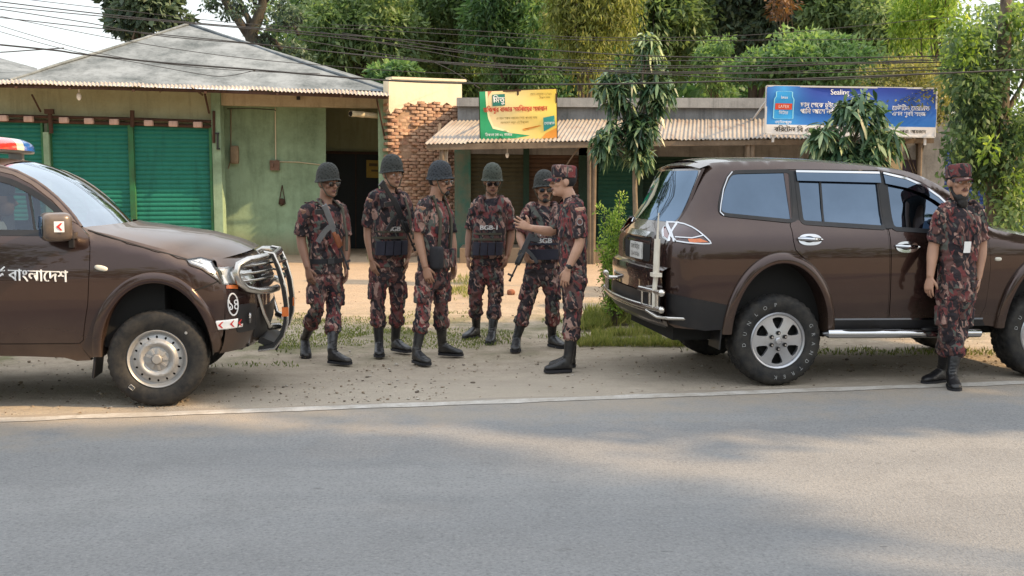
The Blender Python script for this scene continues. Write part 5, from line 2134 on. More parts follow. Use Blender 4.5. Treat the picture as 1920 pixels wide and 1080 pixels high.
def ground_material():
    t = NT('dusty verge earth').set(rough=.95, spec=.15)
    wv = t.coord('Object')
    rv = t.coord('Object', rot=(0, 0, -ROADYAW))
    dist = t.math('SUBTRACT', t.sep(rv)[1], RN.dot(E0))
    n1 = t.noise(wv, .7, 6, .62)
    n2 = t.noise(wv, 5.0, 6, .65)
    n3 = t.noise(wv, 38.0, 4, .7)
    n4 = t.noise(wv, 160.0, 3, .7)
    c = t.mix(t.mr(n1, .3, .7), (.36, .295, .22), (.47, .39, .30))
    c = t.mix(t.ramp(n2, [(.42, 0), (.68, .7)]), c, (.29, .235, .175))
    c = t.mix(t.ramp(n3, [(.50, 0), (.72, .60)]), c, (.185, .145, .11))
    c = t.mix(t.ramp(n4, [(.30, .45), (.5, 0)]), c, (.50, .43, .34))
    rut = t.noise(t.coord('Object', rot=(0, 0, -ROADYAW), scale=(.14, 1.0, 1)), 3.2, 5, .6)
    c = t.mix(t.ramp(rut, [(.47, 0), (.66, .5)]), c, (.25, .20, .15))
    # pale tyre-ground dust by the road, yard sand painted with warm sun's orange
    near = t.mr(t.math('ADD', dist, t.math('MULTIPLY', n1, 1.0)), .9, 2.8, 1, 0)
    c = t.mix(t.math('MULTIPLY', near, .55), c, (.43, .385, .325))
    yard = t.mr(dist, 4.2, 7.0)
    c = t.mix(t.math('MULTIPLY', yard, .65), c, (.42, .305, .205))
    band = t.math('MULTIPLY', t.mr(dist, 1.5, 2.6), t.mr(dist, 6.5, 4.2))
    g = t.math('MULTIPLY', band, t.ramp(t.noise(wv, 1.1, 5, .7), [(.46, 0), (.62, .75)]))
    c = t.mix(g, c, (.115, .120, .048))
    t.color(c)
    hgt = t.math('ADD', t.math('MULTIPLY', n2, 1.0), t.math('MULTIPLY', n3, .45))
    hgt = t.math('ADD', hgt, t.math('MULTIPLY', n4, .12))
    hgt = t.math('ADD', hgt, t.math('MULTIPLY', rut, .9))
    t.bump(hgt, .8, .05)
    return t.m


def asphalt_material():
    t = NT('worn asphalt').set(rough=.88, spec=.25)
    wv = t.coord('Object')
    rv = t.coord('Object', rot=(0, 0, -ROADYAW))
    dist = t.math('SUBTRACT', t.sep(rv)[1], RN.dot(E0))
    st = t.coord('Object', rot=(0, 0, -ROADYAW), scale=(.12, 1.0, 1))
    n1 = t.noise(st, 1.6, 5, .6)
    n2 = t.noise(wv, 2.6, 6, .65)
    n3 = t.noise(wv, 55.0, 3, .75)
    v = t.vor(wv, 95.0)
    c = t.mix(t.mr(n1, .3, .7), (.185, .188, .192), (.240, .238, .234))
    c = t.mix(t.ramp(n2, [(.45, 0), (.75, .45)]), c, (.150, .149, .149))
    trk = t.math('SINE', t.math('MULTIPLY', dist, 3.6))
    c = t.mix(t.math('MULTIPLY', t.mr(trk, .1, 1.0), t.mr(n1, .3, .7, .10, .42)), c, (.140, .141, .145))
    c = t.mix(t.ramp(n3, [(.50, 0), (.70, .55)]), c, (.085, .086, .088))
    c = t.mix(t.ramp(n3, [(.26, .5), (.44, 0)]), c, (.32, .31, .295))
    c = t.mix(t.ramp(v, [(.05, .55), (.24, 0)]), c, (.30, .285, .26))
    pits = t.noise(t.coord('Object', rot=(0, 0, -ROADYAW), scale=(.4, 1.0, 1)), 12.0, 4, .7)
    c = t.mix(t.ramp(pits, [(.66, 0), (.74, .75)]), c, (.055, .054, .054))
    dust = t.mr(t.math('ADD', dist, t.math('MULTIPLY', t.math('SUBTRACT', n2, .5), 1.8)), -.9, .05, 0, .75)
    c = t.mix(dust, c, (.34, .285, .220))
    t.color(c)
    t.bump(t.math('ADD', n3, t.math('MULTIPLY', v, .7)), .55, .008)
    return t.m


def line_material():
    t = NT('worn road paint').set(rough=.8, spec=.3)
    wv = t.coord('Object')
    n = t.noise(wv, 9, 6, .7)
    n2 = t.noise(wv, 70, 3, .7)
    c = t.mix(t.ramp(n, [(.38, 0), (.66, .8)]), (.50, .475, .44), (.31, .28, .24))
    c = t.mix(t.ramp(n2, [(.55, 0), (.72, .7)]), c, (.22, .20, .18))
    c = t.mix(t.ramp(t.noise(wv, 1.7, 6, .7), [(.46, 0), (.68, .85)]), c, (.30, .265, .22))
    t.color(c)
    return t.m


def build_ground():
    g = MB()
    # one sheet to the horizon, finer and gently uneven near the camera
    xs = [-900, -200, -60] + [-30 + 1.0 * i for i in range(61)] + [60, 200, 900]
    ys = [-300, -60, -20] + [-8 + .6 * i for i in range(64)] + [45, 80, 200, 1200]
    vs, idx = [], {}
    for j, y in enumerate(ys):
        for i, x in enumerate(xs):
            d = RN.dot(V((x, y, 0)) - E0)
            z = 0.0
            if d > .25:
                k = min(1, (d - .25) / 2)
                z = k * (.035 * noise.noise(V((x * .5, y * .5, 0))) + .018 * noise.noise(V((x * 1.7, y * 1.7, 3)))) - .012 * k
            elif d < -6.7:
                z = -.03
            vs.append((x, y, z))
    n = len(xs)
    fs = [(j * n + i, j * n + i + 1, (j + 1) * n + i + 1, (j + 1) * n + i) for j in range(len(ys) - 1) for i in range(n - 1)]
    g.add(vs, fs)
    structure(g.build('ground', ground_material(), None, 180))
    r = MB()
    ss = [-300, -80, -30] + [-20 + 1.0 * i for i in range(61)] + [60, 120, 400]
    edge = lambda s_: .06 + .07 * noise.noise(V((s_ * 1.3, 0, 5))) + .05 * noise.noise(V((s_ * 4.3, 0, 2)))
    ss2 = [-300, -80, -30] + [-20 + .25 * i for i in range(241)] + [60, 120, 400]
    vs = []
    for s_ in ss2:
        vs += [rp(s_, edge(s_), .004), rp(s_, -.3, .004), rp(s_, -6.5, .004)]
    r.add(vs, [f for i in range(len(ss2) - 1) for f in ((3 * i, 3 * i + 3, 3 * i + 4, 3 * i + 1), (3 * i + 1, 3 * i + 4, 3 * i + 5, 3 * i + 2))])
    structure(r.build('road', asphalt_material(), None, 180))
    l = MB()
    vs = []
    for s_ in ss2:
        a = .030 * noise.noise(V((s_ * 2.1, 1, 7)))
        b = .030 * noise.noise(V((s_ * 2.7, 4, 1)))
        vs += [rp(s_, -.005 + a, .008), rp(s_, -.135 + b, .008)]
    l.add(vs, [(2 * i, 2 * i + 2, 2 * i + 3, 2 * i + 1) for i in range(len(ss2) - 1)])
    structure(l.build('road_edge_line', line_material(), None, 180))
    # loose stones, clods and dry leaves on the verge
    lit = MB()
    rnd = random.Random(3)
    for k in range(4200):
        s_ = rnd.uniform(-6, 16)
        d = abs(rnd.gauss(0, 1.3)) + .05 if k % 3 else rnd.uniform(.1, 9)
        p = rp(s_, d)
        if k % 3 and noise.noise(V((p.x * .8, p.y * .8, 9))) < -.05:
            continue
        r_ = rnd.choice([.004, .004, .005, .006, .006, .007, .009, .012]) * rnd.uniform(.7, 1.3)
        z = .02 * noise.noise(V((p.x * .5, p.y * .5, 0)))
        lit.superq((p.x, p.y, z + r_ * .25), (r_ * rnd.uniform(.8, 1.7), r_ * rnd.uniform(.8, 1.5), r_ * rnd.uniform(.4, .8)), 1, 1, 6, 4, Matrix.Rotation(rnd.uniform(0, 6.28), 3, 'Z'), rnd.choice([0, 1, 1, 1, 2]))
    o = lit.build('gravel', [simple('dark clod', (.125, .098, .076), .95), simple('earth crumb', (.26, .205, .15), .95), simple('pale stone', (.42, .38, .33), .9)], None, 180)
    o['kind'] = 'stuff'
    dl = MB()
    for k in range(800):
        s_ = rnd.uniform(-5, 15)
        d = abs(rnd.gauss(.9, 1.2)) + .03
        p = rp(s_, d)
        a = rnd.uniform(0, 6.28)
        L, w_ = rnd.uniform(.012, .045), rnd.uniform(.004, .011)
        c, s2 = math.cos(a), math.sin(a)
        z = .012
        dl.add([(p.x - c * L / 2, p.y - s2 * L / 2, z), (p.x + s2 * w_, p.y - c * w_, z + .005), (p.x + c * L / 2, p.y + s2 * L / 2, z + rnd.uniform(0, .008)), (p.x - s2 * w_, p.y + c * w_, z + .008)], [(0, 1, 2, 3)], rnd.choice([0, 1]))
    o = dl.build('dry_leaves', [simple('brown dead leaf', (.085, .050, .028), .9), simple('tan dead leaf', (.22, .15, .085), .9)], None, 180)
    o['kind'] = 'stuff'
    cl = MB()
    p = ground_at(958, 553)
    cl.superq((p.x, p.y, .035), (.06, .05, .045), .8, .9, 12, 8)
    cl = remesh(cl, .012, 1, .012, 2, (30, 30, 30))
    tag(link('brick_lump', cl, simple('broken brick', (.22, .085, .045), .9), None), 'lump of broken brick lying on the sandy yard behind the soldiers', 'brick')


# ------------------------------------------------------------------ leaves
def leaf_material(name, stops, transl=.35, rough=.5):
    t = NT(name)
    t.t.nodes.remove(t.b)
    at_ = t.n('ShaderNodeAttribute', attribute_name='shade')
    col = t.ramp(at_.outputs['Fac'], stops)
    pb = t.n('ShaderNodeBsdfPrincipled')
    t.l(col, pb.inputs['Base Color'])
    pb.inputs['Roughness'].default_value = rough
    pb.inputs['Specular IOR Level'].default_value = .35
    tr = t.n('ShaderNodeBsdfTranslucent')
    tc = t.mix(.5, col, (.9, 1.0, .25), 'MULTIPLY')
    hs = t.n('ShaderNodeHueSaturation')
    hs.inputs['Value'].default_value = 1.6
    t.l(tc, hs.inputs['Color'])
    t.l(hs.outputs[0], tr.inputs[0])
    mx = t.n('ShaderNodeMixShader')
    mx.inputs[0].default_value = transl
    t.l(pb.outputs[0], mx.inputs[1])
    t.l(tr.outputs[0], mx.inputs[2])
    t.l(mx.outputs[0], t.out.inputs[0])
    return t.m


def unit(a):
    return a / np.maximum(1e-9, np.linalg.norm(a, axis=1, keepdims=True))


def leaf_object(name, P, D, N, L, Wd, shade, mat, parent=None, fold=.0):
    n = len(P)
    D = unit(D)
    Sd = unit(np.cross(D, N))
    Nn = np.cross(Sd, D)
    L = L[:, None]
    Wd = Wd[:, None]
    mid = P + D * L * .45 + Nn * L * fold
    verts = np.stack([P, mid + Sd * Wd * .5, P + D * L, mid - Sd * Wd * .5], 1).reshape(-1, 3)
    me = bpy.data.meshes.new(name)
    me.vertices.add(n * 4)
    me.vertices.foreach_set('co', verts.astype(np.float32).ravel())
    me.loops.add(n * 4)
    me.loops.foreach_set('vertex_index', np.arange(n * 4, dtype=np.int32))
    me.polygons.add(n)
    me.polygons.foreach_set('loop_start', np.arange(0, n * 4, 4, dtype=np.int32))
    me.polygons.foreach_set('loop_total', np.full(n, 4, dtype=np.int32))
    me.update(calc_edges=True)
    a = me.attributes.new('shade', 'FLOAT', 'FACE')
    a.data.foreach_set('value', np.clip(shade, 0, 1).astype(np.float32))
    return link(name, me, mat, parent)


def rand_dirs(n):
    return unit(RNG.normal(size=(n, 3)))


def clump_leaves(clumps, n, L, W, droop=.3, shell=.55, flat=0.0):
    """leaves in ellipsoidal clumps: (cx,cy,cz, rx,ry,rz[, tone])"""
    vol = np.array([c[3] * c[4] * c[5] for c in clumps]) ** .7
    cnt = np.maximum(30, (n * vol / vol.sum()).astype(int))
    Ps, Ds, Ns, Ls, Ws, Ss = [], [], [], [], [], []
    for c, k in zip(clumps, cnt):
        d = rand_dirs(k)
        r = RNG.random(k) ** (1 / 3)
        r = np.where(RNG.random(k) < shell, .80 + .25 * RNG.random(k), r)
        lump = 1 + .22 * np.sin(d[:, 0] * 5 + c[0]) * np.sin(d[:, 1] * 5 + c[1] * 2) + .18 * np.sin(d[:, 2] * 7 + c[2] * 3)
        q = d * (r * lump)[:, None]
        P = q * np.array(c[3:6]) + np.array(c[0:3])
        D = rand_dirs(k) * .8 + d * .6
        D[:, 2] -= droop
        Ps.append(P)
        Ds.append(D)
        Ns.append(rand_dirs(k) * .7 + np.array([0, 0, .8]))
        Ls.append(L * RNG.uniform(.6, 1.3, k))
        Ws.append(W * RNG.uniform(.6, 1.3, k))
        tone = c[6] if len(c) > 6 else 0
        Ss.append(.34 + .22 * d[:, 2] * r + .30 * (r - .6) + RNG.normal(0, .13, k) + tone)  # self-shade painted in: leaves darker inside and low in each clump
    return [np.concatenate(x) for x in (Ps, Ds, Ns, Ls, Ws, Ss)]


def strand_leaves(starts, length, per, L, W, sway=.25, tone=0.0):
    """hanging strands with small leaves along them"""
    n = len(starts)
    ln = length * RNG.uniform(.4, 1.2, n)
    dirs = RNG.normal(0, sway, (n, 2))
    t = (np.arange(per) + .5) / per
    T = np.repeat(t[None, :], n, 0) + RNG.uniform(-.3, .3, (n, per)) / per
    P = np.repeat(starts[:, None, :], per, 1).copy()
    P[:, :, 0] += dirs[:, None, 0] * T ** .7 * ln[:, None]
    P[:, :, 1] += dirs[:, None, 1] * T ** .7 * ln[:, None]
    P[:, :, 2] -= T ** 1.4 * ln[:, None]
    P += RNG.normal(0, .05, P.shape)
    D = RNG.normal(0, .55, P.shape)
    D[:, :, 2] -= 1.0
    sh = np.repeat(RNG.normal(.5 + tone, .16, n)[:, None], per, 1) + RNG.normal(0, .12, (n, per))
    P, D, sh = P.reshape(-1, 3), D.reshape(-1, 3), sh.ravel()
    k = len(P)
    return P, D, rand_dirs(k), L * RNG.uniform(.6, 1.3, k), W * RNG.uniform(.7, 1.3, k), sh


def limb(mb, a, b, r0, r1, wob=.1, n=7, seed=0):
    a, b = V(a), V(b)
    L = (b - a).length
    pts = []
    for i in range(n + 1):
        t = i / n
        p = a.lerp(b, t)
        w = math.sin(PI * t) * wob * L
        p += V((noise.noise(V((t * 2.2 + seed, 1.3, 0))), noise.noise(V((t * 2.2 + seed, 7.7, 3))), .5 * noise.noise(V((t * 2.2, seed, 9))))) * w
        pts.append(p)
    mb.tube(pts, [r0 + (r1 - r0) * (i / n) for i in range(n + 1)], 8)
    return pts


def bark(name, c):
    t = NT(name).set(rough=.92, spec=.2)
    vec = t.coord('Object', scale=(1, 1, .25))
    n = t.noise(vec, 16, 6, .7)
    n2 = t.noise(t.coord('Object'), 3, 4)
    k = t.mix(t.ramp(n, [(.35, 0), (.7, 1)]), tuple(x * .45 for x in c), tuple(x * 1.25 for x in c))
    t.color(t.mix(t.mr(n2, .4, .7, 0, .4), k, (.10, .11, .08)))
    t.bump(n, .8, .03)
    return t.m


M['bark'] = bark('grey brown bark', (.13, .10, .075))
M['bark_dark'] = bark('dark bark', (.060, .048, .040))
M['bark_pale'] = bark('pale bark', (.24, .19, .14))
G_HAZED = leaf_material('hazed green leaves', [(0, (.030, .058, .028)), (.35, (.085, .145, .066)), (.7, (.165, .235, .105)), (1, (.28, .36, .16))], .44)  # green made paler: aerial haze of the far trees is put into the colour
G_MID = leaf_material('mid green leaves', [(0, (.018, .040, .018)), (.35, (.056, .125, .050)), (.7, (.115, .205, .080)), (1, (.21, .31, .12))], .40)
G_GREY = leaf_material('grey green leaves', [(0, (0.017, 0.027, 0.020)), (.35, (0.058, 0.093, 0.065)), (.7, (0.139, 0.196, 0.128)), (1, (0.374, 0.425, 0.340))], .28)
G_YEL = leaf_material('yellow green leaves', [(0, (.035, .046, .012)), (.3, (.110, .135, .032)), (.65, (.235, .255, .070)), (1, (.40, .38, .13))], .42)
G_LIME = leaf_material('bright lime leaves', [(0, (0.046, 0.081, 0.014)), (.35, (0.138, 0.230, 0.040)), (.7, (0.299, 0.391, 0.081)), (1, (0.506, 0.529, 0.172))], .48)
G_OLIVE = leaf_material('olive fine leaves', [(0, (0.036, 0.038, 0.014)), (.35, (0.114, 0.120, 0.038)), (.7, (0.240, 0.228, 0.078)), (1, (0.396, 0.348, 0.144))], .38)
G_MANGO = leaf_material('mango leaves', [(0, (0.011, 0.030, 0.019)), (.35, (0.036, 0.084, 0.046)), (.7, (0.104, 0.186, 0.099)), (1, (0.380, 0.456, 0.247))], .22, .35)
G_DRY = leaf_material('dry brown leaves', [(0, (.05, .03, .015)), (.5, (.16, .10, .05)), (1, (.30, .20, .10))], .3)
G_RUST = leaf_material('rusty young leaves', [(0, (.04, .022, .012)), (.5, (.13, .065, .03)), (1, (.24, .14, .06))], .35)


def tree(name, label, u, Y, crown_px, mat, n=9000, L=.22, W=.10, clumps=14, trunk=.16, seed=1, droop=.3, depth=1.6, barkm=None, strands=None, group=None, tone=0.0, flat=1.0, extra=None, shell=.55, z0=0.0):
    """crown_px: (u0, v0, u1, v1) of the crown in the photo at distance Y; v may lie far above the picture"""
    rnd = random.Random(seed)
    u0, v0, u1, v1 = crown_px
    a, b = at(u0, v1, Y), at(u1, v0, Y)
    base = at(u, 540, Y)
    base.z = z0
    root = thing(name, label, 'tree' if 'bush' not in name else 'bush', base, 0, group)
    cx, cz = (a.x + b.x) / 2 - base.x, (a.z + b.z) / 2 - z0
    hw, hh = abs(b.x - a.x) / 2, abs(b.z - a.z) / 2
    cl = []
    for i in range(clumps):
        for _ in range(30):
            x, z, y = rnd.uniform(-1, 1), rnd.uniform(-1, 1), rnd.uniform(-1, 1)
            if x * x + z * z + y * y < 1.05:
                break
        s_ = rnd.uniform(.24, .44)
        cl.append((cx + x * hw * .80, y * depth * .8, cz + z * hh * .82, hw * s_, max(.4, depth * s_), hh * s_ * flat, tone + .07 + rnd.uniform(-.16, .16)))
    tb = MB()
    top = V((cx * .7, 0, cz + hh * .2))
    pts = limb(tb, (0, 0, -.05), top, trunk, trunk * .35, .06, 9, seed)
    for i, c in enumerate(cl[:12]):
        k = rnd.randint(3, 8)
        limb(tb, pts[min(k, len(pts) - 1)], c[:3], trunk * .32, trunk * .08, .12, 6, seed + i)
    tb.build('trunk', barkm or M['bark'], root, 180)
    arr = clump_leaves(cl, n, L, W, droop, shell)
    if strands:
        ns, ln, per, l2, w2 = strands
        idx = RNG.integers(0, len(arr[0]), ns)
        st = strand_leaves(arr[0][idx], ln, per, l2, w2, .15, tone)
        arr = [np.concatenate([p, q]) for p, q in zip(arr, st)]
    if extra is not None:
        arr = [np.concatenate([p, q]) for p, q in zip(arr, extra)]
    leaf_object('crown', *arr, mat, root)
    return root


def mango_leaves(whorls, rnd, L=.20, W=.044, per=11, k=1.0):
    """rosettes of long drooping leaves at twig ends: whorls = [(pos, dir)]"""
    P, D, N, Ls, Ws, S = [], [], [], [], [], []
    for p, d, tone in whorls:
        d = V(d).normalized()
        a = d.orthogonal().normalized()
        b = d.cross(a)
        for i in range(per):
            th = 2 * PI * i / per + rnd.uniform(-.3, .3)
            out = a * math.cos(th) + b * math.sin(th)
            lift = rnd.uniform(-.1, .75)
            dd = out * (1 - .4 * lift) + d * lift + V((0, 0, -rnd.uniform(-.1, .85)))
            dd.normalize()
            ll = L * rnd.uniform(.45, 1.3)
            P.append(V(p) + d * rnd.uniform(-.08, .03))
            D.append(dd)
            nn = V((0, 0, 1)) + V((rnd.uniform(-.5, .5), rnd.uniform(-.5, .5), 0))
            N.append(nn)
            Ls.append(ll)
            Ws.append(W * rnd.uniform(.7, 1.25))
            S.append(.44 + tone + rnd.gauss(0, .22))
    # every leaf in two halves bent along its length
    P, D, N = np.array([p[:] for p in P]), np.array([p[:] for p in D]), np.array([p[:] for p in N])
    Ls, Ws, S = np.array(Ls), np.array(Ws), np.array(S)
    return P, D, N, Ls, Ws, S


def bent_leaf_object(name, P, D, N, L, Wd, shade, mat, parent=None):
    """long leaves made of a short lanceolate strip that arches down"""
    n = len(P)
    D = unit(D)
    Sd = unit(np.cross(D, N))
    prof = [(0, .12), (.25, .85), (.55, 1.0), (.82, .6), (1.0, .06)]
    rows = []
    for t, w in prof:
        c = P + D * (L * t)[:, None] + np.array([0, 0, -1.0]) * (L * .38 * t * t)[:, None]
        rows.append(c + Sd * (Wd * .5 * w)[:, None])
        rows.append(c - Sd * (Wd * .5 * w)[:, None])
    verts = np.stack(rows, 1).reshape(-1, 3)
    k = len(prof)
    q = np.array([[2 * i, 2 * i + 1, 2 * i + 3, 2 * i + 2] for i in range(k - 1)])
    faces = (np.arange(n)[:, None, None] * (2 * k) + q[None]).reshape(-1, 4)
    m = len(faces)
    me = bpy.data.meshes.new(name)
    me.vertices.add(len(verts))
    me.vertices.foreach_set('co', verts.astype(np.float32).ravel())
    me.loops.add(m * 4)
    me.loops.foreach_set('vertex_index', faces.astype(np.int32).ravel())
    me.polygons.add(m)
    me.polygons.foreach_set('loop_start', np.arange(0, m * 4, 4, dtype=np.int32))
    me.polygons.foreach_set('loop_total', np.full(m, 4, dtype=np.int32))
    me.update(calc_edges=True)
    me.polygons.foreach_set('use_smooth', [True] * m)
    a = me.attributes.new('shade', 'FLOAT', 'FACE')
    a.data.foreach_set('value', np.repeat(np.clip(shade, 0, 1), k - 1).astype(np.float32))
    return link(name, me, mat, parent)


def mango_tree(label, u, Y, blobs, trunk_top_v, nwh, seed, group=None, r=.045):
    rnd = random.Random(seed)
    base = at(u, 540, Y)
    base.z = 0
    root = thing('mango_tree', label, 'tree', base, 0, group)
    tb = MB()
    ctr = []
    top = at(u, trunk_top_v, Y) - base
    pts = limb(tb, (0, 0, -.05), top, r, r * .55, .03, 8, seed)
    wh = []
    for bi, (u0, v0, u1, v1, wgt, tone) in enumerate(blobs):
        a, b = at(u0, v1, Y) - base, at(u1, v0, Y) - base
        cx, cz, hw, hh = (a.x + b.x) / 2, (a.z + b.z) / 2, (b.x - a.x) / 2, (b.z - a.z) / 2
        lp = limb(tb, pts[-2], (cx, 0, cz + hh * .5), r * .5, r * .2, .1, 6, seed + bi)
        for i in range(int(nwh * wgt)):
            while True:
                x, y, z = rnd.uniform(-1, 1), rnd.uniform(-1, 1), rnd.uniform(-1, 1)
                if x * x + y * y + z * z < 1:
                    break
            p = V((cx + x * hw * .85, y * hw * .85, cz + z * hh * .85))
            d = V((x, y, z * .4 + .35))
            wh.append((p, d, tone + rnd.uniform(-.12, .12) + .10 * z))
            if i % 3 == 0:
                limb(tb, lp[rnd.randint(2, 6)], p, r * .14, r * .05, .1, 4, seed + i)
    tb.build('trunk', M['bark_pale'], root, 180)
    bent_leaf_object('crown', *mango_leaves(wh, rnd), G_MANGO, root)
    return root


def build_trees():
    # -- behind the houses, left to right
    tree('leafy_tree', 'round leafy tree rising behind the left slope of the grey roof', 262, 33, (178, -60, 352, 92), G_GREY, 5200, .30, .17, 15, .14, 21, .4, 1.3, tone=.02)
    # sparse tree with thick dark limbs
    Y = 30
    base = at(478, 540, Y)
    base.z = 0
    root = thing('bare_tree', 'tree with thick dark leaning limbs and sparse leaves behind the roof ridge', 'tree', base)
    tb = MB()
    q = lambda u, v, dy=0: at(u, v, Y + dy) - base
    main = [V((0, 0, 0)), q(486, 130), q(478, 84), q(470, 62), q(482, 40), q(492, 10), q(498, -30), q(505, -90)]
    tb.tube(main, [.30, .26, .22, .20, .16, .13, .11, .07], 9)
    limbs = [([q(478, 80), q(462, 60), q(444, 34), q(428, 12), q(412, -20), q(400, -60)], .15), ([q(474, 66), q(466, 36), q(452, 8), q(440, -40)], .11), ([q(478, 84), q(497, 66), q(515, 78), q(530, 95)], .12),
             ([q(488, 24), q(474, 0), q(462, -30)], .07), ([q(492, 10), q(512, -14), q(530, -40)], .07), ([q(560, 66, 1), q(552, 50, 1), q(545, 36, 1), q(535, 30, 1)], .05)]
    for p, r_ in limbs:
        tb.tube(p, [r_ * (1 - .6 * i / (len(p) - 1)) for i in range(len(p))], 8)
    tb.build('trunk', M['bark_dark'], root, 180)
    cl = []
    rnd = random.Random(5)
    for (u0, v0, u1, v1, k) in ((405, -30, 450, 30, 9), (440, -40, 480, 20, 7), (500, -40, 560, 30, 8), (508, 20, 560, 45, 6), (486, 50, 520, 90, 4), (470, 60, 505, 85, 3), (540, 60, 580, 110, 8), (385, -20, 412, 15, 4)):
        for _ in range(k):
            p = q(rnd.uniform(u0, u1), rnd.uniform(v0, v1), rnd.uniform(-.8, .8))
            cl.append((p.x, p.y, p.z, .20, .22, .13, rnd.uniform(-.2, .1)))
    leaf_object('crown', *clump_leaves(cl, 2600, .15, .07, .3, .3), G_GREY, root)
    tree('feathery_tree', 'tall dark green feathery tree behind the cream and brick wall', 690, 34, (560, -120, 800, 175), G_HAZED, 17000, .26, .10, 34, .24, 31, .45, 2.4, barkm=M['bark_dark'], strands=(500, .8, 8, .18, .06), tone=.10)
    tree('feathery_tree', 'dark green tree above the brick wall, right of the tallest feathery one', 850, 36, (740, -140, 950, 190), G_HAZED, 14000, .26, .10, 30, .22, 37, .45, 2.2, barkm=M['bark_dark'], strands=(500, .9, 8, .2, .06), tone=.08)
    tree('leafy_bush', 'light green bush peeping over the roof beside the cream wall', 745, 29, (690, 115, 790, 165), G_MID, 2200, .20, .09, 10, .05, 41, .3, .9, tone=.18)
    tree('leafy_tree', 'green hanging tree behind the yellow banner', 965, 33, (880, -120, 1060, 190), G_MID, 12500, .24, .07, 26, .20, 43, .6, 2.0, strands=(700, 1.0, 9, .18, .055), tone=.0)
    tree('weeping_tree', 'sunlit yellow green weeping tree between the banner and the mango tree', 1085, 29, (1022, -130, 1188, 120), G_YEL, 7000, .17, .055, 38, .16, 47, .7, 1.8, strands=(1100, 1.3, 10, .18, .045), tone=-.02)
    tree('leafy_tree', 'shadowy grey green tree behind the front mango tree', 1240, 36, (1150, -140, 1330, 185), G_HAZED, 12500, .28, .11, 28, .22, 53, .4, 2.2, barkm=M['bark_dark'], tone=.05)
    tree('weeping_tree', 'thin yellow tinged tree hanging over the concrete parapet', 1345, 31, (1290, 60, 1385, 180), G_MID, 2100, .16, .06, 18, .06, 59, .5, .9, strands=(120, .6, 8, .16, .045), tone=.22)
    tree('leafy_tree', 'tall grey brown tree with pale gaps and rusty young leaves at its top', 1400, 37, (1300, -140, 1520, 130), G_GREY, 10500, .27, .12, 28, .22, 61, .4, 2.2, barkm=M['bark_dark'], tone=-.04)
    tree('rusty_tree', 'rust coloured young foliage at the top of the picture over the blue sign', 1470, 32, (1425, -40, 1505, 36), G_RUST, 420, .2, .08, 9, .06, 63, .3, .8)
    tree('leafy_bush', 'bright green spreading bush above the left half of the blue sign', 1510, 28, (1375, 62, 1650, 172), G_MID, 9000, .20, .085, 30, .10, 67, .25, 1.5, tone=.20)
    tree('leafy_tree', 'large dark blue green tree behind the blue sign', 1620, 35, (1500, -150, 1760, 170), G_HAZED, 16500, .28, .11, 34, .24, 71, .4, 2.6, barkm=M['bark_dark'], strands=(700, 1.4, 10, .22, .06), tone=.12)
    tree('weeping_tree', 'backlit lime tree with sky showing through at the upper right', 1760, 27, (1680, -110, 1815, 110), G_LIME, 3000, .17, .06, 30, .10, 73, .5, 1.6, strands=(260, .8, 9, .16, .045))
    tree('fine_leaved_tree', 'olive tree with fine leaves and thin arching twigs above the blue sign', 1730, 21, (1625, 92, 1815, 250), G_OLIVE, 8500, .085, .040, 30, .06, 79, .2, 1.0, barkm=M['bark_dark'], tone=.06)
    # -- far row that closes the gaps
    for i, (u, Y, lab) in enumerate(((640, 46, 'distant dark tree between the roof ridge and the feathery tree'), (900, 47, 'distant dark tree behind the banner trees'), (1140, 46, 'distant dark tree behind the weeping tree'), (1380, 48, 'distant dark tree behind the rusty foliage'), (1580, 46, 'distant dark tree far behind the blue sign'))):
        tree('distant_tree', lab, u, Y, (u - 140, -110, u + 140, 300), G_HAZED, 9000, .42, .2, 26, .25, 90 + i, .3, 2.5, barkm=M['bark_dark'], group='distant trees closing the background', tone=.02)
    rnd = random.Random(77)
    cl = []
    for k in range(120):
        p = at(rnd.uniform(560, 1830), rnd.uniform(125, 250), rnd.uniform(38, 44))
        cl.append((p.x, p.y, p.z, rnd.uniform(.7, 1.3), .9, rnd.uniform(.6, 1.1), rnd.uniform(-.05, .22)))
    for k in range(170):
        u = rnd.uniform(570, 1830)
        p = at(u, rnd.uniform(-60 if u < 1690 else 70, 190), rnd.uniform(46, 54))
        cl.append((p.x, p.y, p.z, rnd.uniform(1.0, 1.8), 1.0, rnd.uniform(.8, 1.5), rnd.uniform(.0, .30)))
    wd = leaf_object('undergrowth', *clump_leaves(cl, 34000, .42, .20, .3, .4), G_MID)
    wd['kind'] = 'stuff'
    # -- right: creeper clad tree by the road
    Y = 14.5
    base = at(1872, 540, Y)
    base.z = 0
    root = thing('creeper_tree', 'creeper covered tree with dark hanging leaves at the right edge of the picture', 'tree', base)
    q = lambda u, v, dy=0: at(u, v, Y + dy) - base
    tb = MB()
    tb.tube([V((0, 0, -.1)), q(1872, 420), q(1868, 350), q(1872, 250), q(1880, 120), q(1890, -60)], [.17, .15, .14, .13, .10, .06], 10)
    tb.tube([V((.22, .1, -.1)), q(1900, 400), q(1898, 330), q(1905, 240)], [.09, .08, .07, .05], 8)
    for (u1, v1, k) in ((1800, 150, .05), (1935, 120, .05), (1825, 80, .04), (1850, 40, .04), (1800, 250, .03)):
        limb(tb, q(1872, 250), q(u1, v1), k, k * .3, .1, 6, u1)
    tb.build('trunk', M['bark'], root, 180)
    rnd = random.Random(8)
    cl = []
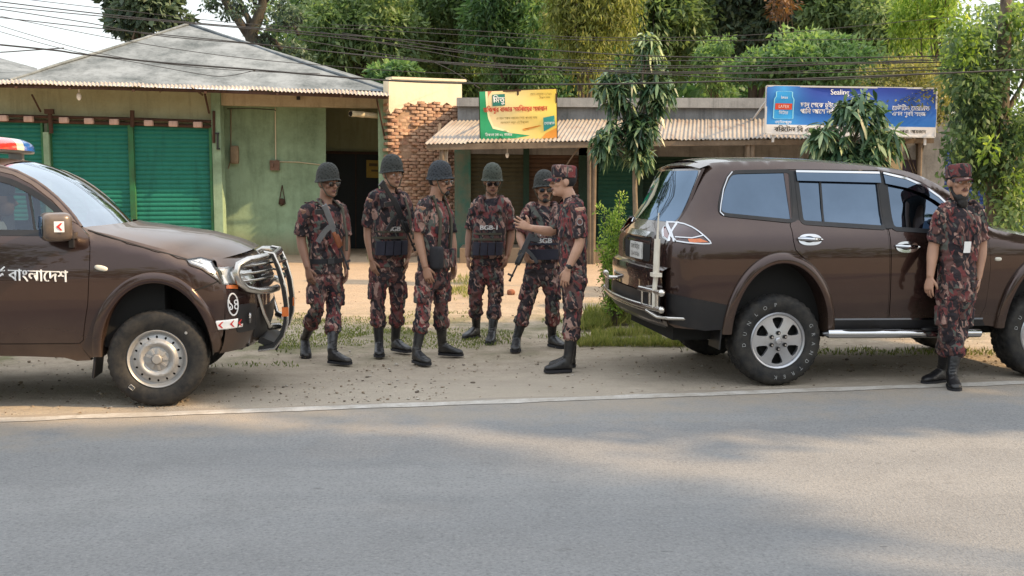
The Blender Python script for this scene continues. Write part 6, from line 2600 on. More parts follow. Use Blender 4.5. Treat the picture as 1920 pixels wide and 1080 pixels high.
    for (u0, v0, u1, v1, k, tn) in ((1792, 60, 1935, 180, 19, -.04), (1785, 150, 1930, 300, 26, -.18), (1800, 270, 1870, 330, 7, -.12), (1880, 230, 1940, 330, 8, .0), (1850, -40, 1940, 70, 5, .18), (1790, 20, 1850, 90, 2, .25), (1895, 300, 1925, 400, 4, .1)):
        for _ in range(k):
            p = q(rnd.uniform(u0, u1), rnd.uniform(v0, v1), rnd.uniform(-.7, .7))
            cl.append((p.x, p.y, p.z, rnd.uniform(.14, .30), .26, rnd.uniform(.16, .34), tn + rnd.uniform(-.1, .12)))
    A = clump_leaves(cl, 9500, .10, .050, .7, .4)
    ix = RNG.integers(0, len(A[0]), 420)
    st = strand_leaves(A[0][ix], .75, 9, .10, .045, .12, -.05)
    A = [np.concatenate([x, y]) for x, y in zip(A, st)]
    leaf_object('crown', *A, G_HAZED, root)
    cl = []
    for (u0, v0, u1, v1, k) in ((1780, 30, 1835, 130, 8), (1845, 240, 1870, 300, 3), (1888, 330, 1912, 400, 4), (1900, 20, 1935, 60, 3)):
        for _ in range(k):
            p = q(rnd.uniform(u0, u1), rnd.uniform(v0, v1), rnd.uniform(-.9, .2))
            cl.append((p.x, p.y, p.z, .14, .14, .18))
    leaf_object('young_leaves', *clump_leaves(cl, 900, .10, .05, .6, .4), G_LIME, root)
    # -- mango trees in front of the shops
    mango_tree('young mango tree with drooping leaf tufts on a thin pale trunk before the tin awning', 1191, 16,
               [(1190, 50, 1240, 130, .55, .24), (1112, 115, 1205, 215, 1.0, .08), (1195, 110, 1266, 220, 1.0, .10), (1150, 195, 1245, 280, .95, -.02), (1104, 215, 1185, 300, .75, .10), (1170, 250, 1225, 318, .5, .26)], 250, 54, 3, r=.05)
    mango_tree('low spreading mango tree growing up in front of the blue sign', 1600, 13,
               [(1560, 172, 1670, 240, 1.1, .04), (1512, 220, 1600, 300, 1.0, .18), (1590, 225, 1695, 305, 1.1, .16), (1540, 270, 1660, 330, .7, .0)], 262, 40, 9, r=.04)
    # -- small plants
    Y = 11.6
    base = ground_at(1152, 614)
    root = thing('green_shrub', 'tall light green shrub with upright sprays beside the tailgate', 'shrub', base)
    q = lambda u, v, dy=0: at(u, v, base.y + dy) - base
    tb = MB()
    cl = []
    rnd = random.Random(12)
    for (u0, v0, u1, v1) in ((1150, 612, 1162, 372), (1148, 612, 1132, 395), (1152, 612, 1146, 430), (1155, 612, 1170, 420), (1150, 612, 1128, 460), (1156, 612, 1164, 470), (1150, 612, 1155, 400)):
        a, b = q(u0, v0), q(u1, v1, rnd.uniform(-.15, .15))
        pts = limb(tb, a, b, .009, .003, .05, 8, u1)
        for t in np.linspace(.22, 1.0, 16):
            p = a.lerp(b, float(t)) + V((rnd.uniform(-.05, .05), rnd.uniform(-.06, .06), 0))
            cl.append((p.x, p.y, p.z, .055, .055, .075, rnd.uniform(-.15, .1)))
    tb.build('stems', M['bark'], root, 180)
    leaf_object('leaves', *clump_leaves(cl, 4200, .050, .018, -.3, .4), G_LIME, root)
    base = ground_at(1163, 606)
    root = thing('dry_shrub', 'dry brown twiggy shrub behind the rear bumper guard', 'shrub', base)
    q = lambda u, v, dy=0: at(u, v, base.y + dy) - base
    tb = MB()
    cl = []
    for k in range(26):
        a = q(rnd.uniform(1150, 1180), 604)
        b = q(rnd.uniform(1122, 1182), rnd.uniform(475, 575), rnd.uniform(-.3, .3))
        limb(tb, a, b, .006, .002, .12, 6, k)
        for t in (.5, .7, .85, 1.0):
            p = a.lerp(b, t)
            cl.append((p.x, p.y, p.z, .06, .06, .05))
    tb.build('twigs', M['bark'], root, 180)
    leaf_object('leaves', *clump_leaves(cl, 1500, .035, .016, .3, .3), G_DRY, root)
    # -- grass
    rnd = random.Random(4)
    P, D, L, W, S = [], [], [], [], []

    def blades(u0, v0, u1, v1, n, h, tone, dens=lambda p: True):
        k = 0
        while k < n:
            p = ground_at(rnd.uniform(u0, u1), rnd.uniform(v0, v1))
            k += 1
            if not dens(p):
                continue
            P.append((p.x, p.y, 0.0))
            D.append((rnd.gauss(0, .38), rnd.gauss(0, .38), 1))
            L.append(h * rnd.uniform(.4, 1.2))
            W.append(rnd.uniform(.006, .013))
            S.append(rnd.gauss(.45 + tone, .15))
    patch = lambda p: noise.noise(V((p.x * .9, p.y * .9, 2))) + .5 * noise.noise(V((p.x * 2.9, p.y * 2.9, 8))) > .02
    weeds = lambda p: noise.noise(V((p.x * 2.2, p.y * 2.2, 2))) + .6 * noise.noise(V((p.x * 6, p.y * 6, 5))) > -.12
    blades(1080, 596, 1290, 652, 16000, .10, .26, weeds)
    blades(1098, 585, 1250, 625, 5200, .17, .10, weeds)
    blades(1255, 620, 1420, 660, 900, .09, -.05, patch)
    blades(520, 585, 900, 655, 7000, .032, .08, patch)
    blades(560, 600, 800, 648, 2800, .045, .05, lambda p: noise.noise(V((p.x * 1.3, p.y * 1.3, 4))) > .08)
    blades(800, 520, 900, 565, 2200, .10, .22, patch)
    blades(880, 600, 1100, 650, 2500, .04, .0, patch)
    blades(380, 640, 560, 690, 900, .04, .0, patch)
    blades(690, 455, 740, 500, 500, .16, .1)
    blades(1500, 625, 1920, 668, 3800, .05, .05, patch)
    n = len(P)
    o = leaf_object('grass', np.array(P), np.array(D), rand_dirs(n) * np.array([1, 1, .2]), np.array(L), np.array(W), np.array(S), leaf_material('grass blades', [(0, (.03, .04, .012)), (.35, (.085, .115, .028)), (.7, (.20, .21, .06)), (1, (.34, .30, .12))], .4))
    o['kind'] = 'stuff'
    # -- tall roadside trees out of the frame on the right: they shade the road
    shade_tree('roadside_tree', 'big roadside tree outside the frame on the near side of the road', (12.2, 7.1), 8.5, (3.6, 3.1, 3.2), 20000, 101)
    shade_tree('roadside_tree', 'tall narrow roadside tree outside the frame, nearer to the camera', (14.6, 1.45), 11.8, (2.7, 2.0, 2.2), 9000, 103)
    shade_tree('roadside_tree', 'roadside tree behind the camera, across the road', (-9.0, -9.0), 6.5, (4.5, 3.0, 3.2), 5200, 107)
    shade_tree('roadside_tree', 'tree behind the camera to the right, across the road', (3.5, -13.0), 6.0, (5.0, 3.0, 3.2), 5200, 109)
    shade_tree('roadside_tree', 'tree far behind the camera to the left', (-20.0, -12.0), 6.5, (5.5, 3.0, 3.6), 4200, 113)


def build_far_wood():  # unseen wood behind the camera, added as a dark band for car-body reflections
    rnd = random.Random(55)
    cl = []
    for k in range(90):
        x = rnd.uniform(-75, 75)
        h = 7 + 4 * noise.noise(V((x * .07, 0, 3)))
        cl.append((x, rnd.uniform(-42, -34), rnd.uniform(.8, max(2, h)), rnd.uniform(2.0, 3.6), 2.0, rnd.uniform(1.5, 2.6), rnd.uniform(-.1, .1)))
    wd = leaf_object('unseen_wood', *clump_leaves(cl, 9000, 1.2, .6, .3, .4), G_HAZED)
    wd['kind'] = 'stuff'


def shade_tree(name, label, xy, zc, rad, n, seed):
    rnd = random.Random(seed)
    root = thing(name, label, 'tree', (xy[0], xy[1], 0))
    cl = []
    for i in range(26):
        while True:
            x, y, z = rnd.uniform(-1, 1), rnd.uniform(-1, 1), rnd.uniform(-1, 1)
            if x * x + y * y + z * z < 1:
                break
        s_ = rnd.uniform(.22, .38)
        cl.append((x * rad[0] * .85, y * rad[1] * .85, zc + z * rad[2] * .85, rad[0] * s_, rad[1] * s_, rad[2] * s_))
    tb = MB()
    pts = limb(tb, (0, 0, -.1), (0, 0, zc), .26, .10, .04, 9, seed)
    for i, c in enumerate(cl):
        limb(tb, pts[rnd.randint(5, 8)], c[:3], .07, .02, .1, 6, seed + i)
    tb.build('trunk', M['bark'], root, 180)
    leaf_object('crown', *clump_leaves(cl, n, .30, .17, .3, .45), G_HAZED, root)
    return root
# ------------------------------------------------------------------ buildings, signs, cables
def weathered(name, col, col2, scale=2.0, amt=.8, rough=.9, streak=.5, dirt_low=None, bump=.35):
    t = NT(name).set(rough=rough, spec=.2)
    vec = t.coord('Object')
    n1 = t.noise(vec, scale, 7, .68)
    n2 = t.noise(t.coord('Object', scale=(1, 1, .12)), scale * 4.5, 5, .65)
    n3 = t.noise(vec, scale * 14, 4, .7)
    c = t.mix(t.ramp(n1, [(.38, 0), (.66, amt)]), col, col2)
    c = t.mix(t.math('MULTIPLY', t.ramp(n2, [(.5, 0), (.75, 1)]), streak), c, tuple(x * .5 for x in col2))
    c = t.mix(t.mr(n3, .3, .7, 0, .25), c, tuple(x * 1.25 for x in col))
    if dirt_low:
        z = t.sep(vec)[2]
        f = t.math('MULTIPLY', t.mr(t.math('ADD', z, t.math('MULTIPLY', n1, .5)), .75, .15), .8)
        c = t.mix(f, c, dirt_low)
    t.color(c)
    t.bump(t.math('ADD', n1, t.math('MULTIPLY', n3, .5)), bump, .02 if 'shutter' not in name else .07)
    return t.m


M['green_wall'] = weathered('pale green limewash', (.245, .35, .24), (.135, .195, .125), 1.4, .95, dirt_low=(.22, .14, .085))
M['olive_wall'] = weathered('faded olive cream paint', (.34, .355, .235), (.24, .245, .15), 1.5, .7)
M['cream_wall'] = weathered('cream limewash', (.60, .55, .42), (.46, .40, .29), 1.1, .5, streak=.2)
M['cream_beam'] = weathered('cream beam paint', (.42, .37, .26), (.28, .235, .155), 2.0, .6)
M['concrete'] = weathered('weathered grey concrete', (.225, .23, .235), (.085, .09, .093), 1.6, .85, streak=.8)
M['coping'] = weathered('pale grey coping', (.31, .31, .305), (.15, .15, .15), 2.2, .7)
M['roofgrey'] = weathered('mossy blue grey roof render', (.215, .245, .27), (.045, .058, .064), 1.3, .95, streak=.45)
M['shutter_green'] = weathered('green shutter paint', (.014, .150, .112), (.011, .104, .080), 1.1, .6, rough=.5, streak=.6, dirt_low=(.07, .12, .085), bump=.35)
M['shutter_dark'] = weathered('dark green shutter paint', (.014, .040, .028), (.010, .025, .018), 1.4, .6, rough=.6)
M['shutter_mid'] = weathered('dull green shutter paint', (.016, .075, .052), (.012, .045, .032), 1.4, .6, rough=.6)
M['shutter_brown'] = weathered('rusty brown shutter', (.075, .046, .032), (.045, .027, .019), 1.6, .7, rough=.7)
M['shutter_olive'] = weathered('olive brown shutter', (.060, .056, .034), (.035, .033, .02), 1.6, .7, rough=.7)
M['shutter_blue'] = weathered('blue shutter paint', (.022, .055, .20), (.015, .035, .12), 1.6, .6, rough=.55)
M['frame_green'] = weathered('green iron frame', (.030, .145, .062), (.05, .06, .03), 3.0, .6, rough=.6)
M['teal_door'] = weathered('peeling teal board', (.045, .13, .105), (.17, .14, .10), 3.0, .8)
M['rust'] = weathered('rusty iron', (.075, .042, .030), (.035, .022, .018), 4.0, .8)
M['wood'] = weathered('grey timber', (.17, .135, .10), (.085, .062, .045), 3.0, .8)
M['pink_block'] = weathered('pinkish mortar block', (.50, .36, .31), (.34, .23, .19), 6.0, .6)
M['pvc'] = weathered('cream plastic pipe', (.58, .54, .40), (.42, .37, .26), 3.0, .5, rough=.5)
M['door_dark'] = weathered('black iron door', (.014, .019, .022), (.022, .022, .02), 1.5, .6, rough=.55)
M['purple_grey'] = weathered('purple grey wall', (.075, .066, .095), (.05, .045, .06), 1.5, .5)
M['plinth'] = weathered('dusty plinth', (.24, .18, .125), (.13, .10, .075), 1.6, .8)
M['dark_inside'] = simple('unlit interior', (.015, .014, .012), .95)


def tin_material(name, a, b):
    t = NT(name).set(rough=.62, metal=.15)
    vec = t.coord('Object')
    n = t.noise(vec, 1.6, 6, .65)
    n2 = t.noise(t.coord('Object', scale=(1, .15, 1)), 7, 5, .7)
    c = t.mix(t.ramp(n, [(.35, 0), (.7, 1)]), a, b)
    c = t.mix(t.ramp(n2, [(.52, 0), (.72, .8)]), c, (.17, .095, .065))
    t.color(c)
    return t.m


M['tin'] = tin_material('rusting corrugated tin', (.33, .30, .265), (.235, .20, .165))
M['tin_pale'] = tin_material('pale corrugated tin', (.46, .40, .33), (.32, .25, .195))


def brick_material():
    t = NT('soft orange brick').set(rough=.95, spec=.1)
    g = t.n('ShaderNodeNewGeometry')
    vec = t.coord('Object')
    c = t.ramp(g.outputs['Random Per Island'], [(0, (.30, .165, .115)), (.4, (.38, .225, .155)), (.75, (.46, .31, .22)), (1, (.30, .20, .155))])
    n = t.noise(vec, 14, 6, .7)
    c = t.mix(t.ramp(n, [(.42, 0), (.75, .8)]), c, (.56, .42, .30))
    n2 = t.noise(vec, 1.3, 4)
    c = t.mix(t.ramp(n2, [(.50, 0), (.70, .55)]), c, (.20, .115, .080))
    t.color(c)
    t.bump(t.noise(vec, 40, 5, .7), .9, .02)
    return t.m


def rebase(root, base):
    base = V(base)
    root.location = base

    def go(o):
        for c in children_of(o):
            if c.type == 'MESH':
                c.data.transform(Matrix.Translation(-base))
            go(c)
    go(root)


def corrug(mb, A0, A1, B0, B1, pitch=.076, amp=.012, per=6, rows=3, jag=0.0):
    """corrugated sheet: upper edge A0-A1, lower edge B0-B1"""
    A0, A1, B0, B1 = V(A0), V(A1), V(B0), V(B1)
    n = max(8, int((B1 - B0).length / pitch * per))
    nr = (B1 - B0).cross(A0 - B0).normalized()
    rnd = random.Random(int(abs(B0.x) * 100))
    vs = []
    for i in range(n + 1):
        t = i / n
        w = math.sin(2 * PI * i / per) * amp
        a, b = A0.lerp(A1, t), B0.lerp(B1, t)
        sheet = int(t * (B1 - B0).length / .8)
        j = (noise.noise(V((sheet * 3.7, 1, 2)))) * jag
        for k in range(rows + 1):
            p = a.lerp(b, k / rows * (1 + j * .25))
            vs.append(p + nr * (w + .010 * (sheet % 2)))
    m = rows + 1
    return mb.add(vs, [(i * m + k, (i + 1) * m + k, (i + 1) * m + k + 1, i * m + k + 1) for i in range(n) for k in range(rows)])


def slats(mb, A, B, z0, z1, pitch=.085, depth=.018):
    """rolling shutter curtain between the plan points A and B"""
    A, B = V(A), V(B)
    n = V(((B - A).y, -(B - A).x, 0)).normalized()
    rings = []
    k = int((z1 - z0) / pitch)
    vs = []
    for i in range(k):
        for f, d in ((0, 0), (.18, .55), (.42, 1.0), (.70, .8), (.92, .15)):
            z = z0 + (z1 - z0) * (i + f) / k
            vs.append((A + n * (depth * d)).to_tuple()[:2] + (z,))
            vs.append((B + n * (depth * d)).to_tuple()[:2] + (z,))
    m = len(vs) // 2
    return mb.add(vs, [(2 * i, 2 * i + 1, 2 * i + 3, 2 * i + 2) for i in range(m - 1)])


def uvslab(mb, pts, Yfn, thick=.15, dy=0.0, mi=0):
    """a plate whose face is given by surveyed points on a standing plane"""
    f = [at(u, v, Yfn(u) + dy) for u, v in pts]
    n = (f[1] - f[0]).cross(f[2] - f[0]).normalized()
    if n.y < 0:
        n = -n
    b = [p + n * thick for p in f]
    k = len(f)
    mb.add(f + b, [tuple(range(k)), tuple(reversed(range(k, 2 * k)))] + [(i, k + i, k + (i + 1) % k, (i + 1) % k) for i in range(k)], mi)
    return f


def gz(u, v, Y):
    return at(u, v, Y).z


def build_left_house():
    root = thing('shop_house', 'pale green roadside shop building with green roller shutters and a grey hipped roof', 'building')
    Yf = lambda u: 21.0 + 1.3 * u / 730
    P = lambda u, v, dy=0.0: at(u, v, Yf(u) + dy)
    G = lambda u, dy=0.0: (lambda p: V((p.x, p.y, 0)))(P(u, 480, dy))
    # shutters
    for i, (u0, u1, vt) in enumerate(((-60, 88, 222), (106, 249, 228), (259, 399, 234))):
        m = MB()
        slats(m, G(u0, .05), G(u1, .05), .05, gz((u0 + u1) / 2, vt, Yf(u0)), .088, .022)
        so = m.build('roller_shutter', M['shutter_green'], root, 60)
        b = MB()
        b.bar(G(u0, .04) + V((0, 0, .03)), G(u1, .04) + V((0, 0, .03)), .05, .06)
        b.build('bottom_rail', M['frame_green'], so)
    for u0, u1, mt, vt in ((88, 92, 'frame_green', 226), (101, 106, 'frame_green', 226), (249, 259, 'frame_green', 232), (399, 404, 'frame_green', 238)):
        m = MB()
        a, b = G(u0), G(u1)
        z = gz(u0, vt, Yf(u0))
        m.bar((a + b) / 2, (a + b) / 2 + V((0, 0, z)), (b - a).length, .08, (0, 1, 0))
        m.build('shutter_guide', M[mt], root)
    # white green posts
    for u0, u1, vt, mt in ((91, 102, 248, 'green_wall'), (404, 421, 172, 'green_wall'), (712, 733, 178, 'green_wall')):
        m = MB()
        a, b = G(u0, -.06), G(u1, -.06)
        z = gz(u0, vt, Yf(u0))
        m.bar((a + b) / 2 + V((0, .1, -.05)), (a + b) / 2 + V((0, .1, z)), (b - a).length, .25, (0, 1, 0))
        m.build('pillar', M[mt], root, 30)
    # wall band over the shutters and the rusty pipe with mortar blocks
    m = MB()
    uvslab(m, [(-70, 150), (404, 168), (404, 238), (-70, 222)], Yf, .2, .12)
    m.build('upper_wall', M['olive_wall'], root, 30)
    m = MB()
    m.tube([P(-70, 214, -.02), P(90, 219, -.02), P(250, 223, -.02), P(402, 228, -.02)], .030, 8)
    m.tube([P(-70, 224, .0), P(90, 228, .0), P(250, 232, .0), P(402, 238, .0)], .035, 8)
    for u, v0, v1 in ((93, 206, 250), (248, 207, 238), (401, 208, 268)):
        a = P(u, v0, -.07)
        b = P(u + (3 if u == 93 else 0), v1, -.07)
        m.tube([a, b], .045 if u != 401 else .03, 8)
    m.bar(P(84, 209, -.10), P(101, 209, -.10), .12, .09)
    po = m.build('pipe_rail', M['rust'], root, 60)
    for u in (6, 54, 120, 167, 214, 279, 325, 371):
        m = MB()
        v = 216 + u * .033
        c = P(u, v + 5.5, -.10)
        m.superq(c, (.088, .05, .058), .25, .25, 14, 8)
        m.build('mortar_block', M['pink_block'], po, 40)
    # porch: wall, deeper door bay, beam
    wy = .75
    m = MB()
    a = uvslab(m, [(415, 178), (611, 184), (611, 500), (415, 500)], Yf, .2, wy)
    m.build('porch_wall', M['green_wall'], root, 30)
    m = MB()
    uvslab(m, [(607, 184), (740, 188), (740, 500), (607, 500)], Yf, .2, 2.75)
    p0, p1 = P(611, 480, wy), P(611, 480, 2.8)
    m.bar(V((p0.x - .05, p0.y, 1.7)), V((p1.x - .05, p1.y, 1.7)), .1, 3.4)
    q0, q1 = P(733, 480, .1), P(733, 480, 2.8)
    m.bar(V((q0.x + .05, q0.y, 1.7)), V((q1.x + .05, q1.y, 1.7)), .1, 3.4)
    m.build('bay_wall', M['olive_wall'], root, 30)
    m = MB()
    d = uvslab(m, [(613, 286), (722, 288), (722, 492), (613, 492)], Yf, .05, 2.66)
    do = m.build('door', M['door_dark'], root, 30)
    m = MB()
    uvslab(m, [(611, 283), (724, 285), (724, 290), (611, 288)], Yf, .08, 2.62)
    for u in (666,):
        uvslab(m, [(u, 289), (u + 2, 289), (u + 2, 490), (u, 490)], Yf, .04, 2.63)
    m.build('door_frame', M['rust'], do)
    m = MB()
    uvslab(m, [(687, 300), (714, 301), (714, 334), (687, 333)], Yf, .01, 2.60, 0)
    uvslab(m, [(692, 306), (708, 306.5), (708, 312), (692, 311.5)], Yf, .012, 2.58, 1)
    uvslab(m, [(696, 318), (709, 318.5), (709, 322), (696, 321.5)], Yf, .012, 2.58, 1)
    m.build('door_poster', [simple('faded yellow poster', (.33, .22, .045), .8, var=.3), simple('poster print', (.10, .07, .03), .8)], do)
    m = MB()
    uvslab(m, [(409, 172), (728, 178), (728, 203), (409, 197)], Yf, .22, .02)
    m.build('porch_beam', M['cream_beam'], root, 30)
    # porch ceiling and house body
    m = MB()
    q = [P(409, 196, .1), P(740, 202, .1), P(740, 201, 2.9), P(409, 195, 2.9)]
    m.add(q + [p + V((0, 0, .1)) for p in q], [(0, 1, 2, 3), (7, 6, 5, 4), (0, 4, 5, 1), (1, 5, 6, 2), (2, 6, 7, 3), (3, 7, 4, 0)])
    m.build('porch_ceiling', M['olive_wall'], root)
    m = MB()
    for ua, ub, dy in ((-70, 735, 6.0),):
        a, b = P(ua, 480, dy), P(ub, 480, dy)
        m.bar(V((a.x, a.y, 1.6)), V((b.x, b.y, 1.6)), .2, 3.2)
    for u in (-70, 738):
        a, b = P(u, 480, .3), P(u, 480, 6.0)
        m.bar(V((a.x, a.y, 1.6)), V((b.x, b.y, 1.6)), .2, 3.2)
    a, b = P(-70, 480, .35), P(404, 480, .35)
    m.bar(V((a.x, a.y, 1.2)), V((b.x, b.y, 1.2)), .1, 2.4)
    m.build('back_walls', M['olive_wall'], root)
    # tin awning
    m = MB()
    corrug(m, P(-70, 148, .1), P(352, 159, .1), P(-70, 155.5, -.95), P(352, 165, -.95), .075, .013, 6, 3, .25)
    corrug(m, P(350, 159, .1), P(731, 172, .1), P(350, 164.5, -.95), P(731, 180, -.95), .075, .013, 6, 3, .3)
    m.build('tin_awning', M['tin_pale'], root, 60)
    m = MB()
    m.bar(P(-70, 160, -.85), P(352, 169, -.85), .04, .05)
    m.bar(P(350, 169, -.85), P(729, 183, -.85), .04, .06)
    m.bar(P(-70, 158, -.4), P(729, 180, -.4), .05, .06)
    for u in (30, 130, 250, 385, 520, 640):
        m.bar(P(u, 163 + u * .02, .15), P(u, 163 + u * .027, -.95), .05, .04)
    m.build('awning_timber', M['rust'], root)
    for (u0, v0, u1, v1) in ((60, 178, 76, 209), (384, 176, 392, 212), (706, 182, 722, 262), (300, 172, 306, 166), (360, 164, 380, 178)):
        m = MB()
        m.tube([P(u0, v0, -.5), P(u1, v1, -.08)], .020, 6)
        m.build('awning_strut', M['rust'] if u0 > 380 or u0 < 100 else M['wood'], root)
    # hipped roof: near face, flanks, small hip to the left
    m = MB()
    ap = at(355, 46, 25.4)
    e = [P(-140, 153, .1), P(40, 153, .1), P(728, 171, .1), P(742, 148, 3.0)]
    eL, eR = P(18, 152, .0), P(729, 172, .0)
    up = V((0, 0, .02))
    bR, bL = at(722, 158, 29), at(70, 142, 28.5)
    # near face with a rib of points so that it is not one flat triangle
    vs, fs = [], []
    nA, nB = 14, 8
    for j in range(nB + 1):
        for i in range(nA + 1):
            p = eL.lerp(eR, i / nA).lerp(ap, j / nB)
            p = p + V((0, 0, .03 * noise.noise(p * .8)))
            vs.append(p)
    for j in range(nB):
        for i in range(nA):
            fs.append((j * (nA + 1) + i, j * (nA + 1) + i + 1, (j + 1) * (nA + 1) + i + 1, (j + 1) * (nA + 1) + i))
    m.add(vs, fs)
    m.add([eR, bR, ap], [(0, 1, 2)])
    m.add([bL, eL, ap], [(0, 1, 2)])
    m.add([bR, bL, ap], [(0, 1, 2)])
    a2 = at(-60, 92, 26)
    m.add([P(-200, 152, .0), P(70, 152.5, .0), at(70, 128, 25), a2, P(-200, 120, 3)], [(0, 1, 2, 3), (0, 3, 4)])
    m.build('roof', M['roofgrey'], root, 50, True)
    m = MB()
    for a, b in ((eL, ap), (eR, ap)):
        pts = [a.lerp(b, i / 10) + V((0, 0, .02 + .02 * noise.noise(V((i, a.x, 0))))) for i in range(11)]
        m.tube(pts, .030, 8)
    m.build('roof_ridge', M['roofgrey'], root, 60)
    # cream end wall over bare brick
    Yb = lambda u: 22.0 + (u - 729) / 137 * .95
    m = MB()
    f = uvslab(m, [(729, 148), (866, 153), (866, 196), (850, 201), (838, 192), (828, 199), (815, 190), (801, 195), (790, 189), (778, 197), (765, 192), (752, 205), (741, 203), (733, 214), (729, 206)], Yb, .25)
    co_ = m.build('end_wall', M['cream_wall'], root, 30)
    m = MB()
    m.bar(at(729, 147, 22.15), at(868, 152, 23.1), .30, .05)
    m.build('wall_cap', M['cream_wall'], co_)
    m = MB()
    rnd = random.Random(2)
    a, b = at(733, 480, Yb(733) + .1), at(856, 480, Yb(856) + .1)
    a.z = b.z = 0
    wl = (b - a).length
    wx = (b - a).normalized()
    wn = V((wx.y, -wx.x, 0))
    rot = math.atan2(wx.y, wx.x)
    ztop = gz(780, 190, 22.3)
    k, z = 0, 0.0
    while z < ztop:
        x = -.12 if k % 2 else 0.0
        while x < wl:
            w_ = .185 + rnd.uniform(-.03, .02)
            dep = rnd.uniform(-.010, .014)
            r_ = rnd.random()
            lost = noise.noise(V((x * 1.7, z * 1.7, 4)))
            if r_ < .05 or lost > .42:
                dep -= .05
            elif r_ < .11:
                dep += .018
            zz = z + .030 + rnd.uniform(-.008, .008) + .01 * noise.noise(V((x * 2, z, 0)))
            xc = max(x + w_ / 2, w_ / 2 - .1)
            hh = .0295 * rnd.uniform(.86, 1.05)
            p = a + wx * xc + wn * dep
            m.superq((p.x, p.y, zz), (w_ / 2 - .003, .10, hh), .16, .16, 12, 6, Matrix.Rotation(rot, 3, 'Z') @ Matrix.Rotation(rnd.uniform(-.035, .035), 3, 'Y'))
            x += .195
        z += .066
        k += 1
    m.build('brickwork', brick_material(), root, 60)
    m = MB()
    c = (a + b) / 2 - wn * .035
    m.box((c.x, c.y, ztop / 2), (wl, .17, ztop), Matrix.Rotation(rot, 3, 'Z'))
    m.build('mortar', weathered('earthy mortar', (.34, .235, .16), (.21, .14, .10), 5, .8, bump=.8), root)
    # small fittings
    m = MB()
    m.tube([P(658, 213, -.25), P(683, 215, -.05), P(708, 217, .1)], .058, 16, False)
    m.tube([P(657, 213, -.26), P(664, 213.5, -.2)], .066, 16, False)
    m.tube([P(676, 214.5, -.1), P(682, 215, -.06)], .064, 16)
    m.build('drain_pipe', M['pvc'], root, 60)
    m = MB()
    m.lathe([(.001, 0), (.054, 0)], 16, 'y', P(658.5, 213, -.24), caps=False)
    m.build('pipe_mouth', M['dark_inside'], root)
    m = MB()
    c = P(440, 290, wy - .10)
    m.superq(c, (.085, .07, .19), .3, .4, 16, 10)
    m.tube([P(433, 203, wy - .02), P(433, 300, wy - .03), P(428, 316, wy - .03)], .012, 6)
    m.build('electric_meter', weathered('tan meter box', (.28, .22, .15), (.16, .12, .08), 6, .6), root, 50)
    m = MB()
    c = P(515, 310, wy - .05)
    m.box(c, (.19, .08, .21))
    m.box(P(521, 309, wy - .10), (.07, .03, .13))
    m.box(P(510, 309, wy - .10), (.06, .03, .09))
    m.build('switch_board', weathered('reddish switch board', (.20, .13, .10), (.10, .065, .05), 6, .6), root, 50)
    m = MB()
    m.tube([P(516, 202, wy - .02), P(517, 300, wy - .02)], .014, 6)
    m.tube([P(523, 303, wy - .02), P(560, 304, wy - .02), P(612, 310, wy - .02)], .013, 6)
    m.build('conduit', M['pvc'], root, 60)
    m = MB()
    m.tube([P(529, 347, wy - .03), P(523, 382, wy - .04), P(527, 386, wy - .04), P(535, 382, wy - .04), P(529, 347, wy - .03)], .010, 6)
    m.superq(P(528.5, 378, wy - .05), (.06, .03, .07), .8, .8, 12, 8)
    m.build('hanging_bag', M['rust'], root, 60)
    m = MB()
    m.tube([P(148, 166, -.55), P(148, 173, -.55)], .012, 6)
    m.superq(P(148, 181, -.55), (.045, .045, .075), 1, 1, 12, 8)
    m.build('light_bulb', M['white_decal'], root, 60)
    m = MB()
    m.bar(P(408, 250, -.12), P(408, 280, -.12), .03, .05, (0, 1, 0))
    m.bar(P(403, 250, -.1), P(411, 250, -.1), .03, .03)
    m.bar(P(406, 279, -.1), P(413, 279, -.1), .03, .03)
    m.bar(P(556, 184, -.05), P(563, 184, -.05), .08, .07)
    m.build('iron_bracket', M['gunblack'], root)
    m = MB()
    m.tube([P(426, 204, .5), P(470, 203, .35), P(515, 206, .7), P(517, 208, .7)], .010, 6)
    m.build('loose_cable', M['gunblack'], root, 60)
    rebase(root, G(330))
    return root


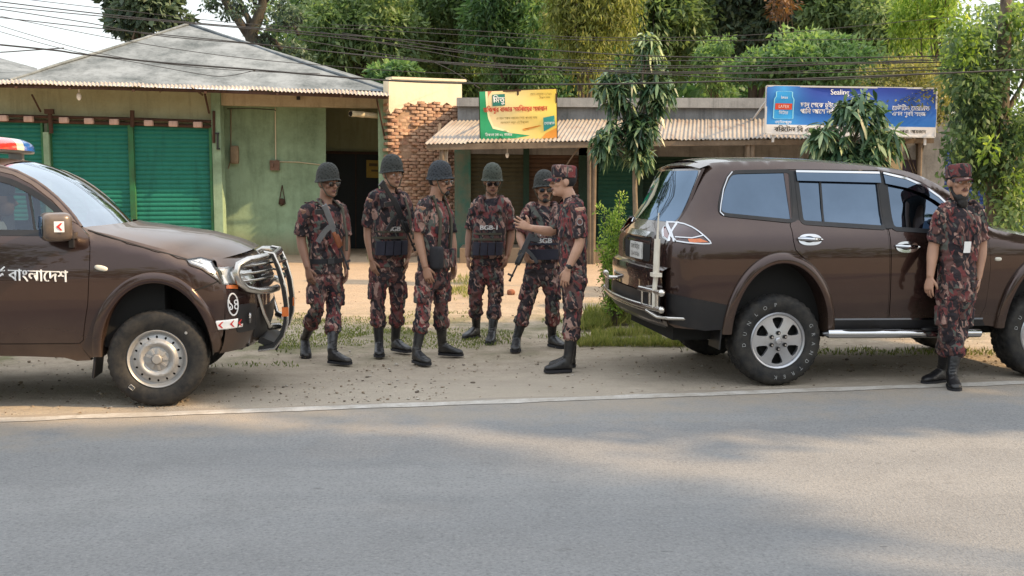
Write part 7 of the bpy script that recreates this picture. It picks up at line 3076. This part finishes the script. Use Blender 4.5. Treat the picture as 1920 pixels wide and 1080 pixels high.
def build_shed():
    root = thing('market_shed', 'long low concrete shop row with a rusty tin awning and dark closed shutters', 'building')
    Yw, Ya = 22.0, 20.3
    W_ = lambda u, v, dy=0.0: at(u, v, Yw + dy)
    A_ = lambda u, v, dy=0.0: at(u, v, Ya + dy)
    m = MB()
    uvslab(m, [(858, 198), (1762, 206), (1762, 300), (858, 288)], lambda u: Yw, .25)
    m.build('upper_wall', M['concrete'], root, 30)
    m = MB()
    uvslab(m, [(856, 183), (1764, 184), (1764, 205), (856, 199)], lambda u: Yw, .45, -.10)
    m.build('coping', M['coping'], root, 30)
    m = MB()
    corrug(m, W_(846, 226, -.02), W_(1330, 224, -.02), A_(795, 270), A_(1330, 261), .080, .014, 6, 4, .12)
    corrug(m, W_(1326, 224, -.01), W_(1752, 222, -.01), A_(1326, 261.5), A_(1752, 258), .080, .014, 6, 4, .15)
    m.build('tin_awning', M['tin'], root, 60)
    m = MB()
    m.bar(A_(800, 276, .05), A_(1110, 271, .05), .06, .11)
    m.bar(A_(1106, 271, .05), A_(1750, 264, .05), .06, .09)
    for u in range(820, 1750, 62):
        m.bar(W_(u + (846 - 820) * .2, 232, -.05), A_(u, 272 - (u - 800) * .012, .05), .05, .04)
    m.build('awning_timber', M['wood'], root)
    m = MB()
    for i, u in enumerate((1105, 1115, 1403, 1411, 1726, 829)):
        m2 = MB()
        a = A_(u, 272 - (u - 800) * .012, .08)
        lean = rnd_lean[i]
        m2.tube([V((a.x + lean, a.y, -.05)), V((a.x + lean * .4, a.y, 1.2)), V((a.x, a.y, a.z + .03))], [.048, .045, .042], 8)
        m2.build('post', M['wood'], root, 60)
    # closed shop fronts
    base = .27
    zt = lambda u: gz(u, 272, Yw)
    for (u0, u1, mt, dy) in ((883, 981, 'shutter_olive', .05), (992, 1084, 'shutter_brown', .05), (1121, 1192, 'shutter_mid', .05), (1204, 1392, 'shutter_dark', .30), (1412, 1505, 'shutter_dark', .25), (1508, 1640, 'shutter_brown', .2)):
        m = MB()
        a, b = W_(u0, 470, dy), W_(u1, 470, dy)
        slats(m, V((a.x, a.y, 0)), V((b.x, b.y, 0)), base, zt(u0), .085, .020)
        m.build('roller_shutter', M[mt], root, 60)
    for (u0, u1, mt, dy, z1) in ((853, 883, 'teal_door', -.05, None), (981, 992, 'shutter_dark', -.03, None), (1084, 1103, 'shutter_dark', .0, None), (1103, 1121, 'shutter_dark', .1, None), (1192, 1204, 'shutter_dark', -.02, None), (1392, 1412, 'concrete', -.05, None), (1640, 1686, 'cream_beam', -.1, None), (1686, 1722, 'purple_grey', .1, None), (1722, 1760, 'concrete', -.15, None)):
        m = MB()
        a, b = W_(u0, 470, dy), W_(u1, 470, dy)
        z = zt(u0) + .1
        m.box(((a.x + b.x) / 2, a.y + .1, z / 2), (b.x - a.x, .2, z))
        m.build('pier' if mt in ('concrete', 'cream_beam', 'purple_grey') else 'door_post', M[mt], root, 30)
    m = MB()
    a, b = W_(868, 470), W_(1760, 470)
    m.box(((a.x + b.x) / 2, 21.45, base / 2 - .05), (b.x - a.x, 1.6, base + .1))
    m.build('plinth', M['plinth'], root, 30)
    m = MB()
    m.box(((a.x + b.x) / 2, 25.5, 1.6), (b.x - a.x, .2, 3.2))
    m.box((a.x, 23.8, 1.6), (.2, 3.4, 3.2))
    m.box((b.x, 23.8, 1.6), (.2, 3.4, 3.2))
    m.box(((a.x + b.x) / 2, 23.8, 3.05), (b.x - a.x, 3.4, .12))
    m.box(((a.x + b.x) / 2, 22.62, 1.4), (b.x - a.x, .1, 2.6))
    m.build('shed_walls', M['concrete'], root)
    # things hanging under the awning
    m = MB()
    m.tube([A_(951, 276, .4), A_(951, 286, .4)], .008, 6)
    m.superq(A_(951, 291, .4), (.035, .035, .055), 1, 1, 12, 8)
    m.build('light_bulb', M['white_decal'], root, 60)
    m = MB()
    vs = []
    for j in range(7):
        for i in range(6):
            u = 824 + 3.2 * i + math.sin(j * 1.3) * .8
            v = 276 + 5.2 * j
            p = A_(u, v, .1 + .04 * math.sin(i * 2.1))
            vs.append(p)
    m.add(vs, [(j * 6 + i, j * 6 + i + 1, (j + 1) * 6 + i + 1, (j + 1) * 6 + i) for j in range(6) for i in range(5)])
    m.build('hanging_sack', simple('dirty sack cloth', (.42, .36, .28), .95, var=.3), root, 180)
    m = MB()
    m.tube([A_(1062, 310, .2), A_(1080, 283, .15), A_(1092, 272, .1)], .014, 6)
    m.build('loose_stick', M['wood'], root, 60)
    rebase(root, (at(1300, 470, Yw).x, Yw, 0))
    # blue shuttered shop further right
    r2 = thing('blue_shop', 'small shop with dark blue shutters behind the creeper tree at the right', 'building')
    Y = 23.0
    for u0, u1 in ((1764, 1842), (1850, 1960)):
        m = MB()
        a, b = at(u0, 470, Y), at(u1, 470, Y)
        slats(m, V((a.x, a.y, 0)), V((b.x, b.y, 0)), .1, gz(u0, 272, Y), .085, .02)
        m.build('roller_shutter', M['shutter_blue'], r2, 60)
    m = MB()
    a, b = at(1758, 470, Y), at(2050, 470, Y)
    za, zb = gz(1800, 272, Y), gz(1800, 215, Y)
    m.box(((a.x + b.x) / 2, Y + .1, (za + zb) / 2), (b.x - a.x, .25, zb - za))
    m.box((at(1846, 470, Y).x, Y + .05, za / 2), (.09, .2, za))
    m.box(((a.x + b.x) / 2, Y + 2.6, zb / 2), (b.x - a.x, .2, zb))
    m.box(((a.x + b.x) / 2, Y + 1.4, zb - .05), (b.x - a.x, 2.6, .1))
    m.build('wall', M['concrete'], r2)
    m = MB()
    uvslab(m, [(1826, 293), (1862, 292), (1862, 302), (1826, 303)], lambda u: Y - .1, .03)
    m.build('red_sign_strip', M['red_decal'], r2)
    rebase(r2, (at(1850, 470, Y).x, Y, 0))


rnd_lean = [.03, -.02, .05, .0, .02, .04]


def build_signs():
    # green and yellow banner standing on the awning
    Y = 20.55
    root = thing('shop_banner', 'green and yellow printed banner in a frame standing on the tin awning', 'sign')
    o = at(900, 172, Y)
    pc = [at(899, 172, Y), at(1043, 167, Y), at(1044, 260, Y), at(901, 262, Y)]
    ex = (pc[1] - pc[0])
    ey = (pc[3] - pc[0])
    F = lambda off: (lambda x, y: pc[0] + (pc[1] - pc[0]) * x + ((pc[3] - pc[0]) * (1 - x) + (pc[2] - pc[1]) * x) * y + V((0, -off - .014 * math.sin(x * 11 + y * 5) - .010 * math.sin(y * 9 - x * 4), 0)))
    m = MB()
    panel(m, [(0, 0), (1, 0), (1, 1), (0, 1)], [], F(0), .06)
    t = NT('yellow banner print').set(rough=.5)
    vec = t.coord('Object')
    sx = t.sep(vec)[0]
    t.color(t.mix(t.mr(sx, -.75, .75), (.74, .60, .38), (.78, .58, .075)))
    face = m.build('banner_face', t.m, root, 180)
    parts = [
        ('green_swoosh', (.015, .28, .115), [[(0, 0), (.075, 0), (.085, .30), (.11, .55), (.165, .76), (.36, .86), (.65, .925), (.45, .98), (0, 1.0)]], .004),
        ('pale_edge', (.72, .72, .42), [[(.075, 0), (.105, 0), (.108, .28), (.125, .50), (.175, .72), (.36, .82), (.40, .87), (.165, .775), (.105, .56), (.083, .30)]], .006),
        ('orange_wedge', (.72, .30, .045), [[(.80, .99), (.86, .88), (1.0, .78), (1.0, .99)], [(.55, .79), (.78, .72), (.80, .735), (.58, .825)]], .006),
        ('rust_wedge', (.50, .20, .11), [[(.08, 0), (.16, 0), (.115, .10), (.085, .28)]], .005),
        ('logo_block', (.015, .16, .13), [[(.165, .07), (.33, .06), (.33, .30), (.165, .31)]], .006),
        ('photo_block', (.02, .25, .23), [[(.825, .57), (.97, .53), (.98, .73), (.83, .85)]], .006),
    ]
    for nm, col, polys, off in parts:
        m = MB()
        for pg in polys:
            panel(m, pg, [], F(off), .05)
        m.build(nm, simple(nm.replace('_', ' ') + ' print', col, .5, var=.15), face, 180)
    W1, H1 = 1.48, .97

    def line(mb, s_, x, y, size, mi=0, sx_=1.0, align='CENTER', bold=.0):
        fn = F(.010)
        text_on(mb, s_, size, lambda a, b: fn(x + a / W1, y - b / H1), align=align, sx=sx_, mi=mi, bold=bold)
    m = MB()
    line(m, 'হািজপুর বাজার সমিবােয়র সমাধান', .46, .385, .135, 0, .66, bold=.008)
    line(m, 'িমতু', .248, .185, .16, 1, .85, bold=.006)
    line(m, 'েফান নাম্বার ০১৭১২', .80, .09, .06, 2, .8)
    line(m, 'িবকাশ নগদ', .85, .165, .055, 2, .8)
    line(m, 'এখােন সকল ধরেনর েসবা পাওয়া যায়', .48, .565, .062, 2, .85)
    line(m, 'েযাগােযাগ করুন এই িঠকানায়', .45, .655, .055, 2, .85)
    line(m, 'িঠকানা েমা ০১ বাজার', .24, .905, .075, 1, .8)
    line(m, 'েদাকান', .905, .69, .085, 1, .8)
    m.build('banner_lettering', [simple('red lettering', (.45, .035, .02), .5), M['white_decal'], simple('olive lettering', (.20, .16, .04), .5)], face, None)
    m = MB()
    for a, b in ((pc[0], pc[1]), (pc[1], pc[2]), (pc[2], pc[3]), (pc[3], pc[0]), ((pc[0] + pc[1]) / 2, (pc[2] + pc[3]) / 2)):
        m.bar(a + V((0, .03, 0)), b + V((0, .03, 0)), .035, .035)
    for p in (pc[2], pc[3], pc[0].lerp(pc[1], .5)):
        m.bar(p + V((0, .05, 0)), V((p.x, 21.9, p.z - .05)), .03, .03)
    m.build('banner_frame', M['rust'], root)
    rebase(root, (pc[2] + pc[3]) / 2)

    # blue board
    Y = 20.1
    root = thing('shop_signboard', 'wide blue advertising board with a bottle picture and a white name strip below', 'sign')
    pc = [at(1438, 161, Y), at(1757, 166, Y), at(1753, 257, Y), at(1435, 251, Y)]
    F = lambda off: (lambda x, y: pc[0] + (pc[1] - pc[0]) * x + ((pc[3] - pc[0]) * (1 - x) + (pc[2] - pc[1]) * x) * y + V((0, -off - .014 * math.sin(x * 11 + y * 5) - .010 * math.sin(y * 9 - x * 4), 0)))
    W2, H2 = (pc[1] - pc[0]).length, (pc[3] - pc[0]).length
    m = MB()
    panel(m, [(0, 0), (1, 0), (1, .80), (0, .80)], [], F(0), .04)
    t = NT('blue board print').set(rough=.45)
    vec = t.coord('Object')
    x_, z_ = t.sep(vec)[0], t.sep(vec)[2]
    c = t.mix(t.mr(z_, .15, .95), (.014, .15, .50), (.016, .030, .30))
    gl = t.math('POWER', t.math('MAXIMUM', t.math('SUBTRACT', 1.0, t.math('MULTIPLY', t.math('ABSOLUTE', t.math('ADD', x_, W2 * .5 - .32)), 1.5)), 0.0), 2.0)
    c = t.mix(t.math('MULTIPLY', gl, .75), c, (.045, .38, .78))
    t.color(c)
    face = m.build('board_face', t.m, root, 180)
    m = MB()
    panel(m, [(0, .80), (1, .80), (1, 1), (0, 1)], [], F(.003), .06)
    strip = m.build('name_strip', simple('white name strip', (.62, .62, .63), .5, var=.1), root, 180)
    m = MB()
    bottle = round_poly([(.055, .11), (.150, .11), (.150, .22), (.160, .27), (.160, .68), (.045, .68), (.045, .27), (.055, .22)], .02)
    panel(m, bottle, [], F(.006), .02)
    bo = m.build('bottle_picture', simple('bottle print', (.03, .30, .68), .4, var=.25, scale=5), face, 180)
    m = MB()
    strip_line(m, bottle + [bottle[0]], F(.009), .006)
    m.build('bottle_outline', simple('pale cyan outline', (.25, .62, .80), .4), bo, None)
    m = MB()
    panel(m, [(.052, .36), (.152, .36), (.152, .485), (.052, .485)], [], F(.010), .04)
    m.build('bottle_band', simple('orange red band', (.62, .075, .035), .4), bo, 180)

    def line2(mb, s_, x, y, size, mi=0, sx_=1.0, align='CENTER', bold=0.0):
        fn = F(.014)
        text_on(mb, s_, size, lambda a, b: fn(x + a / W2, y - b / H2), align=align, sx=sx_, mi=mi, bold=bold)
    m = MB()
    line2(m, 'ছাদ েথেক চুইেয়', .20, .385, .125, 0, .85, 'LEFT', .006)
    line2(m, 'পািন আেস নািক?', .20, .515, .125, 0, .85, 'LEFT', .006)
    line2(m, 'Sealing', .375, .11, .14, 0, .9, 'LEFT', .004)
    line2(m, 'েঢউিটন েমরামত', .74, .42, .125, 0, .85, 'LEFT', .005)
    line2(m, 'এখন খুবই সহজ', .74, .535, .11, 0, .85, 'LEFT', .004)
    line2(m, 'latex', .103, .235, .075, 0, .9)
    line2(m, 'LATEX', .103, .425, .075, 0, .9)
    line2(m, 'িলটার', .103, .555, .08, 0, .9)
    line2(m, 'ওয়াটারপ্রুফ', .103, .75, .07, 0, .85)
    m.build('board_lettering', M['white_decal'], face, None)
    m = MB()
    line2(m, 'বিরেটল িব এস িসেমন্ট স্েটার', .05, .90, .125, 0, 1.0, 'LEFT', .008)
    line2(m, 'েপ্রা: আমজাদ', .79, .90, .095, 0, .85, 'LEFT', .004)
    m.build('strip_lettering', M['gunblack'], strip, None)
    m = MB()
    for a, b in ((pc[0], pc[1]), (pc[1], pc[2]), (pc[2], pc[3]), (pc[3], pc[0])):
        m.bar(a + V((0, .02, 0)), b + V((0, .02, 0)), .05, .03)
    for x in (.05, .35, .65, .95):
        a = F(0)(x, .05)
        b = F(0)(x, 1.0)
        m.bar(a + V((0, .06, 0)), V((b.x, b.y + .06, b.z - .15)), .04, .04, (0, 1, 0))
        m.bar(a + V((0, .06, 0)), V((a.x, 22.0, a.z - .5)), .03, .03)
    m.build('board_frame', simple('pale board frame', (.50, .50, .50), .6), root)
    rebase(root, (pc[2] + pc[3]) / 2)


M['cable'] = simple('grey black cable sheath', (.035, .035, .038), .7)


def build_cables():
    # every cable: photo points it passes and its distance
    C = [
        (15.0, .016, [(-60, -4), (180, 25), (355, 42), (700, 70), (1000, 92), (1250, 106), (1600, 108), (1980, 100)]),
        (15.4, .014, [(-60, 6), (175, 29), (480, 55), (720, 80), (960, 108), (1300, 124), (1980, 112)]),
        (14.2, .013, [(-60, 26), (175, 52), (480, 82), (760, 112), (1000, 130), (1400, 138), (1980, 126)]),
        (13.2, .022, [(-60, 78), (100, 94), (150, 101), (300, 117), (480, 131), (700, 149), (866, 156), (1100, 158), (1500, 148), (1980, 128)]),
        (14.8, .013, [(-60, 8), (160, 42), (290, 66), (480, 83), (600, 95), (860, 118), (1200, 128), (1600, 118), (1980, 104)]),
        (15.6, .010, [(-60, -14), (250, 22), (480, 46), (700, 56), (1000, 72), (1300, 76), (1980, 70)]),
        (15.8, .010, [(-60, 18), (200, 70), (400, 102), (600, 122), (860, 138), (1240, 136), (1600, 118), (1980, 98)]),
        (14.6, .009, [(-60, 30), (160, 94), (330, 122), (480, 134), (600, 138)]),
        (14.4, .009, [(-60, 42), (120, 92), (260, 118), (370, 138), (420, 143), (480, 132)]),
        (15.2, .012, [(640, 62), (760, 78), (900, 100), (1050, 112), (1300, 114), (1500, 117), (1980, 116)]),
        (15.0, .012, [(600, 60), (800, 96), (960, 122), (1200, 133), (1400, 136), (1600, 130), (1980, 118)]),
        (14.0, .012, [(560, 74), (760, 108), (900, 122), (1040, 126), (1250, 140), (1500, 150), (1700, 142)]),
        (13.6, .010, [(812, 116), (850, 134), (900, 166)]),
        (15.9, .010, [(620, 46), (860, 56), (1100, 70), (1400, 66), (1700, 40), (1980, 12)]),
        (13.4, .014, [(-60, 99), (0, 98), (60, 94), (120, 90)]),
    ]
    lab = ['black cable sagging from the top left corner across the roof and trees', 'second black cable from the top left, passing just under the uppermost', 'thin cable running over the roof apex towards the banner',
           'thickest black cable crossing the grey roof low down', 'cable falling steeply from the left over the round leafy tree', 'faint uppermost wire across the white sky', 'faint wire falling steeply past the left roof slope',
           'short thin wire ending above the right roof slope', 'thin wire with a loop against the roof face', 'wire starting by the feathery tree and running right above the banner', 'lower wire of the pair running right above the concrete parapet',
           'lowest wire in front of the trees above the parapet', 'short slanting service wire going down to the banner', 'faint high wire rising to the top right corner', 'short wire end at the left border in front of the sky']
    for (Y, r, pts), lb in zip(C, lab):
        q = [at(u, v, Y) for u, v in pts]
        # smooth through the points
        out = []
        for i in range(len(q) - 1):
            p0, p1, p2, p3 = q[max(0, i - 1)], q[i], q[i + 1], q[min(len(q) - 1, i + 2)]
            for k in range(6):
                t = k / 6
                out.append(.5 * ((2 * p1) + (p2 - p0) * t + (2 * p0 - 5 * p1 + 4 * p2 - p3) * t * t + (3 * p1 - p0 - 3 * p2 + p3) * t ** 3))
        out.append(q[-1])
        m = MB()
        m.tube(out, r * .52, 6)
        tag(m.build('overhead_cable', M['cable'], None, 180), lb, 'cable', 'overhead cables')
build_ground()
suv = build_suv()
pickup = build_pickup()
build_people()
build_driver(pickup)
build_left_house()
build_shed()
build_signs()
build_cables()
build_trees()
build_far_wood()
# ------------------------------------------------------------------ camera, sky, sun
cam = bpy.data.cameras.new('camera')
co = bpy.data.objects.new('camera', cam)
COL.objects.link(co)
co.location = (0, 0, CAMH)
co.rotation_euler = (PI / 2 - PITCH, 0, 0)
cam.sensor_width = 36
cam.lens = FPX / 1920 * 36
cam.clip_end = 2000
cam.clip_start = .05
SC.camera = co
SUN_EL, SUN_AZ = R(35), R(101)          # azimuth clockwise from +Y: low sun from the right, a little behind the camera
wd = bpy.data.worlds.new('World')
SC.world = wd
wd.use_nodes = True
nt = wd.node_tree
bg = nt.nodes['Background']
sky = nt.nodes.new('ShaderNodeTexSky')
sky.sky_type = 'NISHITA'
sky.sun_disc = False
sky.sun_elevation = SUN_EL
sky.sun_rotation = SUN_AZ
sky.air_density = 1.3
sky.dust_density = 3.0
sky.ozone_density = 1.0
# hazy white daylight: the sky texture seen through bright haze
hz = nt.nodes.new('ShaderNodeMix')
hz.data_type = 'RGBA'
hz.inputs[0].default_value = .62
nt.links.new(sky.outputs[0], hz.inputs[6])
# the haze is brightest overhead, as under thin white cloud
tc = nt.nodes.new('ShaderNodeTexCoord')
sx = nt.nodes.new('ShaderNodeSeparateXYZ')
nt.links.new(tc.outputs['Generated'], sx.inputs[0])
rp_ = nt.nodes.new('ShaderNodeMapRange')
rp_.interpolation_type = 'SMOOTHSTEP'
for i_, v_ in enumerate((.10, .75, 0.0, 1.0)):
    rp_.inputs[i_ + 1].default_value = v_
nt.links.new(sx.outputs[2], rp_.inputs[0])
gr_ = nt.nodes.new('ShaderNodeMix')
gr_.data_type = 'RGBA'
gr_.inputs[6].default_value = (10.6, 11.0, 11.1, 1)
gr_.inputs[7].default_value = (16.8, 17.6, 18.4, 1)
nt.links.new(rp_.outputs[0], gr_.inputs[0])
nt.links.new(gr_.outputs[2], hz.inputs[7])
nt.links.new(hz.outputs[2], bg.inputs[0])
bg.inputs[1].default_value = .15
sun = bpy.data.lights.new('sun', 'SUN')
so = bpy.data.objects.new('sun', sun)
COL.objects.link(so)
sun.energy = 7.5
sun.angle = R(.9)
sun.color = (1.0, .69, .37)
d = V((math.sin(SUN_AZ) * math.cos(SUN_EL), math.cos(SUN_AZ) * math.cos(SUN_EL), math.sin(SUN_EL)))
so.rotation_euler = d.to_track_quat('Z', 'Y').to_euler()
SC.view_settings.view_transform = 'Standard'
SC.view_settings.look = 'None'
SC.view_settings.exposure = 0
SC.view_settings.gamma = 1
SC.cycles.max_bounces = 8
SC.cycles.transparent_max_bounces = 16
SC.cycles.use_denoising = True
